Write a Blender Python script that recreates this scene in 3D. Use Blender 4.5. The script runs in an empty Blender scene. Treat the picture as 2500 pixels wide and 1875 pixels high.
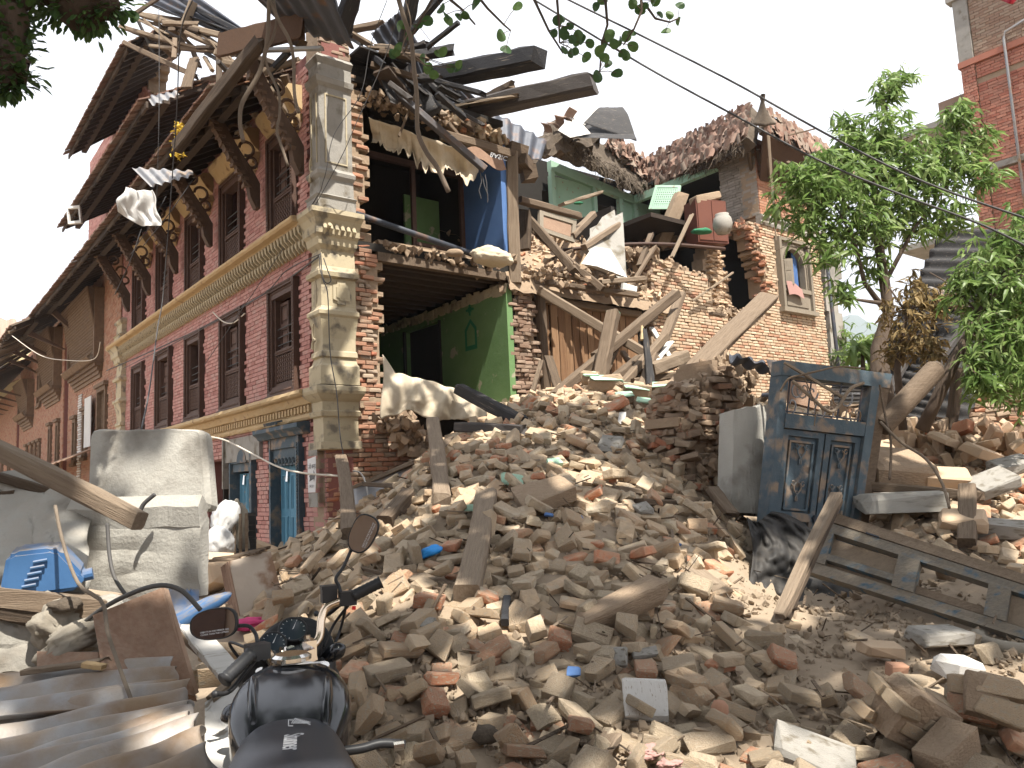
import bpy, math, random
import numpy as np
from mathutils import Vector, Matrix, Euler, noise
R = random.Random(7)
rad = math.radians
sc = bpy.context.scene
COL = sc.collection
# ------------------------------------------------------------------ camera, sky, sun, exposure
FPX = 1944.0; PITCH = rad(7.0); ROLL = rad(2.6)
cam_d = bpy.data.cameras.new('camera'); cam = bpy.data.objects.new('camera', cam_d); COL.objects.link(cam)
cam_d.sensor_width = 36.0; cam_d.lens = FPX / 2500 * 36.0; cam_d.clip_start = 0.05; cam_d.clip_end = 12000
cam.matrix_world = Matrix.Rotation(PITCH, 4, 'X') @ Matrix.Rotation(rad(90), 4, 'X') @ Matrix.Rotation(-ROLL, 4, 'Z')
sc.camera = cam
SUN_AZ = rad(150.0)   # direction towards the sun, clockwise from +Y
SUN_EL = rad(60.0)
world = bpy.data.worlds.new('World'); sc.world = world; world.use_nodes = True
nt = world.node_tree; bg = nt.nodes['Background']
sky = nt.nodes.new('ShaderNodeTexSky'); sky.sky_type = 'NISHITA'; sky.sun_disc = False
sky.sun_elevation = SUN_EL; sky.sun_rotation = SUN_AZ
sky.dust_density = 7.0; sky.air_density = 1.0; sky.ozone_density = 0.6; sky.altitude = 1300
wtc = nt.nodes.new('ShaderNodeTexCoord'); wn = nt.nodes.new('ShaderNodeTexNoise'); wn.inputs['Scale'].default_value = 1.6; wn.inputs['Detail'].default_value = 5
nt.links.new(wtc.outputs['Generated'], wn.inputs[0]); wr = nt.nodes.new('ShaderNodeMapRange'); wr.inputs[1].default_value = .3; wr.inputs[2].default_value = .6; wr.inputs[3].default_value = .8; wr.inputs[4].default_value = .93; nt.links.new(wn.outputs[0], wr.inputs[0])
wm = nt.nodes.new('ShaderNodeMix'); wm.data_type = 'RGBA'; wm.inputs[7].default_value = (5.6, 5.7, 6.0, 1)     # thin white cloud veil
nt.links.new(wr.outputs[0], wm.inputs[0]); nt.links.new(sky.outputs[0], wm.inputs[6]); nt.links.new(wm.outputs[2], bg.inputs[0]); bg.inputs[1].default_value = 0.13
sun_d = bpy.data.lights.new('sun', 'SUN'); sun_d.energy = 5.0; sun_d.angle = rad(0.6); sun_d.color = (1.0, 0.95, 0.86)
sun = bpy.data.objects.new('sun', sun_d); COL.objects.link(sun)
SD = Vector((math.sin(SUN_AZ) * math.cos(SUN_EL), math.cos(SUN_AZ) * math.cos(SUN_EL), math.sin(SUN_EL)))
sun.rotation_euler = SD.to_track_quat('Z', 'Y').to_euler()
sc.view_settings.view_transform = 'Standard'; sc.view_settings.look = 'None'
sc.view_settings.exposure = 1.2; sc.view_settings.gamma = 1.0; sc.view_settings.use_curve_mapping = False
# ------------------------------------------------------------------ photo geometry
def ray(px, py):
    a = (px - 1250) / FPX; b = -(py - 937.5) / FPX
    c, s = math.cos(ROLL), math.sin(ROLL)
    ax = a * c + b * s; bx = -a * s + b * c
    return Vector((ax, math.cos(PITCH) - bx * math.sin(PITCH), math.sin(PITCH) + bx * math.cos(PITCH)))
def P(px, py, Y):
    r = ray(px, py); return r * (Y / r.y)
def pix(p):
    fy = p[1] * math.cos(PITCH) + p[2] * math.sin(PITCH); fz = -p[1] * math.sin(PITCH) + p[2] * math.cos(PITCH)
    if fy < 0.01: return (-9999, -9999)
    a, b = p[0] / fy, fz / fy; c, s = math.cos(ROLL), math.sin(ROLL)
    return 1250 + (a * c - b * s) * FPX, 937.5 - (a * s + b * c) * FPX
TH = rad(38.6)
U = Vector((-math.sin(TH), math.cos(TH), 0)); W = Vector((math.cos(TH), math.sin(TH), 0))
CO = P(795, 1100, 11.0); CO.z = 0
def frame(o, x, y):
    z = Vector((0, 0, 1)); return Matrix(((x.x, y.x, z.x, o.x), (x.y, y.y, z.y, o.y), (x.z, y.z, z.z, o.z), (0, 0, 0, 1)))
F1 = frame(CO, U, -W)      # x = along pink facade (away), y = outwards; inside of the section face is y < 0 (t2 = -y)
F2 = frame(CO, W, U)       # x = along section face (to the right), y = inwards
F1i = F1.inverted(); F2i = F2.inverted()
def on(Fr, axis, val, px, py):     # where the sight line meets the plane local[axis] = val of frame Fr
    Fi = Fr.inverted(); o = Fi @ Vector((0, 0, 0)); d = (Fi.to_3x3() @ ray(px, py)); k = (val - o[axis]) / d[axis]; return Fr @ (o + d * k)
# ------------------------------------------------------------------ mesh building
class MB:
    def __init__(s): s.v = []; s.f = []; s.t = []; s.m = []
    def add(s, vs, fs, t=.5, M=None, mi=0):
        n = len(s.v)
        if M is not None: vs = [M @ Vector(v) for v in vs]
        s.v.extend([tuple(v) for v in vs]); s.f.extend([tuple(i + n for i in f) for f in fs]); s.t.extend([t] * len(fs)); s.m.extend([mi] * len(fs)); return s
    def box(s, x0, x1, y0, y1, z0, z1, t=.5, M=None, mi=0, j=0):
        vs = [(x, y, z) for z in (z0, z1) for y in (y0, y1) for x in (x0, x1)]
        if j: vs = [(a + R.uniform(-j, j), b + R.uniform(-j, j), c + R.uniform(-j, j)) for a, b, c in vs]
        return s.add(vs, [(0, 2, 3, 1), (4, 5, 7, 6), (0, 1, 5, 4), (2, 6, 7, 3), (0, 4, 6, 2), (1, 3, 7, 5)], t, M, mi)
    def cbox(s, c, d, t=.5, M=None, mi=0, j=0):
        return s.box(c[0] - d[0] / 2, c[0] + d[0] / 2, c[1] - d[1] / 2, c[1] + d[1] / 2, c[2] - d[2] / 2, c[2] + d[2] / 2, t, M, mi, j)
    def prism(s, pts, a, b, axis=1, t=.5, M=None, mi=0):     # outline pts (2D) extruded from a to b along axis
        n = len(pts)
        def mk(p, q): return {0: (q, p[0], p[1]), 1: (p[0], q, p[1]), 2: (p[0], p[1], q)}[axis]
        vs = [mk(p, a) for p in pts] + [mk(p, b) for p in pts]
        fs = [tuple(range(n)), tuple(reversed(range(n, 2 * n)))] + [(i, i + n, (i + 1) % n + n, (i + 1) % n) for i in range(n)]
        return s.add(vs, fs, t, M, mi)
    def tube(s, pts, r, n=8, t=.5, M=None, mi=0, cap=True):
        pts = [Vector(p) for p in pts]; k = len(pts)
        rs = r if isinstance(r, (list, tuple)) else [r] * k
        vs = []; a = None
        for i, p in enumerate(pts):
            d = (pts[min(i + 1, k - 1)] - pts[max(i - 1, 0)])
            d = d.normalized() if d.length > 1e-9 else Vector((0, 0, 1))
            if a is None: a = d.orthogonal().normalized()
            else:
                a = (a - d * a.dot(d)); a = a.normalized() if a.length > 1e-6 else d.orthogonal().normalized()
            b = d.cross(a)
            for q in range(n):
                g = 2 * math.pi * q / n; vs.append(p + (a * math.cos(g) + b * math.sin(g)) * rs[i])
        fs = [(i * n + q, i * n + (q + 1) % n, (i + 1) * n + (q + 1) % n, (i + 1) * n + q) for i in range(k - 1) for q in range(n)]
        if cap: fs += [tuple(reversed(range(n))), tuple(range((k - 1) * n, k * n))]
        return s.add(vs, fs, t, M, mi)
    def grid(s, fn, nu, nv, t=.5, thick=0, M=None, mi=0):   # fn(u,v) -> point; thick > 0 gives it a second skin
        vs = [Vector(fn(i / nu, j / nv)) for j in range(nv + 1) for i in range(nu + 1)]
        fs = [(j * (nu + 1) + i, j * (nu + 1) + i + 1, (j + 1) * (nu + 1) + i + 1, (j + 1) * (nu + 1) + i) for j in range(nv) for i in range(nu)]
        if thick:
            n = len(vs); no = [Vector((0, 0, 0)) for _ in vs]
            for f in fs:
                q = (vs[f[1]] - vs[f[0]]).cross(vs[f[3]] - vs[f[0]])
                for i in f: no[i] += q
            vs2 = [v - (q.normalized() if q.length > 1e-12 else Vector((0, 0, 1))) * thick for v, q in zip(vs, no)]
            rim = [i for i in range(nu)] + [nu + j * (nu + 1) for j in range(nv)] + [nv * (nu + 1) + i for i in range(nu, 0, -1)] + [j * (nu + 1) for j in range(nv, 0, -1)]
            fs = fs + [tuple(i + n for i in reversed(f)) for f in fs] + [(rim[i], rim[i] + n, rim[(i + 1) % len(rim)] + n, rim[(i + 1) % len(rim)]) for i in range(len(rim))]
            vs = vs + vs2
        return s.add(vs, fs, t, M, mi)
    def lathe(s, prof, n=16, t=.5, M=None, mi=0):   # prof = [(r,z)]
        vs = [(r * math.cos(2 * math.pi * q / n), r * math.sin(2 * math.pi * q / n), z) for r, z in prof for q in range(n)]
        k = len(prof); fs = [(i * n + q, i * n + (q + 1) % n, (i + 1) * n + (q + 1) % n, (i + 1) * n + q) for i in range(k - 1) for q in range(n)]
        fs += [tuple(reversed(range(n))), tuple(range((k - 1) * n, k * n))]
        return s.add(vs, fs, t, M, mi)
    def mesh(s, name, mats, smooth=False):
        me = bpy.data.meshes.new(name); me.from_pydata(s.v, [], s.f)
        for m in (mats if isinstance(mats, (list, tuple)) else [mats]): me.materials.append(m)
        if s.f:
            a = me.attributes.new('tint', 'FLOAT', 'FACE'); a.data.foreach_set('value', s.t)
            if any(s.m): me.polygons.foreach_set('material_index', s.m)
            if smooth: me.polygons.foreach_set('use_smooth', [True] * len(s.f))
        me.update(); return me
LOCAL = {}
def LM(o): return LOCAL.get(o.name, Matrix()).copy()
def link(name, data, parent=None, M=None):
    o = bpy.data.objects.new(name, data); COL.objects.link(o)
    if parent is not None: o.parent = parent
    if M is not None: o.matrix_local = M; LOCAL[o.name] = M.copy()
    return o
def tag(o, label, cat, group=None, kind=None):
    if label: o['label'] = label
    if cat: o['category'] = cat
    if group: o['group'] = group
    if kind: o['kind'] = kind
    return o
def thing(name, label, cat, M=None, group=None): return tag(link(name, None, None, M or Matrix()), label, cat, group)
def part(name, mb, mat, parent, M=None, smooth=False, label=None, kind=None):
    o = link(name, mb.mesh(name, mat, smooth), parent, M)
    if label: o['label'] = label
    if kind: o['kind'] = kind
    return o
def solo(name, mb, mat, label, cat, M=None, smooth=False, group=None, kind=None):
    return tag(link(name, mb.mesh(name, mat, smooth), None, M or Matrix()), label, cat, group, kind)
def rel(parent, M): return LM(parent).inverted() @ M
NP = {}
def mesh_np(me):
    if me.name not in NP:
        v = np.empty(len(me.vertices) * 3); me.vertices.foreach_get('co', v); v = v.reshape(-1, 3)
        NP[me.name] = (v, [tuple(p.vertices) for p in me.polygons], me.attributes['tint'].data[0].value)
    return NP[me.name]
def pieces(name, parent, items, meshes, mat, limit=300, size=None, joined=None, toplevel=None, base=Matrix()):
    """items: (Matrix local to parent, mesh index). The `limit` that show largest become objects, the rest one joined part."""
    def score(it):
        p = base @ it[0].to_translation(); x, y = pix(p)
        vis = 1 if (-60 < x < 2560 and -60 < y < 1935) else .05
        return vis * it[0].median_scale / max(p.length, .1)
    items = sorted(items, key=score, reverse=True)
    for M, k in items[:limit]:
        o = link(name, meshes[k % len(meshes)], parent, M)
        if toplevel: tag(o, *toplevel)
    rest = items[limit:]
    if rest:
        V = []; Fc = []; T = []; n = 0
        for M, k in rest:
            v, fs, t = mesh_np(meshes[k % len(meshes)]); A = np.array(M)
            V.append(v @ A[:3, :3].T + A[:3, 3]); Fc += [tuple(i + n for i in f) for f in fs]; T += [t] * len(fs); n += len(v)
        me = bpy.data.meshes.new(joined or name); me.from_pydata(np.concatenate(V).tolist(), [], Fc)
        me.materials.append(mat); a = me.attributes.new('tint', 'FLOAT', 'FACE'); a.data.foreach_set('value', T)
        o = link(joined or name, me, parent); o['kind'] = 'stuff'
        return o
def TRS(loc, rot=(0, 0, 0), s=(1, 1, 1)):
    return Matrix.Translation(loc) @ Euler(rot).to_matrix().to_4x4() @ Matrix.Diagonal((s[0], s[1], s[2], 1))
# ------------------------------------------------------------------ materials
def lin(h): return tuple(((int(h[i:i + 2], 16) / 255) ** 2.2) for i in (0, 2, 4)) + (1,)
MAT = {}
def material(name, cols, rough=.85, scale=8, var=.35, bump=.3, bscale=60, stretch=(1, 1, 1), dust=0, dustc=(.36, .29, .22, 1), metal=0, spec=.3, spots=None, coat=0, trans=0, crack=0):
    """cols: colours picked by the 'tint' attribute of each piece; noise adds stains; dust settles on upward faces."""
    m = bpy.data.materials.new(name); m.use_nodes = True; t = m.node_tree; N = t.nodes; L = t.links
    b = N['Principled BSDF']; b.inputs['Roughness'].default_value = rough; b.inputs['Metallic'].default_value = metal
    b.inputs['Specular IOR Level'].default_value = spec
    if coat: b.inputs['Coat Weight'].default_value = coat; b.inputs['Coat Roughness'].default_value = .04
    tc = N.new('ShaderNodeTexCoord'); mp = N.new('ShaderNodeMapping'); mp.inputs['Scale'].default_value = stretch; L.new(tc.outputs['Object'], mp.inputs[0])
    at = N.new('ShaderNodeAttribute'); at.attribute_name = 'tint'
    oi = N.new('ShaderNodeObjectInfo')
    add = N.new('ShaderNodeVectorMath'); add.operation = 'ADD'; L.new(mp.outputs[0], add.inputs[0])
    cmb = N.new('ShaderNodeMath'); cmb.operation = 'MULTIPLY'; cmb.inputs[1].default_value = 37.0; L.new(oi.outputs['Random'], cmb.inputs[0]); L.new(cmb.outputs[0], add.inputs[1])
    n1 = N.new('ShaderNodeTexNoise'); n1.inputs['Scale'].default_value = scale; n1.inputs['Detail'].default_value = 6; n1.inputs['Roughness'].default_value = .65; L.new(add.outputs[0], n1.inputs[0])
    mm = N.new('ShaderNodeMath'); mm.operation = 'MULTIPLY_ADD'; L.new(n1.outputs[0], mm.inputs[0]); mm.inputs[1].default_value = var * 2; L.new(at.outputs['Fac'], mm.inputs[2])
    sub = N.new('ShaderNodeMath'); sub.operation = 'SUBTRACT'; L.new(mm.outputs[0], sub.inputs[0]); sub.inputs[1].default_value = var
    rp = N.new('ShaderNodeValToRGB'); L.new(sub.outputs[0], rp.inputs[0])
    cr = rp.color_ramp; k = len(cols)
    while len(cr.elements) < k: cr.elements.new(.5)
    for i, c in enumerate(cols): cr.elements[i].position = i / (k - 1) if k > 1 else 0; cr.elements[i].color = c if len(c) == 4 else tuple(c) + (1,)
    out = rp.outputs[0]
    if spots:     # (colour, scale, threshold, softness) patches of wear with their own shape
        n2 = N.new('ShaderNodeTexNoise'); n2.inputs['Scale'].default_value = spots[1]; n2.inputs['Detail'].default_value = 5; L.new(add.outputs[0], n2.inputs[0])
        mr = N.new('ShaderNodeMapRange'); mr.inputs[1].default_value = spots[2]; mr.inputs[2].default_value = spots[2] + spots[3]; L.new(n2.outputs[0], mr.inputs[0])
        mx = N.new('ShaderNodeMix'); mx.data_type = 'RGBA'; L.new(mr.outputs[0], mx.inputs[0]); L.new(out, mx.inputs[6]); mx.inputs[7].default_value = spots[0]; out = mx.outputs[2]
    if dust:
        ge = N.new('ShaderNodeNewGeometry'); sx = N.new('ShaderNodeSeparateXYZ'); L.new(ge.outputs['Normal'], sx.inputs[0])
        mr = N.new('ShaderNodeMapRange'); mr.inputs[1].default_value = -.1; mr.inputs[2].default_value = .85; mr.inputs[4].default_value = dust; L.new(sx.outputs['Z'], mr.inputs[0])
        n3 = N.new('ShaderNodeMath'); n3.operation = 'MULTIPLY'; L.new(mr.outputs[0], n3.inputs[0]); mr2 = N.new('ShaderNodeMapRange'); mr2.inputs[1].default_value = .38; mr2.inputs[2].default_value = .58; mr2.inputs[3].default_value = .15; n4 = N.new('ShaderNodeTexNoise'); n4.inputs['Scale'].default_value = scale * 3.3; n4.inputs['Detail'].default_value = 7; L.new(add.outputs[0], n4.inputs[0]); L.new(n4.outputs[0], mr2.inputs[0]); L.new(mr2.outputs[0], n3.inputs[1])
        mx = N.new('ShaderNodeMix'); mx.data_type = 'RGBA'; L.new(n3.outputs[0], mx.inputs[0]); L.new(out, mx.inputs[6]); mx.inputs[7].default_value = dustc; out = mx.outputs[2]
    L.new(out, b.inputs['Base Color'])
    if bump:
        nb = N.new('ShaderNodeTexNoise'); nb.inputs['Scale'].default_value = bscale; nb.inputs['Detail'].default_value = 8; nb.inputs['Roughness'].default_value = .7; L.new(add.outputs[0], nb.inputs[0])
        src = nb.outputs[0]
        if crack:
            vo = N.new('ShaderNodeTexVoronoi'); vo.feature = 'DISTANCE_TO_EDGE'; vo.inputs['Scale'].default_value = crack; L.new(add.outputs[0], vo.inputs[0])
            ma = N.new('ShaderNodeMath'); ma.operation = 'ADD'; L.new(src, ma.inputs[0]); L.new(vo.outputs[0], ma.inputs[1]); src = ma.outputs[0]
        bp = N.new('ShaderNodeBump'); bp.inputs['Strength'].default_value = bump; bp.inputs['Distance'].default_value = .012; L.new(src, bp.inputs['Height']); L.new(bp.outputs[0], b.inputs['Normal'])
    if trans:
        tr = N.new('ShaderNodeBsdfTranslucent'); L.new(out, tr.inputs[0]); ms = N.new('ShaderNodeMixShader'); ms.inputs[0].default_value = trans
        L.new(b.outputs[0], ms.inputs[1]); L.new(tr.outputs[0], ms.inputs[2]); L.new(ms.outputs[0], N['Material Output'].inputs[0])
    MAT[name] = m; return m
def glassy(name, col, rough, metal=1.0):
    m = bpy.data.materials.new(name); m.use_nodes = True; b = m.node_tree.nodes['Principled BSDF']
    b.inputs['Base Color'].default_value = col; b.inputs['Roughness'].default_value = rough; b.inputs['Metallic'].default_value = metal; MAT[name] = m; return m
DUSTC = (.33, .255, .185, 1)
m_rub = material('rubble_brick', [(.46, .16, .08), (.42, .23, .14), (.40, .275, .175), (.45, .335, .22), (.34, .27, .19), (.50, .41, .29)], .94, 9, .34, .9, 38, dust=.55, dustc=(.36, .28, .20, 1), spots=((.40, .335, .25, 1), 7, .57, .06), crack=14)
m_pink = material('pink_painted_brick', [(.30, .135, .115), (.38, .19, .165), (.41, .215, .185), (.37, .22, .19)], .85, 3, .45, .35, 60, spots=((.55, .42, .40, 1), 22, .66, .08))
m_raw = material('raw_facing_brick', [(.35, .185, .12), (.41, .28, .185), (.44, .33, .225), (.46, .365, .26), (.36, .28, .20)], .9, 6, .25, .4, 60)
m_old = material('old_weathered_brick', [(.20, .12, .085), (.25, .17, .12), (.27, .20, .15), (.22, .14, .10), (.30, .24, .18)], .92, 6, .25, .4, 60)
m_orange = material('orange_brick', [(.28, .12, .07), (.35, .18, .11), (.36, .20, .13), (.28, .16, .11)], .88, 5, .25, .3, 60)
m_mud = material('mud_mortar', [(.20, .14, .095), (.28, .205, .14), (.33, .25, .175)], .97, 5, .5, .9, 25, crack=9)
m_mudpink = material('pink_mortar', [(.15, .065, .055), (.24, .10, .085)], .95, 6, .5, .5, 40)
m_cream = material('cream_stucco', [(.28, .235, .16), (.39, .33, .22), (.42, .37, .27)], .85, 4, .45, .4, 40, spots=((.15, .13, .10, 1), 5, .53, .14), dust=.35)
m_ochre = material('ochre_stucco', [(.30, .205, .11), (.42, .30, .16), (.44, .345, .215)], .85, 4, .45, .4, 40, spots=((.22, .14, .08, 1), 6, .6, .12))
m_gplast = material('grey_plaster', [(.19, .18, .16), (.26, .245, .22), (.32, .30, .265)], .9, 5, .55, .6, 30, spots=((.14, .12, .09, 1), 4, .53, .14))  # greys toned down for shade on the upper pilaster; spots are stains
m_green = material('green_distemper', [(.085, .165, .06), (.12, .215, .085), (.155, .25, .115)], .85, 2.2, .6, .3, 18, spots=((.30, .29, .2, 1), 3.2, .62, .03))
m_mint = material('mint_paint', [(.22, .37, .26), (.30, .46, .34), (.35, .50, .39)], .75, 4, .4, .2, 30, spots=((.30, .27, .2, 1), 7, .64, .04))
m_blue = material('blue_distemper', [(.05, .11, .25), (.075, .15, .33), (.10, .19, .38)], .8, 3, .4, .1, 30)
m_carve = material('carved_dark_wood', [(.045, .025, .018), (.075, .04, .028), (.115, .065, .045)], .6, 10, .45, .6, 90)
m_strut = material('old_strut_wood', [(.05, .03, .02), (.085, .05, .032), (.13, .08, .05)], .75, 8, .5, .6, 70, stretch=(1, 1, .4))
m_wood = material('weathered_timber', [(.04, .028, .02), (.095, .066, .044), (.165, .12, .083), (.25, .195, .14)], .88, 4, .42, 1.0, 16, stretch=(.45, 9, 9), dust=.22, dustc=(.36, .28, .2, 1))
m_woodz = material('weathered_boards', [(.06, .035, .02), (.17, .09, .045), (.26, .155, .085), (.30, .21, .13)], .88, 4, .45, 1.0, 16, stretch=(9, 9, .5))
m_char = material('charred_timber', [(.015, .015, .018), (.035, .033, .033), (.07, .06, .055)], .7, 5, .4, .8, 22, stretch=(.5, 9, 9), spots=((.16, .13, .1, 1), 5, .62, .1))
m_soffit = material('soffit_boards', [(.045, .028, .018), (.09, .05, .03), (.21, .105, .055)], .85, 5, .3, .4, 25, stretch=(6, .6, 6))  # dark and orange tones carry eave shade and bounced light
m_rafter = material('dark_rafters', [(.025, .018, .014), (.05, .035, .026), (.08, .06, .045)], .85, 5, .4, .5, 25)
m_tile = material('clay_roof_tile', [(.10, .06, .045), (.20, .11, .08), (.25, .17, .13), (.18, .145, .115)], .9, 8, .3, .4, 50, dust=.3)
m_thatch = material('mud_and_thatch', [(.05, .038, .028), (.10, .078, .058), (.18, .145, .11)], .97, 9, .5, 1.0, 20)
m_tin = material('weathered_tin', [(.14, .145, .155), (.24, .245, .26), (.32, .31, .29)], .5, 4, .5, .25, 12, metal=.35, spots=((.30, .19, .11, 1), 3, .5, .2), dust=.25)
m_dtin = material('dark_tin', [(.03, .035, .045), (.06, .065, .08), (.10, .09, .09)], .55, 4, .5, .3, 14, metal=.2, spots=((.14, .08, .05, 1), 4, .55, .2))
m_btim = material('blue_painted_wood', [(.03, .05, .068), (.05, .078, .10), (.08, .11, .13)], .7, 5, .4, .5, 25, spots=((.20, .15, .11, 1), 5, .52, .12), dust=.35)
m_bdoor = material('bright_blue_door', [(.05, .14, .22), (.08, .21, .30), (.12, .27, .37)], .6, 5, .4, .3, 25, spots=((.30, .28, .25, 1), 5, .64, .1))
m_fade = material('faded_blue_weathered_wood', [(.09, .075, .06), (.10, .105, .10), (.16, .14, .11), (.22, .19, .15)], .85, 4, .4, .7, 20, stretch=(.6, 5, 5), dust=.3, spots=((.06, .11, .15, 1), 3, .56, .1))
m_conc = material('rough_concrete', [(.24, .23, .20), (.34, .325, .29), (.40, .385, .345)], .92, 3.2, .5, .6, 45, spots=((.12, .105, .085, 1), 2.3, .54, .16), dust=.2)
m_cloth = material('white_cloth', [(.40, .39, .37), (.58, .57, .55), (.68, .67, .66)], .9, 4, .4, .3, 20, trans=.15)
m_canvas = material('cream_canvas', [(.30, .245, .17), (.46, .39, .29), (.56, .49, .38)], .92, 4, .5, .35, 30, spots=((.30, .23, .15, 1), 4, .6, .2))
m_sack = material('dirty_sack', [(.17, .145, .11), (.25, .22, .175), (.33, .30, .25)], .95, 5, .5, .5, 60)
m_jerry = material('blue_plastic', [(.035, .09, .20), (.05, .13, .28), (.07, .17, .34)], .55, 3, .5, .1, 30, dust=.85, dustc=(.22, .19, .16, 1), spots=((.22, .19, .16, 1), 3, .55, .2))
m_blackp = material('black_plastic', [(.015, .015, .016), (.03, .03, .032)], .45, 6, .4, .08, 80)
m_tank = material('black_gloss_paint', [(.006, .007, .009), (.010, .011, .014)], .13, 6, .4, 0, 80, spec=.5)
m_seat = material('black_vinyl', [(.020, .022, .028), (.032, .035, .043)], .42, 6, .4, .12, 160)
m_rubber = material('rubber', [(.02, .02, .02), (.04, .038, .035)], .7, 8, .4, .3, 60, dust=.3)
m_chrome = glassy('chrome', (.75, .72, .68, 1), .14)
m_brass = glassy('dull_handlebar_chrome', (.60, .48, .36, 1), .2)
m_mirror = glassy('mirror_glass', (.62, .62, .64, 1), .02)
m_print = material('print_grey', [(.45, .45, .46), (.6, .6, .6)], .7, 5, .1, 0)
m_black = material('black_ink', [(.03, .03, .035), (.06, .06, .065)], .8, 5, .1, 0)
m_bark = material('tree_bark', [(.04, .028, .02), (.09, .065, .048), (.16, .125, .095)], .95, 9, .5, .9, 30, stretch=(1, 1, .3))
m_leaf = material('green_leaf', [(.07, .125, .035), (.13, .21, .055), (.20, .29, .085), (.30, .38, .15)], .4, 6, .1, 0, trans=.5)
m_leafd = material('dark_leaf', [(.03, .065, .025), (.05, .10, .03), (.085, .15, .04)], .5, 6, .1, 0, trans=.35)
m_dryleaf = material('dry_leaf', [(.12, .10, .04), (.22, .15, .06), (.28, .20, .09)], .7, 6, .1, 0, trans=.3)
m_ground = material('dusty_earth', [(.19, .145, .10), (.27, .21, .15), (.33, .265, .195)], .98, 2.2, .5, .9, 16, crack=7)
m_wire = material('old_cable', [(.04, .04, .045), (.08, .075, .07)], .6, 5, .2, 0)
m_pale = material('pale_cable', [(.45, .40, .33), (.6, .55, .47)], .7, 5, .3, 0)
m_dark = material('interior_shade_black', [(.018, .016, .014), (.03, .026, .022)], .95, 4, .4, .1)  # near-black colour painting the shade inside rooms and openings
m_chip = material('chipboard', [(.15, .085, .055), (.23, .14, .095), (.30, .20, .14)], .93, 14, .5, .5, 50, dust=.25)
m_paint = material('chipped_white_paint', [(.38, .365, .335), (.50, .48, .45), (.58, .57, .54)], .7, 4, .4, .3, 20, stretch=(6, .8, 6), spots=((.28, .24, .19, 1), 5, .62, .04))
m_pinkc = material('magenta_cloth', [(.40, .04, .12), (.55, .06, .18)], .9, 6, .4, .2, 30)
m_yel = material('yellow_tinsel', [(.40, .26, .02), (.62, .42, .04)], .55, 9, .4, .3, 30)
m_purp = material('faded_pink_fabric', [(.30, .17, .15), (.42, .25, .22)], .95, 6, .4, .4, 30)
m_ywall = material('pale_yellow_plaster', [(.55, .46, .26), (.65, .56, .34)], .85, 2, .5, .2, 20)
m_hill = material('wooded_hillside', [(.035, .06, .03), (.06, .09, .04)], .95, .02, .5, 0)
def bevel_brick(seed, tint, broken=0, j=.035, sub=0):
    """unit brick (1 x 1 x 1 before scaling) with chamfered, chipped edges"""
    r = random.Random(seed); c = .10; vs = []; cx = .028; cy = .05; cz = .10
    for sx in (-1, 1):
        for sy in (-1, 1):
            for sz in (-1, 1):
                k = 1 + r.uniform(0, 3.2) * (r.random() < .4)
                for a in range(3):
                    q = [sx * .5, sy * .5, sz * .5]; cc = (cx * k, cy * k, cz * k)
                    for b in range(3):
                        if b != a: q[b] -= (1 if q[b] > 0 else -1) * cc[b]
                    vs.append([q[0] + r.uniform(-j, j) * .4, q[1] + r.uniform(-j, j), q[2] + r.uniform(-j, j) * 1.2])
    if broken:
        cut = r.uniform(-.1, .25); s1 = r.uniform(-.35, .35); s2 = r.uniform(-.3, .3)
        for v in vs:
            lim = cut + s1 * v[1] + s2 * v[2] + r.uniform(-.03, .03)
            if v[0] > lim: v[0] = lim - (.5 - v[0]) * .15
    import bmesh
    bm = bmesh.new()
    for v in vs: bm.verts.new(v)
    bmesh.ops.convex_hull(bm, input=bm.verts)
    bm.verts.ensure_lookup_table(); bm.verts.index_update()
    keep = [v for v in bm.verts if v.link_faces]; ix = {v: i for i, v in enumerate(keep)}
    mb = MB(); mb.add([v.co.copy() for v in keep], [tuple(ix[v] for v in f.verts) for f in bm.faces], tint); bm.free(); return mb
# ================================================================== helpers for masonry
def cell_wall(xs, zs, solid, y0, y1, mb, t=.5):
    """solid wall of grid cells between y0 and y1; faces only where the neighbour is empty"""
    nx, nz = len(xs) - 1, len(zs) - 1
    S = [[solid((xs[i] + xs[i + 1]) / 2, (zs[k] + zs[k + 1]) / 2) for k in range(nz)] for i in range(nx)]
    g = lambda i, k: 0 <= i < nx and 0 <= k < nz and S[i][k]
    for i in range(nx):
        for k in range(nz):
            if not S[i][k]: continue
            a, b, c, d = xs[i], xs[i + 1], zs[k], zs[k + 1]
            mb.add([(a, y0, c), (b, y0, c), (b, y0, d), (a, y0, d)], [(0, 1, 2, 3)], t)
            mb.add([(a, y1, c), (b, y1, c), (b, y1, d), (a, y1, d)], [(3, 2, 1, 0)], t)
            if not g(i - 1, k): mb.add([(a, y0, c), (a, y1, c), (a, y1, d), (a, y0, d)], [(0, 3, 2, 1)], t)
            if not g(i + 1, k): mb.add([(b, y0, c), (b, y1, c), (b, y1, d), (b, y0, d)], [(0, 1, 2, 3)], t)
            if not g(i, k - 1): mb.add([(a, y0, c), (b, y0, c), (b, y1, c), (a, y1, c)], [(3, 2, 1, 0)], t)
            if not g(i, k + 1): mb.add([(a, y0, d), (b, y0, d), (b, y1, d), (a, y1, d)], [(0, 1, 2, 3)], t)
    return mb
def frange(a, b, st):
    n = max(1, round((b - a) / st)); return [a + (b - a) * i / n for i in range(n + 1)]
def brick_proto(tag_, mat, seeds=6, j=.02, tints=None):
    out = []
    for i in range(seeds):
        mb = MB(); mb.cbox((0, 0, 0), (1, 1, 1), (tints[i % len(tints)] if tints else (i + .5) / seeds), j=j); out.append(mb.mesh('brick_' + tag_, mat))
    return out
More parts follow.
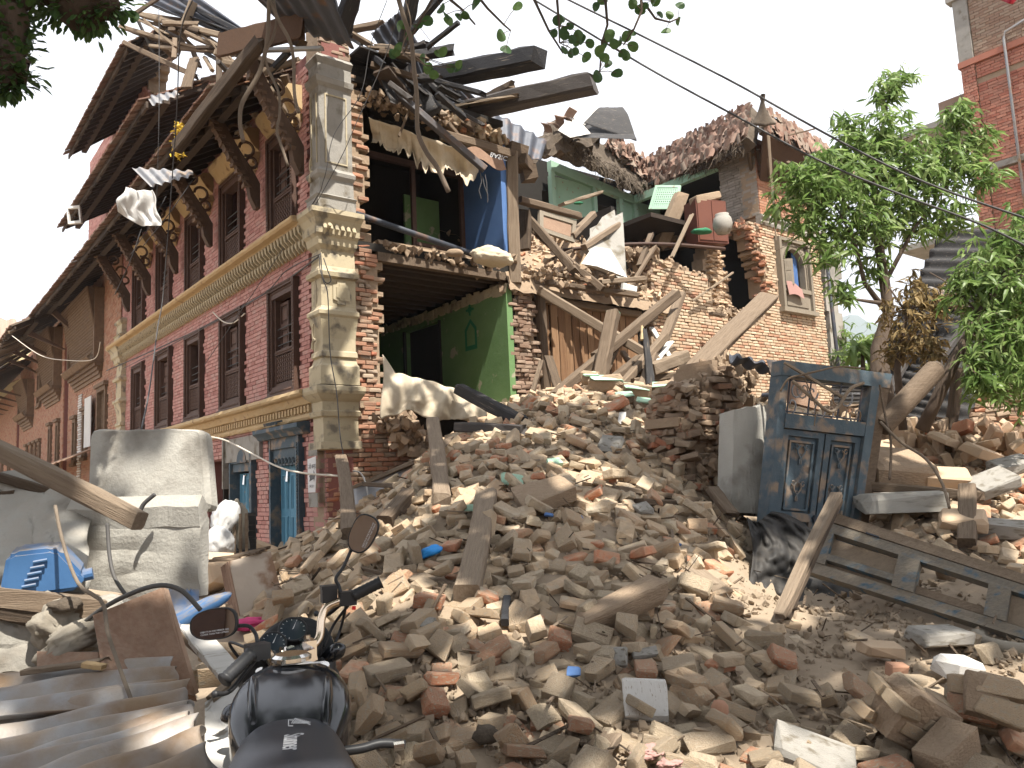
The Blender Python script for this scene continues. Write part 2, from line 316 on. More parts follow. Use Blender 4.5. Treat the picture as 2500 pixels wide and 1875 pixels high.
def round_proto(tag_, mat, seeds=8, tints=None, broken=0, j=.035):
    return [bevel_brick(i * 7 + 3, (tints[i % len(tints)] if tints else (i + .5) / seeds), broken and i % 3 == 0, j).mesh('brick_' + tag_, mat) for i in range(seeds)]
def course(x0, x1, z0, z1, y, keep, bl=.2, ch=.067, joint=.01, dep=.06, jy=.004, jr=.01, nm=6, out=1, skip=0, ends=0):
    """brick matrices in a wall plane y; out = +1/-1 the way the wall faces"""
    items = []; z = z0; r = 0
    while z + ch * .6 < z1:
        x = x0 - (bl * .5 if r % 2 else 0) - R.uniform(0, .02)
        while x < x1:
            l = bl * R.choice((1, 1, 1, 1, .92, 1.06, .5 if r % 3 == 0 else 1)); a = max(x, x0); b = min(x + l, x1)
            if b - a > .04 and keep((a + b) / 2, z + ch / 2) and keep(a + .01, z + ch / 2) and keep(b - .01, z + ch / 2) and R.random() >= skip:
                o = R.uniform(-jy, jy)
                items.append((TRS(((a + b) / 2, y - out * (dep / 2 - o), z + ch / 2), (R.gauss(0, jr), R.gauss(0, jr * .6), R.gauss(0, jr)), (b - a - joint, dep, ch - joint)), R.randrange(nm)))
            x += l
        z += ch; r += 1
    return items
def in_rects(x, z, rs, pad=0):
    return any(a - pad < x < b + pad and c - pad < z < d + pad for a, b, c, d in rs)
# ================================================================== pink brick town house (frame F1)
pink = thing('brick_townhouse', 'large pink painted brick townhouse with carved windows, its near corner torn open', 'house', F1)
WX = [(.88, 1.93), (3.13, 4.24), (5.33, 6.36), (7.45, 8.55), (9.70, 10.70)]
low = [(a, b, 1.5, 3.22) for a, b in WX]; upp = [(a, b, 3.95, 5.72) for a, b in WX]
doors = [(.78, 1.93, -1.05, .82), (2.66, 3.75, -1.05, .72), (3.95, 5.1, -1.05, .62), (6.2, 7.4, -1.05, .7)]
holes = low + upp + doors
def zc_top(x): return 6.5 if x > 1 else 6.35
xs = sorted(set([0.0, 11.95] + [v for a, b, _, _ in holes for v in (a, b)]))
zs = sorted(set([-1.3, 6.6] + [v for _, _, c, d in holes for v in (c, d)]))
mb = MB(); cell_wall(xs, zs, lambda x, z: not in_rects(x, z, holes), -.035, -.42, mb); part('wall', mb, m_mudpink, pink)
def keep(x, z): return not in_rects(x, z, holes, .004) and not (1.05 < z < 1.4) and not (3.5 < z < 3.95) and not (x < .32 and z > .82)
it = course(.0, 11.95, -1.1, 6.4, 0, keep, bl=.19, jy=.003, jr=.004, out=1)
pieces('brick', pink, it, brick_proto('painted', m_pink), m_pink, 290, joined='painted_brickwork', base=F1)
# lattice used for the carved panels
def carved_panel(x0, x1, z0, z1, y, mb):
    st = .075; w = .012
    nx = max(3, round((x1 - x0) / st)); nz = max(3, round((z1 - z0) / st)); dx = (x1 - x0) / nx; dz = (z1 - z0) / nz
    mb.box(x0, x1, y - .05, y - .03, z0, z1, .05)
    for i in range(nx):
        for k in range(nz):
            cx, cz = x0 + (i + .5) * dx, z0 + (k + .5) * dz
            for sg in (1, -1):
                L_ = math.hypot(dx, dz); M = TRS((cx, y - .012, cz), (0, sg * math.atan2(dz, dx), 0)); mb.cbox((0, 0, 0), (L_, .03, w), .8, M)
            mb.cbox((cx, y - .004, cz), (.028, .03, .028), .95, TRS((0, 0, 0)))
def studs(mb, x0, z0, x1, z1, y, n, s=.022):
    for i in range(n):
        u = (i + .5) / n; M = TRS((x0 + (x1 - x0) * u, y, z0 + (z1 - z0) * u), (0, rad(45), 0)); mb.cbox((0, 0, 0), (s, s * .9, s), .9, M)
def make_window(name_parent, x0, x1, z0, z1, opened, lat=.36, ins=True):
    w = link('window', None, name_parent, TRS((x0, 0, z0))); wd, h = x1 - x0, z1 - z0
    f = MB()
    for k, (o, yo, wdth) in enumerate(((0, .07, .07), (.07, .035, .06), (.13, -.01, .05))):
        a, b = o, o + wdth
        f.box(a, b, -.14, yo, a, h - a, .5); f.box(wd - b, wd - a, -.14, yo, a, h - a, .5)
        f.box(b, wd - b, -.14, yo, h - b - (.06 if k == 1 else 0), h - a, .55); f.box(b, wd - b, -.14, yo, a, b, .55)
    studs(f, .035, .05, .035, h - .05, .07, int(h / .05)); studs(f, wd - .035, .05, wd - .035, h - .05, .07, int(h / .05))
    studs(f, .1, .1, .1, h - .1, .035, int(h / .05)); studs(f, wd - .1, .1, wd - .1, h - .1, .035, int(h / .05)); studs(f, .1, h - .03, wd - .1, h - .03, .07, int(wd / .05)); studs(f, .1, h - .1, wd - .1, h - .1, .035, int(wd / .05))
    studs(f, .1, .035, wd - .1, .035, .07, int(wd / .05))
    f.box(-.05, wd + .05, -.05, .09, -.07, -.002, .6); f.box(-.08, wd + .08, -.05, .12, -.11, -.073, .6)
    part('window_frame', f, m_carve, w)
    zl = .2 + (h - .4) * lat
    c = MB(); c.box(.18, wd - .18, -.12, .01, zl - .05, zl + .02, .6); studs(c, .2, zl - .015, wd - .2, zl - .015, .012, int(wd / .06)); carved_panel(.19, wd - .19, .2, zl - .06, -.02, c); part('carved_panel', c, m_carve, w)
    # shutters: leaf on the far side folded, leaf panels
    def leaf(a, b, nm='shutter'):
        s = MB(); zz0, zz1 = zl + .03, h - .25
        s.box(a, b, -.13, -.105, zz0, zz1, .35)
        for q in range(2):
            p0 = zz0 + (zz1 - zz0) * q / 2; p1 = zz0 + (zz1 - zz0) * (q + 1) / 2
            for (u0, u1, v0, v1) in ((a, a + .035, p0, p1), (b - .035, b, p0, p1), (a + .036, b - .036, p0, p0 + .05), (a + .036, b - .036, p1 - .05, p1)): s.box(u0, u1, -.104, -.085, v0, v1, .6)
            s.box(a + .07, b - .07, -.104, -.09, p0 + .1, p1 - .1, .75)
        part(nm, s, m_carve, w)
    m = wd / 2
    if opened == 0: leaf(.19, m - .003); leaf(m + .003, wd - .19)
    elif opened == 1: leaf(.19, m - .003)
    elif opened == 2: leaf(m + .02, wd - .19)
    else: leaf(.19, .19 + .12)
    for q in range(3 if opened != 0 else 2):
        b = MB(); zz = zl + .12 + q * .13; b.tube([(.18, -.05, zz), (wd - .18, -.05, zz + R.uniform(-.01, .01))], .009, 6, .5); part('window_bar', b, m_wire, w)
    d = MB(); d.box(.0, wd, -.5, -.47, 0, h, .3); part('room_shade_panel', d, m_dark, w)  # black panel stands for the unlit room behind
for i, (a, b, c, d) in enumerate(low): make_window(pink, a, b, c, d, [2, 2, 3, 0, 0][i], .36)
for i, (a, b, c, d) in enumerate(upp): make_window(pink, a, b, c, d, [2, 1, 3, 2, 0][i], .38)
# cornices -------------------------------------------------------
def extr(prof, x0, x1, n, mb, t=.5, jit=0):     # profile [(y,z)] along x with slight waviness
    k = len(prof); vs = []
    for i in range(n + 1):
        x = x0 + (x1 - x0) * i / n
        for (y, z) in prof: vs.append((x, y + R.uniform(-jit, jit), z + R.uniform(-jit, jit) * .6))
    fs = [(i * k + q, (i + 1) * k + q, (i + 1) * k + (q + 1) % k, i * k + (q + 1) % k) for i in range(n) for q in range(k)]
    fs += [tuple(range(k)), tuple(reversed(range(n * k, n * k + k)))]
    mb.add(vs, [tuple(reversed(f)) for f in fs], t)
lc = MB(); extr([(-.1, 1.02), (.05, 1.02), (.07, 1.05), (.07, 1.09), (.04, 1.11), (.04, 1.22), (.10, 1.23), (.13, 1.28), (.15, 1.33), (.24, 1.34), (.27, 1.37), (.26, 1.42), (-.1, 1.47)], .25, 11.95, 90, lc, .6, .008)
part('lower_cornice', lc, m_ochre, pink)
den = MB(); den.cbox((0, 0, 0), (1, 1, 1), .6); den = den.mesh('dentil', m_ochre)
it = [(TRS((.36 + .115 * i, .065, 1.165), (0, 0, 0), (.06, .055, .095)), 0) for i in range(100)]
pieces('dentil', pink, it, [den], m_ochre, 100, base=F1)
mc = MB(); extr([(-.1, 3.52), (.04, 3.52), (.05, 3.58), (.09, 3.62), (.12, 3.72), (.20, 3.80), (.24, 3.83), (.33, 3.84), (.36, 3.87), (.36, 3.91), (.30, 3.925), (-.1, 3.95)], .25, 12.1, 90, mc, .5, .005)
part('upper_cornice', mc, m_ochre, pink)
lf = MB(); lf.add([(-.5, 0, 1), (.5, 0, 1), (.5, 1, 1), (-.5, 1, 1), (-.35, .35, .45), (.35, .35, .45), (.25, .9, .5), (-.25, .9, .5), (0, .25, 0)], [(0, 1, 2, 3), (3, 2, 6, 7), (7, 6, 8), (0, 3, 7, 4), (1, 5, 6, 2), (4, 7, 8), (5, 8, 6), (0, 4, 5, 1), (4, 8, 5)], .45); lfm = lf.mesh('leaf_corbel', m_cream)
it = [(TRS((.33 + .125 * i, .06, 3.6), (0, 0, 0), (.085, .17, .21)), 0) for i in range(93)] + [(TRS((.39 + .125 * i, .02, 3.47), (0, 0, 0), (.08, .11, .17)), 0) for i in range(93)]
pieces('leaf_corbel', pink, it, [lfm], m_cream, 190, base=F1)
# corner pilaster (stack of square courses) and the left-hand one --
def rings(mb, prof, fx, t=.5, close=True):     # fx(off) -> list of xy corners
    k = None; vs = []
    for o, z in prof:
        c = fx(o); k = len(c); vs += [(x, y, z) for x, y in c]
    n = len(prof); fs = [(i * k + q, i * k + (q + 1) % k, (i + 1) * k + (q + 1) % k, (i + 1) * k + q) for i in range(n - 1) for q in range(k)]
    fs += [tuple(reversed(range(k))), tuple(range((n - 1) * k, n * k))]
    mb.add(vs, fs, t)
prof0 = [(.02, .55), (.12, .56), (.12, .66), (.05, .67), (.05, 1.0), (.09, 1.02), (.11, 1.08), (.07, 1.1), (.07, 1.22), (.13, 1.26), (.20, 1.32), (.22, 1.36), (.22, 1.42), (.04, 1.46)]
prof1 = [(.10, 1.46), (.10, 1.72), (.06, 1.76), (.03, 1.84), (.07, 1.86), (.06, 1.93), (.03, 1.95), (.03, 2.12), (.05, 2.25), (.09, 2.42), (.12, 2.45), (.12, 2.5), (.07, 2.54), (.05, 2.58), (.05, 2.98), (.12, 3.0), (.13, 3.06), (.08, 3.1), (.05, 3.16), (.04, 3.35), (.03, 3.4), (.1, 3.46), (.12, 3.56), (.16, 3.6), (.17, 3.72), (.21, 3.8), (.27, 3.86), (.27, 3.93), (.05, 3.96)]
prof2 = [(.10, 3.98), (.10, 4.15), (.13, 4.18), (.06, 4.22), (.05, 4.45), (.10, 4.5), (.11, 4.55), (.04, 4.62), (.04, 5.85), (.09, 5.9), (.11, 5.98), (.05, 6.02), (.05, 6.2), (.1, 6.28), (.06, 6.34)]
sq = lambda o: [(-o, .0 + o), (-o, -.47 - o * .25), (.26 + o * .25, -.47 - o * .25), (.26 + o * .25, o)]
for pr, mt in ((prof0, m_cream), (prof1, m_cream), (prof2, m_gplast)):
    q = MB(); rings(q, pr, sq, .5); part('corner_pilaster', q, mt, pink)
# relief on the pilaster: cartouche panels, niche and a scrolled figure bracket on each storey
q = MB()
def cart(cx, cz, hw, hh): return [(cx - hw * .5, cz - hh), (cx + hw * .5, cz - hh), (cx + hw * .5, cz - hh * .72), (cx + hw, cz - hh * .6), (cx + hw, cz + hh * .6), (cx + hw * .5, cz + hh * .72), (cx + hw * .5, cz + hh), (cx - hw * .5, cz + hh), (cx - hw * .5, cz + hh * .72), (cx - hw, cz + hh * .6), (cx - hw, cz - hh * .6), (cx - hw * .5, cz - hh * .72)]
q.prism([(-.25 + a, b) for a, b in cart(0, 2.78, .13, .17)], -.078, -.05, 0, .7); q.prism([(-.25 + a, b) for a, b in cart(0, 2.78, .085, .12)], -.092, -.078, 0, .3)
for (yy) in (-.40, -.07): q.box(-.055, -.04, yy, yy + .02, 4.7, 5.75, .7)
q.box(-.055, -.04, -.38, -.07, 5.73, 5.75, .7); q.box(-.055, -.04, -.38, -.07, 4.7, 4.72, .7)
for xx in (.02, .2): q.box(xx, xx + .02, .04, .055, 4.7, 5.75, .7)
for (zz, st) in ((2.2, .1), (4.66, .08)):
    pts = []
    for i in range(26):
        a = i / 25 * 9.5; r_ = .075 * (1 - i / 32); pts.append((.13 + math.cos(a) * r_ * .7, .09 + .01 * i / 25, zz - .22 + i / 25 * .35 + math.sin(a) * r_))
    q.tube(pts, [.022 * (1 - i / 60) for i in range(26)], 6, .6)
for i in range(7): q.tube([(-.02, -.02, 3.62 + i * .0), (-.26, .0, 3.7)] if i == 0 else [(-.16, -.5 + i * .09, 3.74), (-.2, -.5 + i * .09, 3.66), (-.13, -.5 + i * .09, 3.6)], [.03] * (2 if i == 0 else 3), 6, .5)
q.prism([(.13 - .035, 2.45 + .08), (.13 + .035, 2.45 + .08), (.13 + .035, 2.9), (.13, 3.0 - .03), (.13 - .035, 2.9)], .048, .056, 1, .05)
part('pilaster_relief', q, m_cream, pink)
q = MB(); sq2 = lambda o: [(11.55 - o, -.05), (12.0 + o, -.05), (12.0 + o, .06 + o), (11.55 - o, .06 + o)]
rings(q, prof1, sq2); rings(q, [(o, z) for o, z in prof2 if z < 5.0], sq2); rings(q, [(o * .5, z * .9 - .4) for o, z in prof0], sq2); part('end_pilaster', q, m_cream, pink)
# doors on the ground floor ---------------------------------------
def make_door(x0, x1, z0, z1, mat, open_, lintel, ornate):
    dr = link('door', None, pink, TRS((x0, 0, z0))); w_, h = x1 - x0, z1 - z0
    f = MB(); f.box(0, .1, -.2, .06, 0, h, .5); f.box(.1, .17, -.2, .02, 0, h - .2, .3); f.box(w_ - .06, w_, -.2, .05, 0, h, .5); f.box(.1, w_ - .06, -.2, .04, h - .16, h, .45)
    f.box(.17, w_ - .06, -.2, .0, h - .3, h - .163, .7)
    if ornate:
        studs(f, .05, .1, .05, h - .1, .06, 36, .035)
        for i in range(6): f.prism([(.2 + i * .13, h - .42), (.3 + i * .13, h - .42), (.3 + i * .13, h - .3), (.2 + i * .13, h - .3)], -.16, .015, 1, .8); f.tube([(.25 + i * .13, -.05, h - .38), (.25 + i * .13, .03, h - .36), (.25 + i * .13, .05, h - .31)], [.045, .03, .02], 6, .9)
    part('door_frame', f, mat, dr)
    if lintel:
        l_ = MB(); extr([(-.05, h + .0), (.1, h + .0), (.14, h + .05), (.2, h + .1), (.2, h + .16), (-.05, h + .2)], -.28, w_ + .3, 12, l_, .4, .004)
        for i in range(9): l_.tube([(-.2 + i * .06 + w_ * .55, .2, h + .19), (-.2 + i * .06 + w_ * .55, .22, h + .22), (-.2 + i * .06 + w_ * .55, .12, h + .24)], .016, 5, .8)
        part('lintel', l_, mat, dr)
    a = .17; nleaf = 4; lw = (w_ - .06 - a - (.22 if open_ else 0)) / (2 if open_ else 3); st = a + (.22 if open_ else 0)
    for i in range(2 if open_ else 3):
        s = MB(); u0, u1 = st + i * lw + .004, st + (i + 1) * lw - .004; s.box(u0, u1, -.15, -.12, 0, h - .33, .45)
        for (p0, p1) in ((.12, .62), (.75, 1.25), (1.38, h - .42)):
            if p1 > p0:
                for e in ((u0 + .05, u0 + .07), (u0 + .1, u0 + .12), (u1 - .12, u1 - .1), (u1 - .07, u1 - .05)):
                    s.box(e[0], e[1], -.12, -.108, p0, p1, .7)
                s.box(u0 + .05, u1 - .05, -.12, -.106, p1, p1 + .015, .7)
        part('door_leaf', s, m_bdoor, dr)
    b = MB(); b.tube([(st + lw - .06, -.1, 1.32), (st + lw + .1, -.1, 1.32)], .012, 6); b.tube([(st + lw + .04, -.1, 1.32), (st + lw + .04, -.09, 1.16)], [.02, .03], 6); part('door_latch', b, m_chrome, dr)
    d = MB(); d.box(0, w_, -.5, -.47, 0, h, .3); part('room_shade_panel', d, m_dark, dr)  # unlit depth behind the door painted as a black panel
make_door(.78, 1.93, -1.0, .82, m_btim, True, True, True)
make_door(2.66, 3.75, -1.0, .68, m_btim, True, False, False)
make_door(6.2, 7.4, -1.0, .68, m_btim, False, True, False)
q = MB(); q.box(2.3, 3.9, .0, .06, .55, .95, .4); q.box(3.9, 3.96, 0, .1, .1, 1.0, .2); part('door_hood_board', q, m_gplast, pink)
q = MB(); q.prism([(3.1 + .22 * math.cos(a * .314), .52 + .22 * math.sin(a * .314)) for a in range(11)], .0, .07, 1, .3); part('arched_fanlight', q, m_btim, pink)
q = MB(); q.box(3.9, 5.2, -.9, -.85, -1, .7, .5); q.box(4.0, 4.06, -.1, .05, -1, .62, .8); q.box(4.5, 4.56, -.3, -.2, -1, .62, .5); part('shop_opening', q, m_dark, pink)  # shade of the opening drawn as near-black boards
# eaves: struts, purlin, soffit boards, rafters, tiles ---------------
ST = [(.3, .16), (2.03, .19), (4.4, .18), (6.58, .2), (8.72, .19), (10.65, .18)]
for i, (t0, wd) in enumerate(ST):
    s = MB(); x0, x1 = t0 + .05, t0 + .05 + .13
    a = [(.10, 4.62), (.17, 4.62), (.26, 4.8), (.29, 4.98), (.40, 5.15), (.62, 5.45), (.82, 5.8), (.95, 6.12), (.80, 6.2), (.62, 5.85), (.45, 5.55), (.22, 5.25), (.10, 5.05)]
    s.prism(a, x0, x1, 0, .4)
    for (y_, z_, r_) in ((.30, 5.62, .12), (.48, 5.88, .11), (.22, 5.4, .09)):
        s.tube([(x0 + .065, y_ + r_ * math.cos(q * .5), z_ + r_ * math.sin(q * .5)) for q in range(11)], .026, 6, .7)
    for q in range(5): s.tube([(x0 - .01, .14, 4.66 + q * .02), (x0 + .14, .14, 4.66 + q * .02)], .035 - q * .003, 6, .6)
    s.tube([(x0 + .065, .2, 5.0), (x0 + .065, .28, 5.25), (x0 + .065, .45, 5.5), (x0 + .065, .75, 6.0)], [.05, .08, .07, .05], 7, .5)
    for (y_, z_) in [(.32 + .06 * k, 4.98 + .105 * k) for k in range(10)]: s.cbox((x0 + .065, y_ + .02, z_), (.15, .05, .05), .9, j=.012); s.cbox((x0 - .004, y_ - .05, z_), (.02, .07, .05), .8, j=.01)
    part('carved_strut', s, m_strut, pink, label=['carved strut next to the torn corner', None, None, None, None, None][i])
# broken stucco frieze between the struts
q = MB()
for i in range(5):
    a, b = ST[i][0] + .22, ST[i + 1][0] + .02
    extr([(-.02, 5.75), (.06, 5.78), (.12, 5.86), (.2, 5.98), (.24, 6.05), (.2, 6.12), (-.02, 6.14)], a + .5 * (b - a) * .12, b - .12, 14, q, R.uniform(.3, .7), .02)
    for k in range(5): q.cbox((a + .12 + k * .06, .07, 5.62 - k * .05), (.09, .12, .12), .6, TRS((0, 0, 0)), j=.03)
part('stucco_frieze', q, m_ochre, pink)
def eave(par, x0, x1, zw, yo, zo, yin=-.1, board_mat=m_soffit, fringe=True, sag=0, rafter_step=.42):
    """sloping soffit from wall line (yin, zw) to the outer edge (yo, zo)"""
    n = int((x1 - x0) / .16)
    prot = []
    for k in range(5):
        b = MB(); b.cbox((0, 0, 0), (1, 1, 1), (k + .5) / 5, j=.01); prot.append(b.mesh('soffit_board', board_mat))
    L_ = math.hypot(yo - yin, zw - zo); ang = math.atan2(zo - zw, yo - yin); its = []
    nb = int(L_ / .17)
    x = x0
    while x < x1:
        l = R.uniform(.9, 1.6); e = min(x + l, x1)
        for k in range(nb):
            u = (k + .5) / nb; its.append((TRS(((x + e) / 2, yin + (yo - yin) * u, zw + (zo - zw) * u + .06), (ang, 0, R.gauss(0, .006)), (e - x - .01, L_ / nb - .012, .02)), R.randrange(5)))
        x = e
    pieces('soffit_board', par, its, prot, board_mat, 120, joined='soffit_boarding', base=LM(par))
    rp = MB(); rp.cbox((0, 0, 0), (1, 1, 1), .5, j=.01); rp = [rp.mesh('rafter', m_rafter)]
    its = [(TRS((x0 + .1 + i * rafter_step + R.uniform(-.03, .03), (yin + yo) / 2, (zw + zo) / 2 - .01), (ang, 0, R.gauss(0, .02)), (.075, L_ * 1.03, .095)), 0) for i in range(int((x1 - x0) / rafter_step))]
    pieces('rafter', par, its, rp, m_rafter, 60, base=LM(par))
    p = MB(); p.box(x0, x1, yo * .62, yo * .62 + .12, zo + (zw - zo) * .38 - .17, zo + (zw - zo) * .38 - .06, .6); part('purlin', p, m_rafter, par)
    fb = MB(); nn = 24
    for i in range(nn):
        a = x0 + (x1 - x0) * i / nn; fb.box(a, a + (x1 - x0) / nn + .02, yo + R.uniform(-.012, .012), yo + .04, zo - .05 + R.uniform(-.02, .02), zo + .06, R.random())
    part('fascia', fb, m_rafter, par)
    if fringe:
        tp = []
        for k in range(4):
            b = MB(); b.cbox((0, 0, 0), (1, 1, 1), (k + .5) / 4, j=.05); tp.append(b.mesh('roof_tile', m_tile))
        its = []
        rows = int(L_ * 1.6 / .2)
        for i in range(int((x1 - x0) / .12)):
            for k in range(rows):
                u = k * .2 / L_; its.append((TRS((x0 + .06 + i * .12, yo + .07 - math.cos(ang) * u * L_, zo + .1 - math.sin(ang) * u * L_ + R.uniform(-.01, .02)), (ang + .12, R.gauss(0, .06), R.gauss(0, .05)), (.125, .24, .025)), R.randrange(4)))
        pieces('roof_tile', par, its, tp, m_tile, 100, joined='tile_covering', base=LM(par))
eave(pink, .9, 16.8, 6.55, 1.12, 5.83)
# upper storeys far along the facade (t > 9) and the tiers of roof --------------
def k2(x, z): return x > (8.9 + max(0, (z - 8.2)) * .35 if z > 8.1 else 2.9 + (z - 6.5) * 1.3) + .25 * math.sin(z * 7)
mb = MB(); cell_wall(frange(2.4, 16.6, .16), frange(6.5, 10.6, .0675), k2, -.035, -.45, mb); part('upper_wall', mb, m_mud, pink)
it = course(2.4, 16.6, 6.5, 10.6, 0, lambda x, z: k2(x, z), bl=.19, jr=.004)
pieces('brick', pink, it, brick_proto('upper', m_pink, 4), m_pink, 8, joined='upper_brickwork', base=F1)
mb = MB(); cell_wall(frange(1.9, 9.6, .2), frange(6.5, 7.9, .0675), lambda x, z: z < 6.75 + .55 * (.5 + .5 * math.sin(x * 1.7)) + .1 * math.sin(x * 9) + max(0, x - 5.5) * .25, -.02, -.42, mb, .5); part('broken_parapet_wall', mb, m_mud, pink)
it = []
for i in range(330):
    x = R.uniform(1.8, 9.4); z = 6.6 + .55 * (.5 + .5 * math.sin(x * 1.7)) + max(0, x - 5.5) * .25 + R.uniform(-.3, .22)
    it.append((TRS((x, R.uniform(-.2, .06), z), (R.gauss(0, .3), R.gauss(0, .25), R.gauss(0, .5)), (.2, .1, .055)), R.randrange(8)))
RB = round_proto('loose', m_rub, 12, [.1, .35, .5, .6, .7, .8, .9, .55, .45, .65, .75, .3], broken=1)
pieces('brick', pink, it, RB, m_rub, 40, joined='broken_parapet_bricks', base=F1)
eave(pink, 5.3, 14.2, 8.25, 1.05, 7.5, rafter_step=.3)
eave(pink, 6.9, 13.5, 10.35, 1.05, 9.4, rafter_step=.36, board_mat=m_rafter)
# corbelled wooden brackets under the middle eave
cp = MB(); cp.prism([(0, 0), (.09, .02), (.22, .16), (.34, .2), (.34, .27), (0, .3)], -.04, .04, 0, .8); cp = [cp.mesh('curved_corbel', m_ochre)]
pieces('curved_corbel', pink, [(TRS((4.6 + .28 * i, 0, 7.0 + (.0 if i % 7 else .04))), 0) for i in range(32)], cp, m_ochre, 40, base=F1)
q = MB(); q.box(8.0, 8.05, .3, .34, 6.75, 7.5, .2); q.box(7.1, 7.9, .2, .23, 6.5, 7.1, .8); part('open_attic_shutter', q, m_gplast, pink)
# rooms opened by the collapse ------------------------------------
YR = -3.3      # right-hand wall of the rooms (t2 = 3.3)
q = MB(); q.box(.0, 2.04, YR - .12, YR, 1.25, 3.3, .55); q.box(2.04, 3.3, YR - .12, YR, 3.05, 3.3, .5); q.box(3.3, 4.4, YR - .12, YR, 1.25, 3.3, .45)
q.box(4.4, 4.5, YR - .12, -.45, 1.25, 3.4, .3); q.box(.3, 4.4, -.52, -.45, 1.25, 3.4, .3); part('green_room_wall', q, m_green, pink)
q = MB()
for i in range(34):
    x = .05 + i * .125; q.cbox((x, YR + .005, 3.22 + R.uniform(-.02, .03)), (.15, .03, .13 + R.uniform(0, .05)), .7, j=.02)
part('exposed_plaster_band', q, m_cream, pink)
q = MB(); q.box(1.6, 4.6, YR - .6, YR - .5, 1.2, 3.4, .3); q.box(4.52, 4.6, YR - .5, -.3, 1.2, 3.5, .3); q.box(2.0, 2.06, YR - .02, YR + .03, 1.3, 3.06, .1); q.box(3.28, 3.34, YR - .02, YR + .03, 1.3, 3.06, .1); part('doorway_shade', q, m_dark, pink)  # near-black boards stand for the shade beyond the doorway
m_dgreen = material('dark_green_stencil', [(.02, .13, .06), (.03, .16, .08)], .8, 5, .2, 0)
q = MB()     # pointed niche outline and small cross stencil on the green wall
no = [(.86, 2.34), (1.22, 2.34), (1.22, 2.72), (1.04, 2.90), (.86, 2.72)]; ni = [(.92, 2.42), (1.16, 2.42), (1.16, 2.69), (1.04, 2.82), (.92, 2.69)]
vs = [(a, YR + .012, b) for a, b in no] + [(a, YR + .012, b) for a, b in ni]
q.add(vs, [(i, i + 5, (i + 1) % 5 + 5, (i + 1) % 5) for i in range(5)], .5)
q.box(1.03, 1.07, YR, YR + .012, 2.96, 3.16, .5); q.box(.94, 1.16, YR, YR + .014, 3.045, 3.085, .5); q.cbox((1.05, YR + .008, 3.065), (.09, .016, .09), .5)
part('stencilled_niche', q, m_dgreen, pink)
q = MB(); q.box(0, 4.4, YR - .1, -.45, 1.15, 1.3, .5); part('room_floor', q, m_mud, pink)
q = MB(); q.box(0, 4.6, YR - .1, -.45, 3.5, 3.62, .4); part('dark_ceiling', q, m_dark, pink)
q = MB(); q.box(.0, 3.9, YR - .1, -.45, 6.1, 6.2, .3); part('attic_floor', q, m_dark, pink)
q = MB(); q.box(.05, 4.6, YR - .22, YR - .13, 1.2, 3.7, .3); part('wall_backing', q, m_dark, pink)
bp = MB(); bp.cbox((0, 0, 0), (1, 1, 1), .6, j=.02); bp = [bp.mesh('ceiling_joist', m_rafter)]
pieces('ceiling_joist', pink, [(TRS((.35 + .33 * i, -1.9, 3.44), (0, 0, 0), (.09, 2.9, .11)), 0) for i in range(12)], bp, m_rafter, 40, base=F1)
q = MB(); q.box(-.02, .12, YR - .1, -.88, 3.36, 3.5, .4, j=.012); part('floor_beam', q, m_wood, pink)
# earth layer along the broken floor edge
def lumps(par, name, pts, mat, n, s=.09, base=F1, spread=.08, lim=20):
    its = []
    for i in range(n):
        u = R.random() * (len(pts) - 1); a = int(u); p = Vector(pts[a]).lerp(Vector(pts[min(a + 1, len(pts) - 1)]), u - a)
        k = s * R.uniform(.5, 1.5); its.append((TRS(p + Vector((R.gauss(0, spread), R.gauss(0, spread), R.gauss(0, spread * .5))), (R.uniform(0, 6), R.uniform(0, 6), R.uniform(0, 6)), (k * 1.3, k, k * .8)), R.randrange(6)))
    return pieces('clod', par, its, CL, mat, lim, joined=name, base=base)
def clod(seed, t, mat, name='clod', sub=1):
    import bmesh
    bm = bmesh.new(); r = random.Random(seed)
    for _ in range(13):
        p = Vector((r.gauss(0, 1), r.gauss(0, 1), r.gauss(0, 1))).normalized() * r.uniform(.38, .6); bm.verts.new((p.x, p.y, max(min(p.z, .38), -.38)))
    bmesh.ops.convex_hull(bm, input=bm.verts); bmesh.ops.delete(bm, geom=[v for v in bm.verts if not v.link_faces], context='VERTS')
    mb = MB(); bm.verts.index_update(); mb.add([v.co.copy() for v in bm.verts], [tuple(v.index for v in f.verts) for f in bm.faces], t); bm.free(); return mb.mesh(name, mat)
CL = [clod(i, (i + .5) / 6, m_mud) for i in range(6)]
lumps(pink, 'floor_earth', [(.05, -.95, 3.58), (.1, -3.3, 3.55)], m_mud, 260, .1)
q = MB(); q.box(0, .9, YR - .05, -.9, 3.62, 3.72, .5, j=.03); part('earth_floor', q, m_mud, pink)
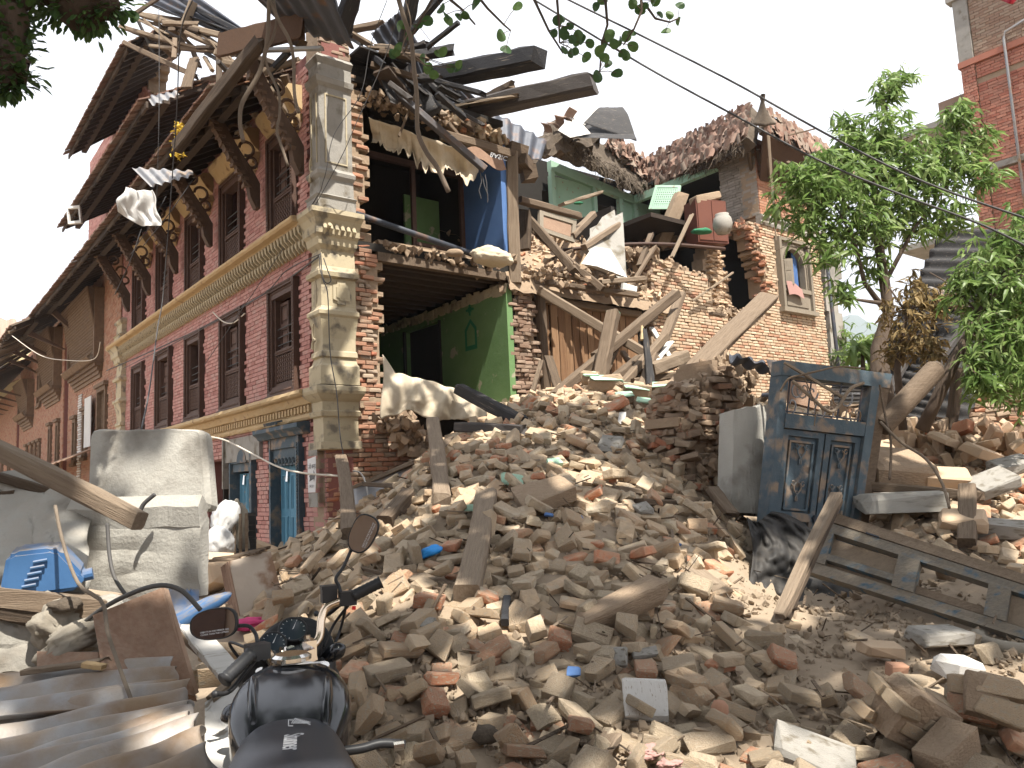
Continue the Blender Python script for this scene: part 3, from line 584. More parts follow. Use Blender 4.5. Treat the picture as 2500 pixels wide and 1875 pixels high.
# upper room
q = MB(); q.box(0.0, 1.1, YR - .12, YR, 3.7, 5.85, .5); part('blue_room_wall', q, m_blue, pink)
q = MB(); q.box(1.1, 1.16, -1.02, -.95, 3.72, 5.6, .5); q.box(1.1, 1.16, -2.28, -2.2, 3.72, 5.6, .5); q.box(1.08, 1.18, YR, -.5, 3.78, 3.88, .7); q.box(1.08, 1.18, YR, -2.25, 4.1, 4.16, .6); q.box(1.1, 1.16, YR, YR + .08, 3.72, 5.6, .5); q.box(1.08, 1.16, YR, -.5, 5.5, 5.6, .4)
part('room_partition_posts', q, m_carve, pink)
q = MB()
for (a, b) in ((YR + .08, -2.28), (-.95, -.5)):
    k = a
    n = max(1, round((b - a) / .11))
    for i in range(n):
        for j in range(2):
            cx = a + (b - a) * (i + .5) / n; cz = 3.9 + .1 * j + .05
            q.cbox((0, 0, 0), (.02, .13, .02), .6, TRS((1.12, cx, cz), (rad(45), 0, 0))); q.cbox((0, 0, 0), (.02, .13, .02), .6, TRS((1.12, cx, cz), (rad(-45), 0, 0)))
            q.cbox((1.11, cx, cz), (.02, .04, .04), .8)
part('carved_balustrade', q, m_carve, pink)
q = MB(); q.box(2.6, 2.7, YR - .6, -.3, 3.6, 6.2, .4); q.box(1.1, 2.6, YR - .12, YR - .02, 3.6, 6.2, .3); part('back_wall_shade', q, m_dark, pink)  # walls blackened for the shade of the upper room
q = MB(); q.box(1.85, 1.9, YR + .05, -2.5, 4.0, 5.3, .35); part('green_back_panel', q, m_green, pink)
# ragged brick end beside the pilaster (section face)
def edge(z):
    e = [(-1.3, 2.6), (.2, 2.3), (.6, 1.55), (.95, 1.15), (1.35, 1.0), (1.6, .93), (2.3, .93), (3.2, .95), (3.4, .98), (3.5, .78), (4.1, .66), (4.6, .78), (5.0, .74), (5.6, .72), (6.0, .6), (6.5, .45), (7.0, .3)]
    for (a, b), (c, d) in zip(e, e[1:]):
        if a <= z <= c: return b + (d - b) * (z - a) / (c - a)
    return .3
def k3(y, z): return (.42 if z > .55 else -.01) < -y < edge(z) + .06 * math.sin(z * 31) + .05 * math.sin(z * 57 + 1)
# wall built in frame with local x = t2
Fs = F1i @ F2
sec = link('section_wall', None, pink, Fs)
mb = MB(); cell_wall(frange(.0, 2.7, .09), frange(-1.2, 6.8, .0675), lambda x, z: k3(-x, z), .045, .42, mb); part('wall_core', mb, m_mud, sec)
it = course(.0, 2.7, -1.1, 6.75, 0, lambda x, z: k3(-x, z), bl=.2, jy=.018, jr=.035, out=-1, dep=.1, nm=8, skip=.02)
m_sec = material('torn_section_brick', [(.34, .12, .07), (.27, .18, .125), (.38, .18, .11), (.33, .25, .18), (.25, .19, .145)], .92, 6, .25, .5, 60, dust=.4, dustc=DUSTC)  # mixed red and brown brick tones of the torn end
pieces('brick', sec, it, round_proto('section', m_sec, 8, j=.04), m_sec, 280, joined='section_brickwork', base=F2)
# tall brick stub standing over the corner
mb = MB(); cell_wall(frange(.0, .5, .1), frange(6.3, 7.25, .0675), lambda x, z: z < 7.15 - abs(x - .3) * .5, .05, .45, mb); part('wall_stub', mb, m_mud, sec)
it = course(.0, .5, 6.3, 7.25, 0, lambda x, z: z < 7.15 - abs(x - .3) * .5, bl=.2, jy=.02, jr=.04, out=-1, dep=.1, nm=8)
pieces('brick', sec, it, round_proto('stub', m_old, 8, j=.04), m_old, 60, base=F2)
lumps(sec, 'mud_rubble', [(1.0, -.1, 1.0), (1.5, -.15, .5), (2.3, -.1, .1), (2.5, -.2, -.6)], m_mud, 420, .16, F2, .17, 60)
q = MB(); q.box(1.6, 3.6, .6, .7, -.8, 1.2, .3); part('hole_shade_panel', q, m_dark, sec)  # black sheet painting the shade in the hole
# ================================================================== ground and rubble surface
CP = [(700,1875,3.7),(1250,1875,3.75),(1700,1875,3.75),(2100,1875,3.75),(2480,1875,3.75),(1250,1600,4.75),(1700,1600,4.75),(850,1600,4.6),(1050,1700,4.3),
      (1250,1400,5.75),(1650,1400,5.9),(920,1420,5.7),(1250,1200,7.3),(1500,1200,7.5),(1010,1200,7.6),(830,1290,7.7),(760,1340,9.0),
      (1250,1060,9.4),(1550,1060,9.6),(1130,1090,9.2),(1240,1000,11.2),(1420,962,11.4),(1600,955,11.6),(1500,1000,10.4),(1680,1130,8.6),(1720,1260,7.2),
      (1800,1450,5.9),(1950,1480,5.7),(2300,1560,5.2),(2450,1700,4.4),(2120,1420,6.2),(1850,1700,4.6),(2150,1700,4.5),
      (2180,1180,8.2),(2400,1075,11),(2470,1230,8.3),(2280,1090,10.2),(2480,1420,6.2),(2200,1330,7.0),(1960,1360,6.8),(1850,1300,7.6),
      (1905,1440,7.3),(2000,1490,6.9),(2060,1450,7.5),(1950,1400,7.9),(1960,1490,6.6),(1960,1370,8.6),(1900,1490,6.3),(2050,1500,6.4),(2160,1480,6.0),(2350,1520,5.6),(2450,1540,5.4),(1730,1275,8.2),(1830,1275,8.0),(2250,1330,7.0),(2380,1350,6.8),(2150,1330,7.4),(600,1372,12.2),(700,1380,11.0),(560,1420,8.5),(640,1470,6.8),(700,1560,5.4),(520,1500,6.2)]
pts = [P(*c) for c in CP] + [Vector(v) for v in ((-3,3,-1.65),(-6,6,-1.5),(-6,12,-1.25),(-4,1,-1.7),(0,1,-1.7),(3,1,-1.6),(6,3,-1.5),(-9,18,-1.15),(9,8,-1.0),(12,14,-.4),(9,16,.6),(6,16,.9),(-1.5,2.6,-1.66),(3.0,14.0,1.2),(0.2,12.9,1.3),(-3.5,10,-1.2))]
PA = np.array([[p.x, p.y] for p in pts]); PZ = np.array([p.z for p in pts])
def _phi(d): return d
D = np.sqrt(((PA[:, None] - PA[None]) ** 2).sum(-1)); K = _phi(D) + np.eye(len(PA)) * -.12
A_ = np.block([[K, np.ones((len(PA), 1))], [np.ones((1, len(PA))), np.zeros((1, 1))]]); WT = np.linalg.solve(A_, np.append(PZ, 0))
def Hn(xy):
    xy = np.atleast_2d(xy); d = np.sqrt(((xy[:, None] - PA[None]) ** 2).sum(-1)); return _phi(d) @ WT[:-1] + WT[-1]
def H0(x, y): return float(Hn([[x, y]])[0])
def hmax(x, y, z):
    """limits: pile stays below the section face floor, flat far away"""
    r = max(0.0, math.hypot(x - 1, y - 7) - 13) / 6; k = min(1, r); k = k * k * (3 - 2 * k)
    p = F1i @ Vector((x, y, 0))
    if p.x > 0 and p.y > -.05:  z = min(z, -1.02)
    if p.x > 0.02 and p.y < 0: z = min(z, 1.25)
    return z * (1 - k) + (-1.3) * k
def H(x, y): return hmax(x, y, H0(x, y))
def axis(a, b, st, far):
    v = list(np.arange(a, b + 1e-6, st)); s = st; lo = a; hi = b
    L1, L2 = [], []
    while hi < far: s *= 1.3; hi += s; lo -= s; L2.append(hi); L1.append(lo)
    return list(reversed(L1)) + v + L2
gx = axis(-8, 12, .12, 6000); gy = axis(1.2, 20, .12, 6000)
XY = np.array([[x, y] for y in gy for x in gx]); ZZ = Hn(XY)
Zf = []
for (x, y), z in zip(XY.tolist(), ZZ.tolist()):
    z = hmax(x, y, z)
    if abs(x) < 14 and 0 < y < 22: z += .05 * noise.noise(Vector((x * 2.2, y * 2.2, 0))) + .03 * noise.noise(Vector((x * 7, y * 7, 3)))
    Zf.append(z)
nx = len(gx); V = [(x, y, z) for (x, y), z in zip(XY.tolist(), Zf)]
Fc = [(j * nx + i, j * nx + i + 1, (j + 1) * nx + i + 1, (j + 1) * nx + i) for j in range(len(gy) - 1) for i in range(nx - 1)]
g = MB(); g.add(V, Fc, .5); go = link('ground', g.mesh('ground', m_ground, True)); go['kind'] = 'structure'; go['label'] = 'dusty earth ground rising under the brick rubble'
# ---- loose bricks
def normal(x, y, e=.12):
    return Vector((-(H(x + e, y) - H(x - e, y)) / (2 * e), -(H(x, y + e) - H(x, y - e)) / (2 * e), 1)).normalized()
RUB = round_proto('rubble', m_rub, 22, [.5, .62, .7, .78, .55, .83, .95, .12, .6, .67, .74, .45, .3, .88, .58, .72, .2, .8, .64, .5, .76, .7], broken=1, j=.05)
def density(px, py, x, y):
    """how thickly bricks lie, judged by where the pile is in the place"""
    if px < 640 and y < 9: return .0 if y < 6 else .25
    d = 1.0
    if 1760 < px < 2600 and 1380 < py < 1720 and py < 1400 + (px - 1700) * 1.1: d = .05
    if px > 1900 and py > 1720: d = .4
    if 1800 < px < 2110 and 1250 < py < 1520: d = 0
    if px > 2120 and 1040 < py < 1330: d = 1.1
    if y < 9 and x < -1.2: d = .5 if py > 1330 else .15
    return d
def hsh(i, j, k): v = math.sin(i * 127.1 + j * 311.7 + k * 74.7) * 43758.5453; return v - math.floor(v)
def inplan(x, y):
    p = F1i @ Vector((x, y, 0)); return not (p.x > -.08 and p.y < .45) or (p.x < .25 and p.y < -.9)
itb = []; cell = {}
def place(n, smin, smax, sink, tilt, mind):
    k = 0; tries = 0
    while k < n and tries < n * 12:
        tries += 1
        px = R.uniform(560, 2560); yy = R.uniform(3.3, 14.5); yy = 3.3 + (yy - 3.3) ** 1.0
        x = (px - 1250) / FPX * yy; z = H(x, yy); qx, qy = pix((x, yy, z))
        if qy > 2000 or not inplan(x, yy) or hsh(int(x / mind), int(yy / mind), int(mind * 1000)) > density(qx, qy, x, yy): continue
        if -1.25 < x < -.35 and yy < 3.6: continue
        key = (int(x / mind), int(yy / mind)); 
        if any(math.hypot(x - a, yy - b) < mind for i in (-1, 0, 1) for j in (-1, 0, 1) for a, b in cell.get((key[0] + i, key[1] + j), [])): continue
        cell.setdefault(key, []).append((x, yy)); k += 1
        N_ = normal(x, yy); s = R.uniform(smin, smax) * (1 if R.random() > .08 else 1.22)
        q = N_.to_track_quat('Z', 'Y').to_matrix().to_4x4()
        e = Euler((R.gauss(0, tilt), R.gauss(0, tilt), R.uniform(0, 6.28))).to_matrix().to_4x4()
        if R.random() < .07: e = e @ Euler((rad(90), 0, 0)).to_matrix().to_4x4()
        l = .222 * s * R.choice((1, 1, 1, .8, .62)); 
        M = Matrix.Translation((x, yy, z + sink + R.uniform(-.02, .03))) @ q @ e @ Matrix.Diagonal((l, .125 * s, .062 * s * R.uniform(.9, 1.25), 1)); itb.append((M, R.randrange(22)))
place(2700, .72, 1.1, -.01, .2, .135); cell.clear()
place(1900, .75, 1.1, .04, .3, .18); cell.clear()
place(600, .8, 1.15, .08, .4, .27); cell.clear()
pieces('loose_brick', None, itb, RUB, m_rub, 300, joined='rubble_bricks', toplevel=('loose dusty brick lying among the fallen bricks of the rubble slope', 'brick', 'loose bricks of the rubble slope'))
for o in [o for o in COL.objects if o.name.startswith('loose_brick')]:
    t_ = o.data.attributes['tint'].data[0].value; px, py = pix(LM(o).to_translation())
    col = 'orange red' if t_ < .25 else ('pale tan' if t_ > .85 else ('dusty brown' if t_ < .6 else 'dusty grey brown'))
    o['label'] = '%s brick lying loose %s, %s' % (col, 'at the bottom edge' if py > 1700 else ('low on the slope' if py > 1500 else ('halfway up the slope' if py > 1250 else 'high on the slope')), 'near the motorcycle' if px < 1150 else ('in the middle of the pile' if px < 1700 else 'towards the right side'))
bpy.data.objects['rubble_bricks']['label'] = 'mass of fallen dusty bricks and broken brick pieces on the slope'
place(2200, .3, .62, .02, .7, .085); cell.clear()
# ---- gravel and clods
GR = [clod(20 + i, .35 + .5 * i / 6, m_ground, 'gravel_stone', 0 if i < 1 else 1) for i in range(3)]
its = []
for i in range(15000):
    px = R.uniform(600, 2540); yy = 3.4 + R.random() ** 1.3 * 9; x = (px - 1250) / FPX * yy
    if not inplan(x, yy): continue
    z = H(x, yy); s = R.choice((.012, .016, .022, .022, .03, .045, .06)) * R.uniform(.7, 1.3)
    its.append((TRS((x, yy, z + s * .2), (R.uniform(0, 6), R.uniform(0, 6), R.uniform(0, 6)), (s * 1.3, s, s * .8)), R.randrange(3)))
g = pieces('gravel', None, its, GR, m_ground, 0, joined='gravel'); g['label'] = 'gravel and dried mud crumbs between the fallen bricks'
sp_ = MB()
for i in range(420):
    px = R.uniform(640, 2540); yy = R.uniform(3.6, 11); x = (px - 1250) / FPX * yy
    if not inplan(x, yy): continue
    p = Vector((x, yy, H(x, yy) + R.uniform(.05, .13))); a = R.uniform(0, 6.28); l = R.choice((.05, .08, .12, .12, .3)); w_ = R.uniform(.006, .02)
    sp_.cbox((0, 0, 0), (l, w_, w_ * .5), R.random(), TRS(p, (R.gauss(0, .5), R.gauss(0, .4), a)), j=.002)
o = solo('wood_splinters', sp_, m_wood, 'wood splinters and laths scattered between the bricks', None, kind='stuff')
# ================================================================== timbers
TN = [0]
def beam_mesh(L, w, h, mat, tint=.5, broken=0, warp=.012, n=7, sharp=0):
    mb = MB(); ch = min(w, h) * .14; sec_ = [(-w / 2 + ch, -h / 2), (w / 2 - ch, -h / 2), (w / 2, -h / 2 + ch), (w / 2, h / 2 - ch), (w / 2 - ch, h / 2), (-w / 2 + ch, h / 2), (-w / 2, h / 2 - ch), (-w / 2, -h / 2 + ch)]
    vs = []; ph = R.uniform(0, 6); wy = R.uniform(-1, 1) * warp * L; wz = R.uniform(-1, 1) * warp * L * .5
    for i in range(n + 1):
        u = i / n; b = math.sin(u * math.pi)
        for k, (y, z) in enumerate(sec_):
            x = L * u
            if i == n and broken: x -= R.uniform(0, .9) * min(broken, 2) * max(w, h) * (.8 if k % 2 else .5)
            if i == 0 and broken > 1: x += R.uniform(0, .9) * max(w, h)
            s = 1 - (sharp * u)
            vs.append((x, y * s + b * wy + R.uniform(-1, 1) * .045 * w, z * s + b * wz + R.uniform(-1, 1) * .045 * h))
    fs = [(i * 8 + q, i * 8 + (q + 1) % 8, (i + 1) * 8 + (q + 1) % 8, (i + 1) * 8 + q) for i in range(n) for q in range(8)]
    fs += [tuple(reversed(range(8))), tuple(range(n * 8, n * 8 + 8))]
    mb.add(vs, fs, tint); return mb
def span(a, b, roll=0, up=(0, 0, 1)):
    a = Vector(a); b = Vector(b); d = (b - a); X = d.normalized(); Z = Vector(up); Z = Z - X * Z.dot(X)
    if Z.length < .05: Z = Vector((0, 1, 0)) - X * X.y
    Z.normalize(); Y = Z.cross(X); M = Matrix(((X.x, Y.x, Z.x, a.x), (X.y, Y.y, Z.y, a.y), (X.z, Y.z, Z.z, a.z), (0, 0, 0, 1))); return M @ Matrix.Rotation(roll, 4, 'X')
def surfY(px, py, lift=.1):
    Y = 3.0
    while Y < 13:
        p = P(px, py, Y)
        if p.z < H(p.x, p.y) + lift: return Y
        Y += .05
    return 99
def onpile(px, py, Y, lift=.1):
    return min(Y, surfY(px, py, lift)) if (px > 840 and 1040 < py < 1900 and Y < 11.5) else Y
def pt(p): return p if isinstance(p, Vector) else P(*p)
def timber(label, a, b, w=.1, h=.12, mat=None, name='timber', cat='timber', broken=1, roll=0, tint=None, parent=None, group=None, warp=.006, sharp=0):
    if not isinstance(a, Vector) and not isinstance(b, Vector): a = (a[0], a[1], onpile(*a, h * .5 + .05)); b = (b[0], b[1], onpile(*b, h * .5 + .05))
    a = pt(a); b = pt(b); mat = mat or m_wood; M = span(a, b, roll)
    mb = beam_mesh((b - a).length, w, h, mat, R.uniform(.3, .8) if tint is None else tint, broken, warp, sharp=sharp)
    if parent is not None: return part(name, mb, mat, parent, rel(parent, M))
    return solo(name, mb, mat, label, cat, M, group=group)
# ================================================================== middle: pier, plank gate, heap (section face frame F2)
pier = thing('brick_pier', 'broken stack of rough grey bricks between the green room and the plank wall', 'wall', F2)
def kp(x, z): return 3.36 + .05 * math.sin(z * 23) < x < 3.98 + (.12 if z < 2.4 else 0) + .06 * math.sin(z * 17 + 2)
mb = MB(); cell_wall(frange(3.2, 4.2, .07), frange(.9, 3.42, .0675), kp, .06, .6, mb); part('wall_core', mb, m_mud, pier)
it = course(3.25, 4.2, .9, 3.45, .0, kp, bl=.2, ch=.07, jy=.035, jr=.06, out=-1, dep=.14, nm=8)
pieces('brick', pier, it, round_proto('pier', m_old, 8, j=.05), m_old, 300, base=F2)
post = thing('wooden_post', 'tall weathered wooden post with stacked bracket blocks on its top', 'post', Matrix.Translation(on(F2, 1, -.05, 1258, 690)))
a, b = on(F2, 1, -.05, 1258, 692), on(F2, 1, -.02, 1250, 372)
part('shaft', beam_mesh((b - a).length, .2, .17, m_wood, .75, 0, .004), m_wood, post, rel(post, span(a, b, 0, (0, 1, 0))))
for (px, py, s, r_) in ((1258, 372, (.36, .28, .26), .1), (1268, 400, (.26, .42, .2), .5), (1290, 425, (.24, .3, .24), -.3)):
    q = MB(); q.cbox((0, 0, 0), s, R.uniform(.3, .8), j=.015); part('bracket_block', q, m_wood, post, rel(post, Matrix.Translation(on(F2, 1, .0, px, py)) @ Euler((.1, r_ * .5, r_ + .5)).to_matrix().to_4x4()))
gate = thing('plank_wall', 'tall wall of upright weathered planks under a heavy beam', 'wall', F2)
x = 4.02
for i in range(15):
    w_ = R.uniform(.15, .2); q = MB(); h0 = 3.2 - (x - 4) * .03; n = 7; e = R.uniform(-.02, .03)
    for k in range(n):
        z0 = 1.0 + (h0 - 1.0) * k / n; z1 = 1.0 + (h0 - 1.0) * (k + 1) / n; q.box(x + R.uniform(0, .012), x + w_ - .008 - R.uniform(0, .015), .12 + e, .16 + e, z0 + .0006, z1, .3 + .4 * ((i * 7) % 5) / 5)
    part('plank', q, m_woodz, gate); x += w_
q = MB(); q.box(4.0, 6.9, .2, .3, .9, 3.3, .2); part('backing', q, m_dark, gate)
for (z0, z1, y0, xa, xb) in ((3.26, 3.44, -.06, 3.9, 6.85), (3.08, 3.2, .0, 4.0, 6.7)):
    part('head_beam', beam_mesh(xb - xa, .2, z1 - z0, m_wood, .65, 1, .004), m_wood, gate, TRS((xa, y0 + .1, (z0 + z1) / 2), (0, .012, 0)))
part('jamb_post', beam_mesh(2.3, .16, .16, m_wood, .3, 0, .01), m_wood, gate, span((4.1, .0, 1.0), (4.05, .02, 3.25), 0, (0, 1, 0)))
# the heap lying on top, rising to the green wall
def Hh(x, s): return 3.42 + .62 * max(0, s) + .2 * math.sin(x * 2.1 + s) * min(1, max(0, s)) + (.35 if 6.0 < x < 7.0 else 0) * min(1, s / 1.5) 
heap = thing('rubble_heap', 'sunlit heap of broken bricks and mud above the plank wall', 'rubble', F2)
q = MB(); q.grid(lambda u, v: (3.3 + 4.2 * u, -.12 + 4.1 * v, Hh(3.3 + 4.2 * u, 4.1 * v) + .05 * noise.noise(Vector((u * 20, v * 20, 0))) - (.25 if v == 0 else 0)), 44, 40, .5); part('mud_bed', q, m_mud, heap, smooth=True)
m_hp = material('heap_rubble_brick', [(.40, .15, .08), (.42, .27, .17), (.46, .33, .22), (.48, .36, .25), (.38, .27, .19)], .92, 6, .25, .5, 50, dust=.5, dustc=(.42, .32, .22, 1))  # palette close to the rubble brick, with paler dust
HB = round_proto('heap', m_hp, 10, [.05, .3, .45, .6, .7, .8, .55, .9, .5, .65], broken=1, j=.06)
its = []
for i in range(1500):
    x = R.uniform(3.4, 7.4); s = R.uniform(-.05, 3.8); its.append((TRS((x, s, Hh(x, s) + R.uniform(-.01, .09)), (R.gauss(-.35, .4), R.gauss(0, .4), R.uniform(0, 6)), (.2 * R.choice((1, .8, .55)), .1, .055)), R.randrange(10)))
pieces('brick', heap, its, HB, m_hp, 280, joined='heap_bricks', base=F2)
lumps(heap, 'heap_clods', [(3.5, 0, 3.45), (5, .0, 3.5), (6.8, .2, 3.6), (6.8, 1.8, 4.9), (5, 2, 4.8), (3.8, 1.5, 4.4)], m_mud, 700, .1, F2, .3, 30)
# ================================================================== brick house on the right (frame F2)
bh = thing('brick_house', 'half collapsed raw brick house with arched window, open room and sagging tiled roof', 'house', F2)
TOP = [(6.95, 4.05), (7.15, 4.45), (7.35, 4.3), (7.6, 4.28), (8.0, 4.22), (8.6, 4.1), (8.85, 4.02), (8.92, 3.32), (9.6, 3.22), (10.3, 3.2), (10.55, 3.35), (10.62, 3.7), (10.72, 4.2), (10.62, 4.8), (10.5, 5.3), (10.45, 5.62)]
def topz(x):
    for (a, b), (c, d) in zip(TOP, TOP[1:]):
        if a <= x <= c and c > a: return b + (d - b) * (x - a) / (c - a)
    return 0
WIN = (11.42, 12.72, 3.72, 5.42)
def rt(z):   # left ragged edge of the window pier
    e = [(3.2, 10.35), (3.5, 10.75), (3.9, 10.95), (4.4, 10.9), (4.9, 10.72), (5.3, 10.55), (5.75, 10.3)]
    for (a, b), (c, d) in zip(e, e[1:]):
        if a <= z <= c: return b + (d - b) * (z - a) / (c - a)
    return 10.3
def kb(x, z):
    if in_rects(x, z, [WIN, (8.72, 9.62, 1.0, 2.12)]): return False
    if math.hypot((x - 9.17) / .45, (z - 2.1) / .28) < 1: return False
    if x > 13.3: return False
    if z < 3.22: return x > 6.98 + .07 * math.sin(z * 14)
    if x < 10.3 and z < 5.6: return x > 6.98 + .05 * math.sin(z * 19) and z < topz(x) + .05 * math.sin(x * 21)
    if z < 5.62: return x > rt(z) + .05 * math.sin(z * 29)
    return False
mb = MB(); cell_wall(sorted(frange(6.9, 13.32, .1) + [WIN[0], WIN[1]]), sorted(frange(.6, 5.66, .0675)), kb, .04, .5, mb); part('wall', mb, m_mud, bh)
it = course(6.95, 13.3, .7, 5.62, 0, kb, bl=.215, ch=.0675, joint=.014, jy=.007, jr=.015, out=-1, dep=.09, nm=10)
pieces('brick', bh, it, round_proto('raw', m_raw, 10, j=.02), m_raw, 290, joined='front_brickwork', base=F2)
# return of the front wall end (thickness) and cross wall behind
def ke(x, z): return z < 4.15 + .1 * math.sin(x * 9) and x < 1.8
Fe = frame(Vector((6.98, 0, 0)), Vector((0, 1, 0)), Vector((1, 0, 0)))
ep = link('side_return', None, bh, Fe)
it = course(.02, .6, .7, 4.2, 0, ke, bl=.2, jy=.03, jr=.05, out=-1, dep=.12, nm=8); pieces('brick', ep, it, round_proto('return', m_old, 8, j=.05), m_old, 120, joined='return_brickwork', base=F2 @ Fe)
lumps(bh, 'crumbling_top', [(7.1, .1, 4.35), (7.0, .5, 4.5), (7.4, .3, 4.3), (8.8, .2, 4.1)], m_mud, 260, .13, F2, .1, 30)
# string course and upper storey front
q = MB(); extr([(.1, 5.62), (-.03, 5.62), (-.05, 5.68), (-.03, 5.74), (-.07, 5.8), (-.06, 5.86), (.1, 5.9)], 10.85, 13.4, 30, q, .5, .01); part('string_course', q, m_gplast, bh)
def ku(x, z): return not (11.15 < x < 11.28 and 6.85 < z < 7.0)
mb = MB(); cell_wall([10.9, 11.15, 11.28, 13.4], [5.86, 6.85, 7.0, 7.75], ku, .04, .45, mb); part('upper_wall', mb, m_mud, bh)
it = course(10.9, 13.4, 5.88, 7.7, 0, ku, bl=.2, jy=.004, jr=.008, out=-1, nm=6); pieces('brick', bh, it, brick_proto('upper_front', m_orange), m_orange, 5, joined='upper_front_brickwork', base=F2)
it = course(.02, 1.06, 5.88, 7.6, 0, lambda x, z: True, bl=.2, jy=.006, jr=.01, out=-1, nm=6)
Fl = frame(Vector((10.9, 0, 0)), Vector((0, 1, 0)), Vector((1, 0, 0))); lp = link('left_pillar', None, bh, Fl)
mb = MB(); mb.box(0.01, 1.06, .04, .4, 5.6, 7.7, .5); part('pillar_core', mb, m_mud, lp)
pieces('brick', lp, it, brick_proto('pillar', material('grey_shade_brick', [(.20, .17, .14), (.27, .235, .2), (.32, .28, .24)], .92, 6, .3, .4, 50)), MAT['grey_shade_brick'], 10, joined='pillar_brickwork', base=F2 @ Fl)  # side face coloured grey for its shade; the front stays orange
lumps(bh, 'broken_corner_bricks', [(10.8, .3, 5.55), (10.6, .3, 5.5), (10.7, .5, 5.7), (10.75, .1, 5.3)], m_orange, 110, .15, F2, .1, 20)
# stepped broken orange bricks at the hole edge
its = []
for i in range(30):
    z = 3.6 + i * .066; its.append((TRS((rt(z) - .02 + R.uniform(-.09, .09), R.uniform(.0, .25), z), (R.gauss(0, .06), R.gauss(0, .06), R.gauss(0, .25)), (.21, .13, .055)), i % 8))
pieces('orange_brick', bh, its, round_proto('torn', m_orange, 8), m_orange, 40, base=F2)
# arched opening surround (voussoirs) low down
vb = MB(); vb.cbox((0, 0, 0), (1, 1, 1), .6, j=.02); vb = vb.mesh('voussoir', m_raw)
its = [(TRS((9.17 + .52 * math.cos(t_), -.0, 2.1 + .36 * math.sin(t_)), (0, -t_ + rad(90), 0), (.05, .1, .2)), 0) for t_ in [rad(8 + 164 * i / 21) for i in range(22)]]
pieces('voussoir', bh, its, [vb], m_raw, 30, base=F2)
q = MB(); q.box(8.6, 9.7, .42, .46, .9, 2.6, .3); part('opening_shade_panel', q, m_dark, bh)  # shaded depth of the arch painted as a black panel
# rough inner pillar of stones in the hole, black panels for room shade, blue tarp glimpse
def kr(x, z): return 9.85 + .1 * math.sin(z * 5) - (.25 if z > 5.3 else 0) < x < 10.35 + (5.4 - z) * .22 + .05 * math.sin(z * 33)
it = course(9.4, 11.2, 3.1, 5.75, 0, kr, bl=.17, ch=.062, jy=.07, jr=.16, out=-1, dep=.16, nm=10)
Fq = TRS((0, .75, 0)); rp_ = link('rubble_pillar', None, bh, Fq)
mb = MB(); cell_wall(frange(9.4, 11.2, .08), frange(3.1, 5.8, .0675), kr, .08, .4, mb); part('pillar_core', mb, m_mud, rp_)
pieces('stone', rp_, it, round_proto('stone', m_hp, 10, [.3, .5, .6, .7, .8, .9, .4, .55, .65, .75], j=.09), m_hp, 200, joined='pillar_stones', base=F2 @ Fq)
q = MB(); q.box(10.2, 13.3, 1.3, 1.4, 2.8, 5.75, .3); q.box(7.1, 13.2, 2.4, 2.5, 2.8, 5.75, .3); q.box(6.9, 7.0, .9, 2.4, 2.8, 5.6, .3); part('room_shade_panel', q, m_dark, bh)
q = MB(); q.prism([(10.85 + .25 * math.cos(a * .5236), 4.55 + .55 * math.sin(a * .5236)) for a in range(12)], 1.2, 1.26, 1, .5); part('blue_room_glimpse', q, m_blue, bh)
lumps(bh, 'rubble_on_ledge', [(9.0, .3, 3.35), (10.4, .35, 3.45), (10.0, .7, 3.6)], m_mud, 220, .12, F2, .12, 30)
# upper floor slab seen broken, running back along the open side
q = MB(); q.box(8.2, 10.9, .95, 4.4, 5.62, 5.72, .2); part('floor_slab', q, m_rafter, bh)  # mud floor given a dark tone for the shade under it
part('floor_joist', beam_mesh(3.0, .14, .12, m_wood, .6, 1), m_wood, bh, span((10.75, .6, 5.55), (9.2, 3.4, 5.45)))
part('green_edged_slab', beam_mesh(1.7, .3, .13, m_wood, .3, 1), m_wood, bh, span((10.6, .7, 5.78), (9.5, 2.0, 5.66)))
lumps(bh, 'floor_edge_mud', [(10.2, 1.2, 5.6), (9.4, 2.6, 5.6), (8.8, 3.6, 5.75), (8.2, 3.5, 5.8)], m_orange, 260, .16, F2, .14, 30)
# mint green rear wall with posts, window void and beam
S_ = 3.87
q = MB(); q.box(7.94, 9.35, S_, S_ + .1, 4.8, 7.5, .5); part('mint_wall', q, m_mint, bh); q = MB(); q.box(5.0, 7.9, S_ + .3, S_ + .4, 4.6, 8.0, .3); q.box(7.9, 10.9, S_ + .3, S_ + .4, 7.2, 8.0, .3); part('gap_shade_panel', q, m_dark, bh); q = MB(); q.box(10.35, 10.9, S_, S_ + .1, 5.0, 7.35, .55); part('mint_wall', q, m_mint, bh)  # black boards fill the gaps with painted shade
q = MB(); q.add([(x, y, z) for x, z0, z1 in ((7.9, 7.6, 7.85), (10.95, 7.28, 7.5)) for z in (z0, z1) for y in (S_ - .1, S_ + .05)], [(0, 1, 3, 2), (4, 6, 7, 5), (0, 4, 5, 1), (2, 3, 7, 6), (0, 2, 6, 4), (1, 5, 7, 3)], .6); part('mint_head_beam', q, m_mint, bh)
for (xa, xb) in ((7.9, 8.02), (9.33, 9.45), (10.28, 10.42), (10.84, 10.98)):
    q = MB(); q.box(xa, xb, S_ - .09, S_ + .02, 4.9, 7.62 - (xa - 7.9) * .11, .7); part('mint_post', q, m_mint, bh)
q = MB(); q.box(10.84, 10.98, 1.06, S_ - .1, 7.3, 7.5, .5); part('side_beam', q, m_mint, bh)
q = MB(); q.box(7.7, 13.4, 6.2, 6.3, 4.8, 8.2, .3); q.box(8.0, 11, 4.5, 6.2, 7.5, 7.6, .3); part('rear_room_shade', q, m_dark, bh)  # black closings stand for the unlit space behind
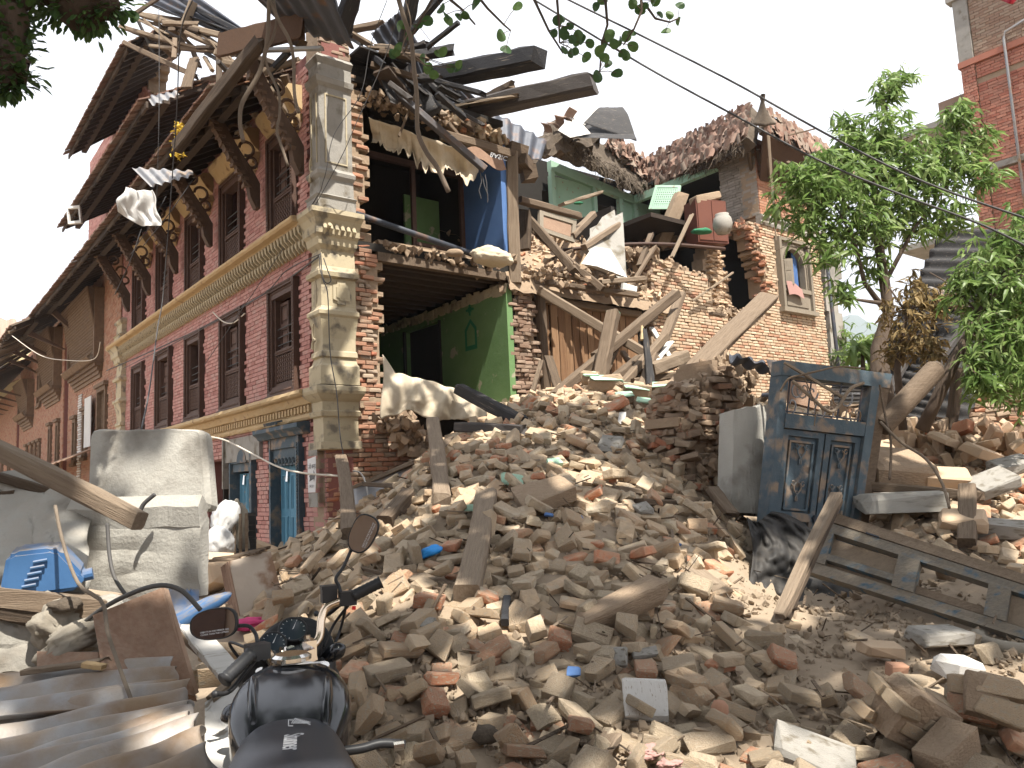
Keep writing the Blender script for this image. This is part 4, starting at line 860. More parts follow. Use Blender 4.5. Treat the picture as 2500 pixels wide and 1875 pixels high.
q = MB(); q.box(10.98, 13.3, 4.0, 4.1, 5.6, 7.7, .3); q.box(13.2, 13.3, .46, 4.0, 5.6, 7.7, .3); q.box(10.98, 13.3, .5, 4.0, 7.7, 7.76, .4); part('upper_room_shade', q, m_dark, bh)  # room sides blackened in place of real shade
q = MB(); q.box(10.99, 12.0, S_, S_ + .1, 5.7, 7.4, .4); part('mint_inner_wall', q, m_mint, bh)
# carved arched window
wn = link('arched_window', None, bh, TRS((WIN[0], 0, WIN[2]))); ww, wh = WIN[1] - WIN[0], WIN[3] - WIN[2]
q = MB()
q.box(.0, .09, -.1, .25, 0, wh, .5); q.box(ww - .09, ww, -.1, .25, 0, wh, .5); q.box(.09, ww - .09, -.1, .25, wh - .08, wh, .5); q.box(-.08, ww + .08, -.14, .2, -.1, -.002, .6); q.box(.09, ww - .09, -.08, .2, .42, .52, .6)
q.box(.09, ww - .09, -.03, .0, 0, .42, .7); q.box(.2, ww - .2, -.05, -.03, .08, .34, .5)
cx, cz, r0, r1 = ww / 2, wh - .62, .40, .52
vs = []; n = 14
for i in range(n + 1):
    a_ = math.pi * i / n; vs += [(cx + r0 * math.cos(a_), -.04, cz + r0 * math.sin(a_)), (cx + r1 * math.cos(a_), -.04, cz + r1 * math.sin(a_)), (cx + (ww / 2 - .09) * (math.cos(a_)), -.02, cz + .54 * min(1, math.sin(a_) * 1.6)), (cx + r0 * math.cos(a_), .1, cz + r0 * math.sin(a_))]
q.add(vs, [(i * 4, i * 4 + 1, i * 4 + 5, i * 4 + 4) for i in range(n)] + [(i * 4 + 1, i * 4 + 2, i * 4 + 6, i * 4 + 5) for i in range(n)] + [(i * 4 + 3, i * 4, i * 4 + 4, i * 4 + 7) for i in range(n)], .6)
for sx in (cx - r0 - .05, cx + r0): q.box(sx, sx + .05, -.05, .1, .52, cz, .6)
for i in range(26):
    a_ = math.pi * i / 25; q.cbox((cx + (r1 - .05) * math.cos(a_), -.06, cz + (r1 - .05) * math.sin(a_)), (.022, .03, .022), .9)
for i in range(16): q.cbox((cx + r0 + .07, -.06, .56 + i * (cz - .56) / 16), (.022, .03, .022), .9); q.cbox((cx - r0 - .07, -.06, .56 + i * (cz - .56) / 16), (.022, .03, .022), .9)
m_gwood = material('grey_weathered_wood', [(.12, .10, .08), (.20, .17, .13), (.27, .23, .18)], .85, 5, .4, .5, 40, stretch=(5, 5, 1)); part('window_frame', q, m_gwood, wn)
q = MB(); q.box(.0, .3, -.012, .012, 0, .62, .6); q.box(.05, .25, -.02, -.012, .06, .28, .4); q.box(.05, .25, -.02, -.012, .34, .56, .4); part('shutter', q, m_gwood, wn, TRS((.12, .02, .56), (0, 0, -.7)))
q = MB(); q.grid(lambda u, v: (.8 + .2 * u, .12 + .02 * math.sin(u * 20), .55 + .9 * v), 16, 4, .5); part('blue_curtain', q, m_blue, wn)
q = MB(); q.box(0, ww, .45, .5, 0, wh, .2); part('room_shade_panel', q, m_dark, wn)  # black sheet for the shade behind the arched window
q = MB(); q.grid(lambda u, v: (.1 + .62 * u + .08 * v, -.12 - .03 * math.sin(u * 3.1), .62 - .1 * u - (.32 - .1 * u) * v + .03 * math.sin(u * 5)), 8, 6, .5, .006)
solo('hanging_cloth', q, m_purp, 'faded pink cloth hanging over the sill of the arched window', 'cloth', F2 @ TRS((WIN[0], 0, WIN[2])))
# grey strip of wall to the right of the house and drain
q = MB()
for i in range(12):
    z0 = .2 + i * .46; q.box(13.62 + .06 * math.sin(i * 2.1), 14.25 + .14 * math.sin(i * 1.3) + (.15 if i > 8 else 0), .1, .5, z0, z0 + .459, R.random(), j=0)
solo('plastered_wall_stump', q, m_gplast, 'narrow broken strip of grey plastered wall beside the brick house', 'wall', F2)
q = MB(); q.tube([F2 @ Vector((13.48, -.1, -.2)), F2 @ Vector((13.45, -.12, 3)), F2 @ Vector((13.36, -.12, 6.6))], .05, 8, .3); solo('drain_pipe', q, m_dtin, 'dark drain pipe running up the right edge of the brick house', 'pipe', smooth=True)
# roofs -----------------------------------------------------------
def quad_slab(name, pa, mat, n=20, th=.22, amp=.05, parent=None, tint=.5, fr=8.0):
    A, B, C_, D_ = [pt(p) for p in pa]
    q = MB(); q.grid(lambda u, v: A.lerp(B, u).lerp(D_.lerp(C_, u), v) + Vector((0, 0, amp * noise.noise(Vector((u * fr, v * fr * .6, A.x))))), n, max(4, n // 2), tint, th); return part(name, q, mat, parent, rel(parent, Matrix())) if parent else q
rf = thing('tiled_roof', 'sagging mud and clay tile roof of the brick house with a pointed corner finial', 'roof', Matrix.Translation(P(1850, 300, 18)))
LE0, LE1 = (1560, 478, 21.2), (1822, 338, 17.3); LT0, LT1 = (1556, 408, 21.6), (1835, 262, 18.3)
quad_slab('thatch_layer', (LE0, LE1, LT1, LT0), m_thatch, 40, .3, .16, rf)
RE0, RE1 = (1862, 318, 17.0), (2140, 458, 20.6); RT0, RT1 = (1862, 270, 17.6), (2110, 420, 21.3)
quad_slab('right_slope', (RE0, RE1, RT1, RT0), m_thatch, 30, .12, .05, rf)
quad_slab('right_soffit', (RE0, RE1, (2040, 470, 19.6), (1852, 440, 17.9)), m_soffit, 10, .04, .01, rf, tint=.2)
quad_slab('left_soffit', ((1562, 482, 21.3), (1815, 352, 17.3), (1806, 372, 18.1), (1580, 462, 21.2)), m_rafter, 10, .1, .02, rf)
TL = []
for k in range(6):
    b = MB(); b.grid(lambda u, v: (u - .5, v - .5, .35 * math.sin(u * math.pi)), 4, 1, (k + .5) / 6, .25); TL.append(b.mesh('roof_tile', m_tile))
def tiles_on(pa, n, par, s=(.14, .26, .05), mess=.35, lift=.05, mat=m_tile, limit=150, pr=TL, nm='roof_tile'):
    A, B, C_, D_ = [pt(p) for p in pa]; its = []; e = (B - A).normalized(); N_ = (B - A).cross(D_ - A).normalized()
    if N_.z < 0: N_ = -N_
    Yv = N_.cross(e); base = Matrix(((e.x, Yv.x, N_.x, 0), (e.y, Yv.y, N_.y, 0), (e.z, Yv.z, N_.z, 0), (0, 0, 0, 1)))
    for i in range(n):
        u, v = R.random(), R.random(); p = A.lerp(B, u).lerp(D_.lerp(C_, u), v) + N_ * R.uniform(0, lift * 2)
        its.append((LM(par).inverted() @ Matrix.Translation(p) @ base @ Euler((R.gauss(.1, mess), R.gauss(0, mess), R.gauss(0, mess * 1.5))).to_matrix().to_4x4() @ Matrix.Diagonal((s[0], s[1], s[2], 1)), R.randrange(len(pr))))
    pieces(nm, par, its, pr, mat, limit, joined='tile_covering', base=LM(par))
tiles_on((LE0, LE1, LT1, LT0), 1000, rf, mess=.25, lift=.08)
tiles_on((RE0, RE1, RT1, RT0), 420, rf, mess=.15, limit=50)
# straw fringe under the eave
q = MB(); A, B = P(1562, 470, 21.2), P(1815, 350, 17.3)
for i in range(420):
    p = A.lerp(B, R.random()) + Vector((R.uniform(-.1, .1), R.uniform(-.1, .1), R.uniform(-.1, .1))); l = R.uniform(.08, .3); q.tube([p, p + Vector((R.uniform(-.15, .15), R.uniform(-.1, .1), -l))], [.007, .003], 3, R.random(), cap=False)
part('straw_fringe', q, m_thatch, rf, rel(rf, Matrix()), kind='stuff')
q = MB(); c0 = P(1862, 288, 17.0)
def fin(u, v):
    a = (u - .5) * 2; w_ = .2 * (1 - v) ** 1.1 * (1 + .5 * (1 - v) ** 4); return c0 + Vector((a * w_, -.14 * (1 - a * a) - .05 * v, -.14 + .62 * v - .12 * (1 - abs(a)) * (1 - v) + .1 * (1 - v) * 0))
q.grid(fin, 10, 14, .4, .05); part('corner_finial', q, m_thatch, rf, rel(rf, Matrix()), smooth=True)
part('hanging_batten', beam_mesh(2.35, .07, .03, m_wood, .95, 1, .004, sharp=.6), m_wood, rf, rel(rf, span(P(1876, 330, 17.0), P(1889, 510, 17.3), 0, (0, 1, 0))))
for (x_, y_) in ((1828, 370), (1850, 365), (1872, 385), (1925, 395), (1975, 410)):
    part('eave_corbel', beam_mesh(.55, .07, .1, m_wood, .4, 0), m_wood, rf, rel(rf, span(P(x_, y_, 17.6), P(x_ + 8, y_ + 52, 18.0), 0, (0, 1, 0))))
part('poking_lath', beam_mesh(.8, .04, .03, m_orange, .5, 0), m_wood, rf, rel(rf, span(P(1925, 330, 17.4), P(1975, 318, 17.6))))
rf2 = thing('collapsed_roof', 'collapsed mud roof slumped over the mint green wall', 'roof', Matrix.Translation(P(1450, 360, 18)))
quad_slab('thatch_layer', ((1335, 350, 17.4), (1580, 456, 20.6), (1570, 405, 21.2), (1360, 288, 18.0)), m_thatch, 40, .25, .2, rf2)
quad_slab('thatch_layer', ((1290, 395, 16.2), (1400, 360, 17.8), (1400, 318, 18.0), (1330, 330, 16.8)), m_thatch, 20, .2, .15, rf2)
tiles_on(((1480, 352, 19.5), (1570, 440, 20.6), (1580, 395, 21), (1490, 330, 20)), 150, rf2, mess=.4, limit=60)
q = MB(); A, B = P(1350, 350, 17.3), P(1578, 470, 20.6)
for i in range(500):
    p = A.lerp(B, R.random()) + Vector((R.uniform(-.1, .1), R.uniform(-.1, .1), R.uniform(-.05, .3))); l = R.uniform(.08, .35); q.tube([p, p + Vector((R.uniform(-.2, .2), R.uniform(-.1, .1), -l))], [.008, .003], 3, R.random(), cap=False)
part('straw_fringe', q, m_thatch, rf2, rel(rf2, Matrix()), kind='stuff')
def tin_sheet(label, pa, mat, waves=8, amp=.025, curl=0, name='tin_sheet', cat='tin sheet', n=64, sag=0, jag=.03, flat=False, bend=None):
    A, B, C_, D_ = [pt(p) for p in pa]; N_ = (B - A).cross(D_ - A).normalized()
    def fn(u, v):
        p = A.lerp(B, u).lerp(D_.lerp(C_, u), v); o = amp * math.sin(u * waves * 2 * math.pi) if not flat else 0
        o += sag * math.sin(v * math.pi) + curl * max(0, v - .55) ** 2 + (bend(u, v) if bend else 0) + .01 * noise.noise(Vector((u * 5, v * 5, 1)))
        e = (D_ - A).normalized() * jag * noise.noise(Vector((u * 23, v * 3, 7))) * (1 if v in (0, 1) else 0)
        return p + N_ * o + e
    q = MB(); q.grid(fn, n, 14, .5, .004); return solo(name, q, mat, label, cat, smooth=True)
tin_sheet('large dark tin sheet curled upright over the collapsed roof', ((1425, 300, 17.4), (1555, 345, 17.6), (1525, 252, 17.9), (1470, 252, 17.8)), m_char, flat=True, curl=-.6)
tin_sheet('dark tin sheet lying flat under the curled one', ((1395, 335, 17.2), (1555, 340, 17.3), (1540, 312, 18), (1420, 300, 18)), m_char, flat=True)
tin_sheet('bright sunlit tin sheet folded beside the curled dark sheet', ((1362, 318, 17.0), (1392, 336, 17.0), (1442, 326, 17.3), (1400, 276, 17.6)), m_paint, flat=True)
tin_sheet('pale folded tin flap behind the curled dark sheet', ((1418, 300, 17.8), (1428, 306, 17.8), (1462, 262, 18.2), (1450, 270, 18.2)), m_paint, flat=True)
tin_sheet('ribbed rusty roof sheet sliding off above the wooden post', ((1185, 262, 14.6), (1335, 345, 15.4), (1320, 395, 15.0), (1190, 340, 14.4)), m_dtin, 5, .03)
for i, (px, py, a_) in enumerate(((1352, 306, .2), (1365, 296, .5), (1380, 290, .1), (1392, 280, .8), (1334, 312, .4))):
    q = MB(); q.grid(lambda u, v: ((u - .5) * .3, (v - .5) * .22, .05 * math.sin(u * 3.14)), 4, 2, .7, .02); solo('loose_roof_tile', q, m_tile, 'pinkish roof tile lying loose on the tin sheets', 'roof tile', Matrix.Translation(P(px, py, 17.4)) @ Euler((.5, a_, a_ * 3)).to_matrix().to_4x4(), group='loose tiles on the tin sheets')
# ================================================================== fallen and leaning timbers
T = timber
T('long squared beam lying across the plank wall from the top of the pier', (1318, 709, 13.3), (1612, 884, 12.2), .14, .15, tint=.75)
T('thick dusty beam crossing the pile from lower left up to the broken brick edge', (1352, 968, 11.5), (1655, 714, 13.3), .17, .15, tint=.4)
T('short square post leaning upright with a pale blue sawn end', (1462, 945, 11.3), (1497, 764, 11.9), .19, .17, tint=.45, broken=0)
q = beam_mesh(.03, .185, .165, m_mint, .5, 0); solo('post_end_paint', q, m_mint, 'pale blue paint skin on the sawn end of the short leaning post', 'paint flake', span(P(1497, 766, 11.9), P(1498, 758, 11.92)))
T('dark splintered stake with a raw yellow break at its tip', (1588, 940, 11.5), (1572, 800, 11.8), .13, .12, m_char, sharp=.5, tint=.4)
T('raw yellow splintered tip of the dark stake', (1572, 830, 11.75), (1567, 792, 11.8), .11, .08, m_ochre, sharp=.8)
T('narrow weathered post leaning against the brick corner', (1598, 890, 12.2), (1664, 716, 13.9), .15, .13, tint=.6)
T('very wide dark plank leaning up to the ledge of the brick house', (1652, 948, 11.4), (1880, 722, 14.0), .32, .12, tint=.5, roll=.5)
cl = [((1580, 905, 11.9), (1678, 868, 12.5), .3, .2, .8, 'chunky squared block lying on the timber pile'), ((1545, 932, 11.7), (1735, 905, 12.6), .1, .1, .5, 'long thin beam poking right out of the timber pile'),
      ((1500, 960, 11.6), (1625, 820, 12.4), .14, .12, .7, 'pale slanting beam in the middle of the timber pile'), ((1470, 945, 11.6), (1568, 868, 12.3), .16, .1, .3, 'brown board half buried in the timber pile'),
      ((1530, 900, 12), (1645, 850, 12.8), .1, .09, .4, 'dark batten behind the chunky block'), ((1560, 960, 11.4), (1600, 850, 12.3), .12, .1, .6, 'short slanting stub at the foot of the timber pile'),
      ((1450, 870, 12.6), (1600, 770, 13.4), .13, .12, .25, 'dark rafter behind the crossing beams'), ((1610, 950, 11.4), (1740, 890, 12.5), .14, .08, .55, 'flat board at the right foot of the timber pile'),
      ((1520, 860, 12.8), (1590, 960, 11.8), .09, .07, .7, 'thin lath sloping down inside the timber pile'), ((1660, 960, 11.3), (1800, 905, 12.7), .12, .1, .35, 'dark sawn beam end below the leaning wide plank'),
      ((1480, 900, 12.3), (1510, 830, 12.7), .12, .09, .8, 'small board behind the short post'), ((1400, 958, 11.6), (1470, 935, 11.8), .2, .09, .4, 'cracked thick board beside the mint plaster chunks'),
      ((1300, 955, 11.8), (1322, 880, 12.5), .07, .05, .3, 'thin stick leaning at the foot of the pier'), ((1338, 870, 12.9), (1365, 955, 12.6), .16, .05, .25, 'loose dark plank leaning on the plank wall')]
for a, b, w_, h_, t_, l_ in cl: T(l_, a, b, w_, h_, tint=t_)
T('white painted board standing in the timber pile', (1598, 885, 12.1), (1635, 832, 12.6), .16, .03, m_paint, tint=.8)
T('pale grey batten in the timber pile', (1640, 880, 12.2), (1590, 800, 13.0), .08, .05, m_paint, tint=.2)
up = [((1290, 532, 14.0), (1406, 668, 13.6), .17, .14, .35, 'dark beam sliding down from the wooden post'), ((1300, 560, 14.2), (1475, 708, 13.6), .13, .12, .45, 'second long beam sliding down over the heap'),
      ((1395, 578, 14.6), (1450, 522, 15.4), .15, .12, .65, 'short pale beam propped on the grey slab'), ((1425, 604, 14.3), (1512, 548, 15.2), .13, .11, .7, 'rough broken rafter lying across the grey slab'),
      ((1268, 488, 13.7), (1416, 528, 14.8), .14, .12, .5, 'weathered beam over the broken window frame'), ((1335, 690, 13.4), (1560, 722, 14.4), .12, .09, .5, 'long batten on top of the plank wall head beam'),
      ((1465, 690, 13.8), (1576, 680, 14.4), .12, .09, .75, 'short sunlit beam resting at the right end of the head beam'), ((1345, 668, 13.6), (1462, 690, 13.8), .1, .06, .6, 'flat lath above the plank wall'),
      ((1640, 628, 15.2), (1690, 522, 15.6), .08, .05, .95, 'slim yellow batten leaning against the broken upper floor'), ((1370, 500, 15.2), (1468, 470, 15.9), .2, .06, .95, 'curved orange board lying below the mint panel'),
      ((1560, 650, 14.9), (1590, 570, 15.6), .1, .08, .3, 'dark stub among the mud clods'), ((1540, 700, 14.5), (1600, 600, 15.3), .08, .06, .5, 'thin rafter leaning on the rubble wall'),
      ((1690, 735, 15.9), (1790, 665, 16.6), .05, .04, .9, 'thin pale lath sticking out of the ledge rubble'), ((1735, 765, 15.9), (1770, 772, 16.1), .12, .06, .3, 'stub of board on the ledge of the brick house'),
      ((1282, 610, 13.8), (1282, 505, 13.9), .2, .12, .2, 'dark upright board beside the wooden post'), ((1330, 640, 14.0), (1400, 610, 14.4), .1, .06, .3, 'dark lath across the heap')]
for a, b, w_, h_, t_, l_ in up: T(l_, a, b, w_, h_, tint=t_)
q = MB(); pts = [P(1375 + 395 * i / 12, 611 - 14 * math.sin(i / 12 * 3.14) - 3 * i / 12, 14.6 + 1.2 * i / 12) for i in range(13)]; q.tube(pts, .035, 6, .2); solo('curved_rail', q, m_carve, 'long dark thin rail bowed across the front of the open upper floor', 'rail', smooth=True)
roof_t = [((1035, 196, 13.2), (1325, 137, 11.6), .34, .3, m_char, .15, 'charred split beam jutting to the right above the roof'), ((1105, 278, 13.6), (1462, 200, 11.9), .32, .3, m_char, .9, 'massive weathered beam jutting far out to the right'),
      ((1110, 268, 13.4), (1285, 238, 12.6), .3, .05, m_wood, .95, 'bright split plank lying on the massive jutting beam'), ((1180, 242, 14.0), (1254, 205, 13.4), .14, .12, m_wood, .3, 'short dark board end sticking up behind the massive beam'),
      ((1078, 330, 12.3), (1245, 378, 13.0), .16, .16, m_wood, .55, 'weathered lintel beam above the blue room'), ((1075, 268, 12.6), (1165, 315, 12.6), .16, .12, m_wood, .45, 'short heavy beam below the black pot'),
      ((1150, 298, 13.2), (1215, 272, 13.6), .12, .1, m_wood, .8, 'small pale board in the roof rubble'), ((1170, 330, 13), (1182, 270, 13.3), .12, .1, m_wood, .6, 'upright stub in the roof rubble'),
      ((1000, 140, 12.0), (1115, 120, 12.2), .2, .12, m_char, .2, 'short charred beam end with a notch'), ((800, -20, 10.4), (828, 92, 10.9), .17, .15, m_char, .2, 'dark steep rafter forming the left arm of a V over the corner'),
      ((862, -20, 10.3), (832, 95, 10.9), .24, .2, m_char, .4, 'dark thick rafter forming the right arm of the V over the corner'), ((1008, -10, 11.4), (985, 110, 11.8), .2, .14, m_char, .6, 'upright broad post behind the hanging leaves'),
      ((1078, -10, 11.2), (1005, 78, 11.6), .1, .1, m_char, .2, 'thin dark pole slanting up beside the broad post'), ((1120, 55, 11.0), (1040, 118, 11.4), .07, .06, m_char, .2, 'thin charred stick among the hanging leaves'),
      ((535, 112, 10.9), (748, 62, 10.2), .07, .36, m_soffit, .4, 'wide brown board set on edge over the eaves'), ((432, 362, 11.3), (640, 96, 10.1), .14, .2, m_wood, .15, 'long hip rafter slanting down to the torn eaves'),
      ((600, 125, 10.6), (790, 118, 10.2), .07, .05, m_tin, .8, 'thin pale pipe lying on the broken wall top'), ((700, 92, 10.8), (742, 110, 10.6), .14, .12, m_wood, .5, 'round roof pole end beside the brick stub'),
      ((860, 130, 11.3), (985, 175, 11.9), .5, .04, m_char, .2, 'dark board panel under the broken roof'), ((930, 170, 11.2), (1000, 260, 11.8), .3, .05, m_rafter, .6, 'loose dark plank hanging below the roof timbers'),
      ((1130, 350, 12.7), (1090, 300, 12.4), .1, .08, m_wood, .6, 'small beam end at the torn ceiling')]
for a, b, w_, h_, m_, t_, l_ in roof_t: T(l_, a, b, w_, h_, m_, tint=t_)
T('diagonal dark steel channel sloping across the upper room', (940, 204, 11.5), (1184, 414, 11.9), .13, .1, m_dtin, broken=0, tint=.9, name='steel_channel', cat='steel beam')
lj = [((472, 4, 15.2), (428, 130, 15.5), .17, .1, .95, 'pale upright plank of the cross shaped frame high on the left'), ((345, 36, 15.6), (545, 88, 14.6), .14, .1, .9, 'long sunlit plank of the cross shaped frame'),
      ((295, 66, 15.9), (432, 106, 15.2), .12, .08, .75, 'weathered lath sticking out left under the cross frame'), ((312, 108, 15.8), (478, 186, 14.8), .26, .1, .45, 'broad ribbed board closing the broken roof end'),
      ((366, 112, 15.4), (425, 118, 15.2), .07, .06, .95, 'short pale stick below the cross frame'), ((440, 118, 15.3), (558, 130, 14.6), .1, .08, .6, 'flat board end right of the cross frame'),
      ((480, 80, 15.0), (555, 125, 14.4), .05, .04, .95, 'thin bright lath right of the cross frame'), ((512, 92, 14.9), (560, 128, 14.5), .05, .04, .9, 'second thin bright lath right of the cross frame'),
      ((440, 106, 15.2), (520, 128, 14.8), .1, .05, .8, 'sunlit plank crossing under the pale upright'), ((500, 140, 14.8), (520, 175, 14.7), .09, .06, .9, 'small pale broken lath in the parapet rubble'),
      ((330, 45, 15.8), (400, 66, 15.4), .1, .05, .2, 'dark lath above the ribbed board'), ((345, 85, 15.7), (440, 115, 15.3), .1, .07, .15, 'dark warped lath under the cross frame'),
      ((455, 215, 14.5), (476, 140, 14.9), .2, .06, .3, 'grey plank standing on the middle eaves'), ((380, 18, 16.5), (600, 90, 14.5), .5, .03, .1, 'long dark roof board running down to the right'),
      ((420, -10, 16.0), (620, 95, 14.2), .16, .1, .1, 'dark ridge timber above the cross frame')]
for a, b, w_, h_, t_, l_ in lj: T(l_, a, b, w_, h_, m_char if t_ == .1 else m_wood, tint=t_)
tin_sheet('long dark roof sheet slanting over the top of the picture', ((600, -30, 9.8), (800, -30, 9.4), (865, 118, 10.3), (690, 62, 10.9)), m_dtin, 6, .02)
tin_sheet('dark warped tin sheet over the left roof frame', ((330, -10, 16.2), (440, -40, 15.8), (605, 78, 14.6), (560, 95, 14.8)), m_dtin, 4, .03)
tin_sheet('dark tin sheet peaked behind the broad post', ((905, 82, 11.9), (975, 28, 12.0), (1030, 120, 12.6), (950, 150, 12.2)), m_dtin, 4, .02)
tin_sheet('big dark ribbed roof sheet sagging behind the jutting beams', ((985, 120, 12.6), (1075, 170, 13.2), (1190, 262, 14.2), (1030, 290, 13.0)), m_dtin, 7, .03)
tin_sheet('small blue grey tin sheet bent over the middle eaves', ((358, 236, 14.6), (432, 222, 14.2), (438, 232, 14.0), (372, 258, 14.2)), m_tin, 4, .02)
tin_sheet('sunlit ribbed tin sheet hanging at the torn eaves', ((322, 410, 12.0), (470, 418, 11.6), (472, 428, 11.3), (368, 456, 11.6)), m_tin, 5, .022)
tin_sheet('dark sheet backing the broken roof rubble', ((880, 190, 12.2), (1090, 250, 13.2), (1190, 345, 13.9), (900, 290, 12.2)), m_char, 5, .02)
tin_sheet('dark panel hanging under the roof timbers', ((860, 128, 11.6), (1000, 150, 12.0), (1010, 300, 12.2), (850, 250, 11.4)), m_char, 3, .02)  # near-black sheet behind the roof timbers
q = MB(); q.lathe([(.0, 0), (.2, 0), (.23, .03), (.2, .1), (.19, .25), (.14, .38), (.10, .42), (.12, .46), (.0, .46)], 18, .4)
solo('black_pot', q, m_char, 'black rounded pot tilted among the roof timbers', 'pot', Matrix.Translation(P(1052, 282, 12.0)) @ Euler((.25, -.5, 0)).to_matrix().to_4x4() @ Matrix.Scale(1.0, 4), smooth=True)
# tangle of smaller broken timbers over the corner and over the left eaves
for (x0, x1, y0, y1, Y0, Y1, n, lab, grp) in ((790, 1110, 40, 290, 11.2, 13.4, 44, 'dark broken timber in the tangle of the torn roof over the corner', 'tangled timbers over the corner'), (300, 640, 20, 190, 14.0, 16.2, 34, 'weathered broken lath in the tangle over the left eaves', 'tangled laths over the left eaves'), (470, 760, 90, 230, 10.6, 12.0, 16, 'splintered dark board hanging under the torn eaves by the corner', 'boards under the torn eaves')):
    for i in range(n):
        u = R.random(); px = x0 + (x1 - x0) * u; py = y0 + (y1 - y0) * (u * .65 + R.uniform(0, .35)); Y = R.uniform(Y0, Y1); l = R.uniform(40, 130); a = R.gauss(.45, .5)
        T(lab, (px, py, Y), (px + l * math.cos(a), py + l * math.sin(a), Y + R.uniform(-.5, .5)), R.uniform(.05, .16), R.uniform(.03, .1), m_char if R.random() < (.6 if x0 > 700 else .15) else m_wood, tint=R.random(), group=grp)
# roof rubble on top of the upper room
rr = thing('roof_rubble', 'layer of mud and broken brick on top of the blue room ceiling', 'rubble', Matrix.Translation(P(1000, 300, 12)))
def world_lumps(par, name, pl, mat, n, s, spread, lim=10, protos=None, nm='clod', sc3=(1.3, 1, .8)):
    its = []; pr = protos or CL; inv = LM(par).inverted()
    for i in range(n):
        u = R.random() * (len(pl) - 1); a = int(u); p = Vector(pl[a]).lerp(Vector(pl[min(a + 1, len(pl) - 1)]), u - a); k = s * R.uniform(.5, 1.5)
        its.append((inv @ TRS(p + Vector((R.gauss(0, spread), R.gauss(0, spread), R.gauss(0, spread * .5))), (R.uniform(0, 6), R.uniform(0, 6), R.uniform(0, 6)), (k * sc3[0], k * sc3[1], k * sc3[2])), R.randrange(len(pr))))
    return pieces(nm, par, its, pr, mat, lim, joined=name, base=LM(par))
world_lumps(rr, 'mud_clods', [P(900, 230, 11.4), P(1000, 275, 12.0), P(1100, 305, 12.6), P(1230, 360, 13.3)], m_mud, 260, .09, .1, 20)
world_lumps(rr, 'broken_bricks', [P(1090, 295, 12.6), P(1150, 315, 12.9), P(1235, 350, 13.2)], m_rub, 140, .13, .1, 60, RUB, 'brick', (1.4, .7, .4))
q = MB(); A = [P(905, 250, 11.5), P(1085, 300, 12.3), P(1245, 365, 13.3)]; 
# torn ceiling canvas
def cv(u, v):
    p = P(900 + 265 * u, 286 + 92 * u, 11.5 + 1.1 * u); dr = .34 + .42 * noise.noise(Vector((u * 4.2, 3, 1))) + .3 * abs(noise.noise(Vector((u * 13, 8, 1)))) + .06 * noise.noise(Vector((u * 60, 8, 1)))
    return p + Vector((0, .25 * math.sin(v * 2.5), -dr * v)) + Vector((0, .06 * math.sin(u * 30 + v * 3), 0)) * v + Vector((0, .08 * noise.noise(Vector((u * 8, v * 3, 2))), .04 * noise.noise(Vector((u * 10, v * 5, 7)))))
q = MB(); q.grid(cv, 110, 14, .5, .004); solo('torn_ceiling_cloth', q, m_canvas, 'torn tan ceiling cloth sagging over the upper room', 'cloth', smooth=True)
q = MB(); q.grid(lambda u, v: P(1140 + 85 * u + 10 * v, 362 + 20 * u + 30 * v, 12.2 + .3 * u) + Vector((0, 0, .06 * math.sin(u * 6))), 8, 4, .5, .01); cb = solo('cardboard_sheet', q, m_chip, 'bent pale cardboard sheet at the end of the steel channel', 'cardboard')
def text(s, size, M, mat, label, name='printed_text', parent=None, ext=.0005):
    c = bpy.data.curves.new(name, 'FONT'); c.body = s; c.size = size; c.extrude = ext; c.align_x = 'CENTER'; c.align_y = 'CENTER'; c.materials.append(mat)
    o = link(name, c, None, Matrix()); bpy.context.view_layer.update(); me = bpy.data.meshes.new_from_object(o.evaluated_get(bpy.context.evaluated_depsgraph_get())); bpy.data.objects.remove(o); me.materials.clear(); me.materials.append(mat); return link(name, me, parent, M)
bt = text('BASIC', .11, rel(cb, span(P(1218, 382, 12.28), P(1240, 388, 12.3), 0, (0, 1, 0)) @ Euler((0, 0, 0)).to_matrix().to_4x4()), m_print, None, parent=cb)
for k, (x_, y_) in enumerate(((1172, 420), (1184, 425), (1178, 430))):
    q = MB(); p = P(x_, y_, 11.9); q.tube([p, p + Vector((.02, 0, -.15)), p + Vector((-.03 + .05 * k, 0, -.3)), p + Vector((.03 * k, .02, -.42))], .008, 5); solo('dangling_wire', q, m_wire, ('left', 'middle', 'right')[k] + ' one of three frayed wires dangling from the steel channel', 'wire', group='frayed wires at the steel channel')
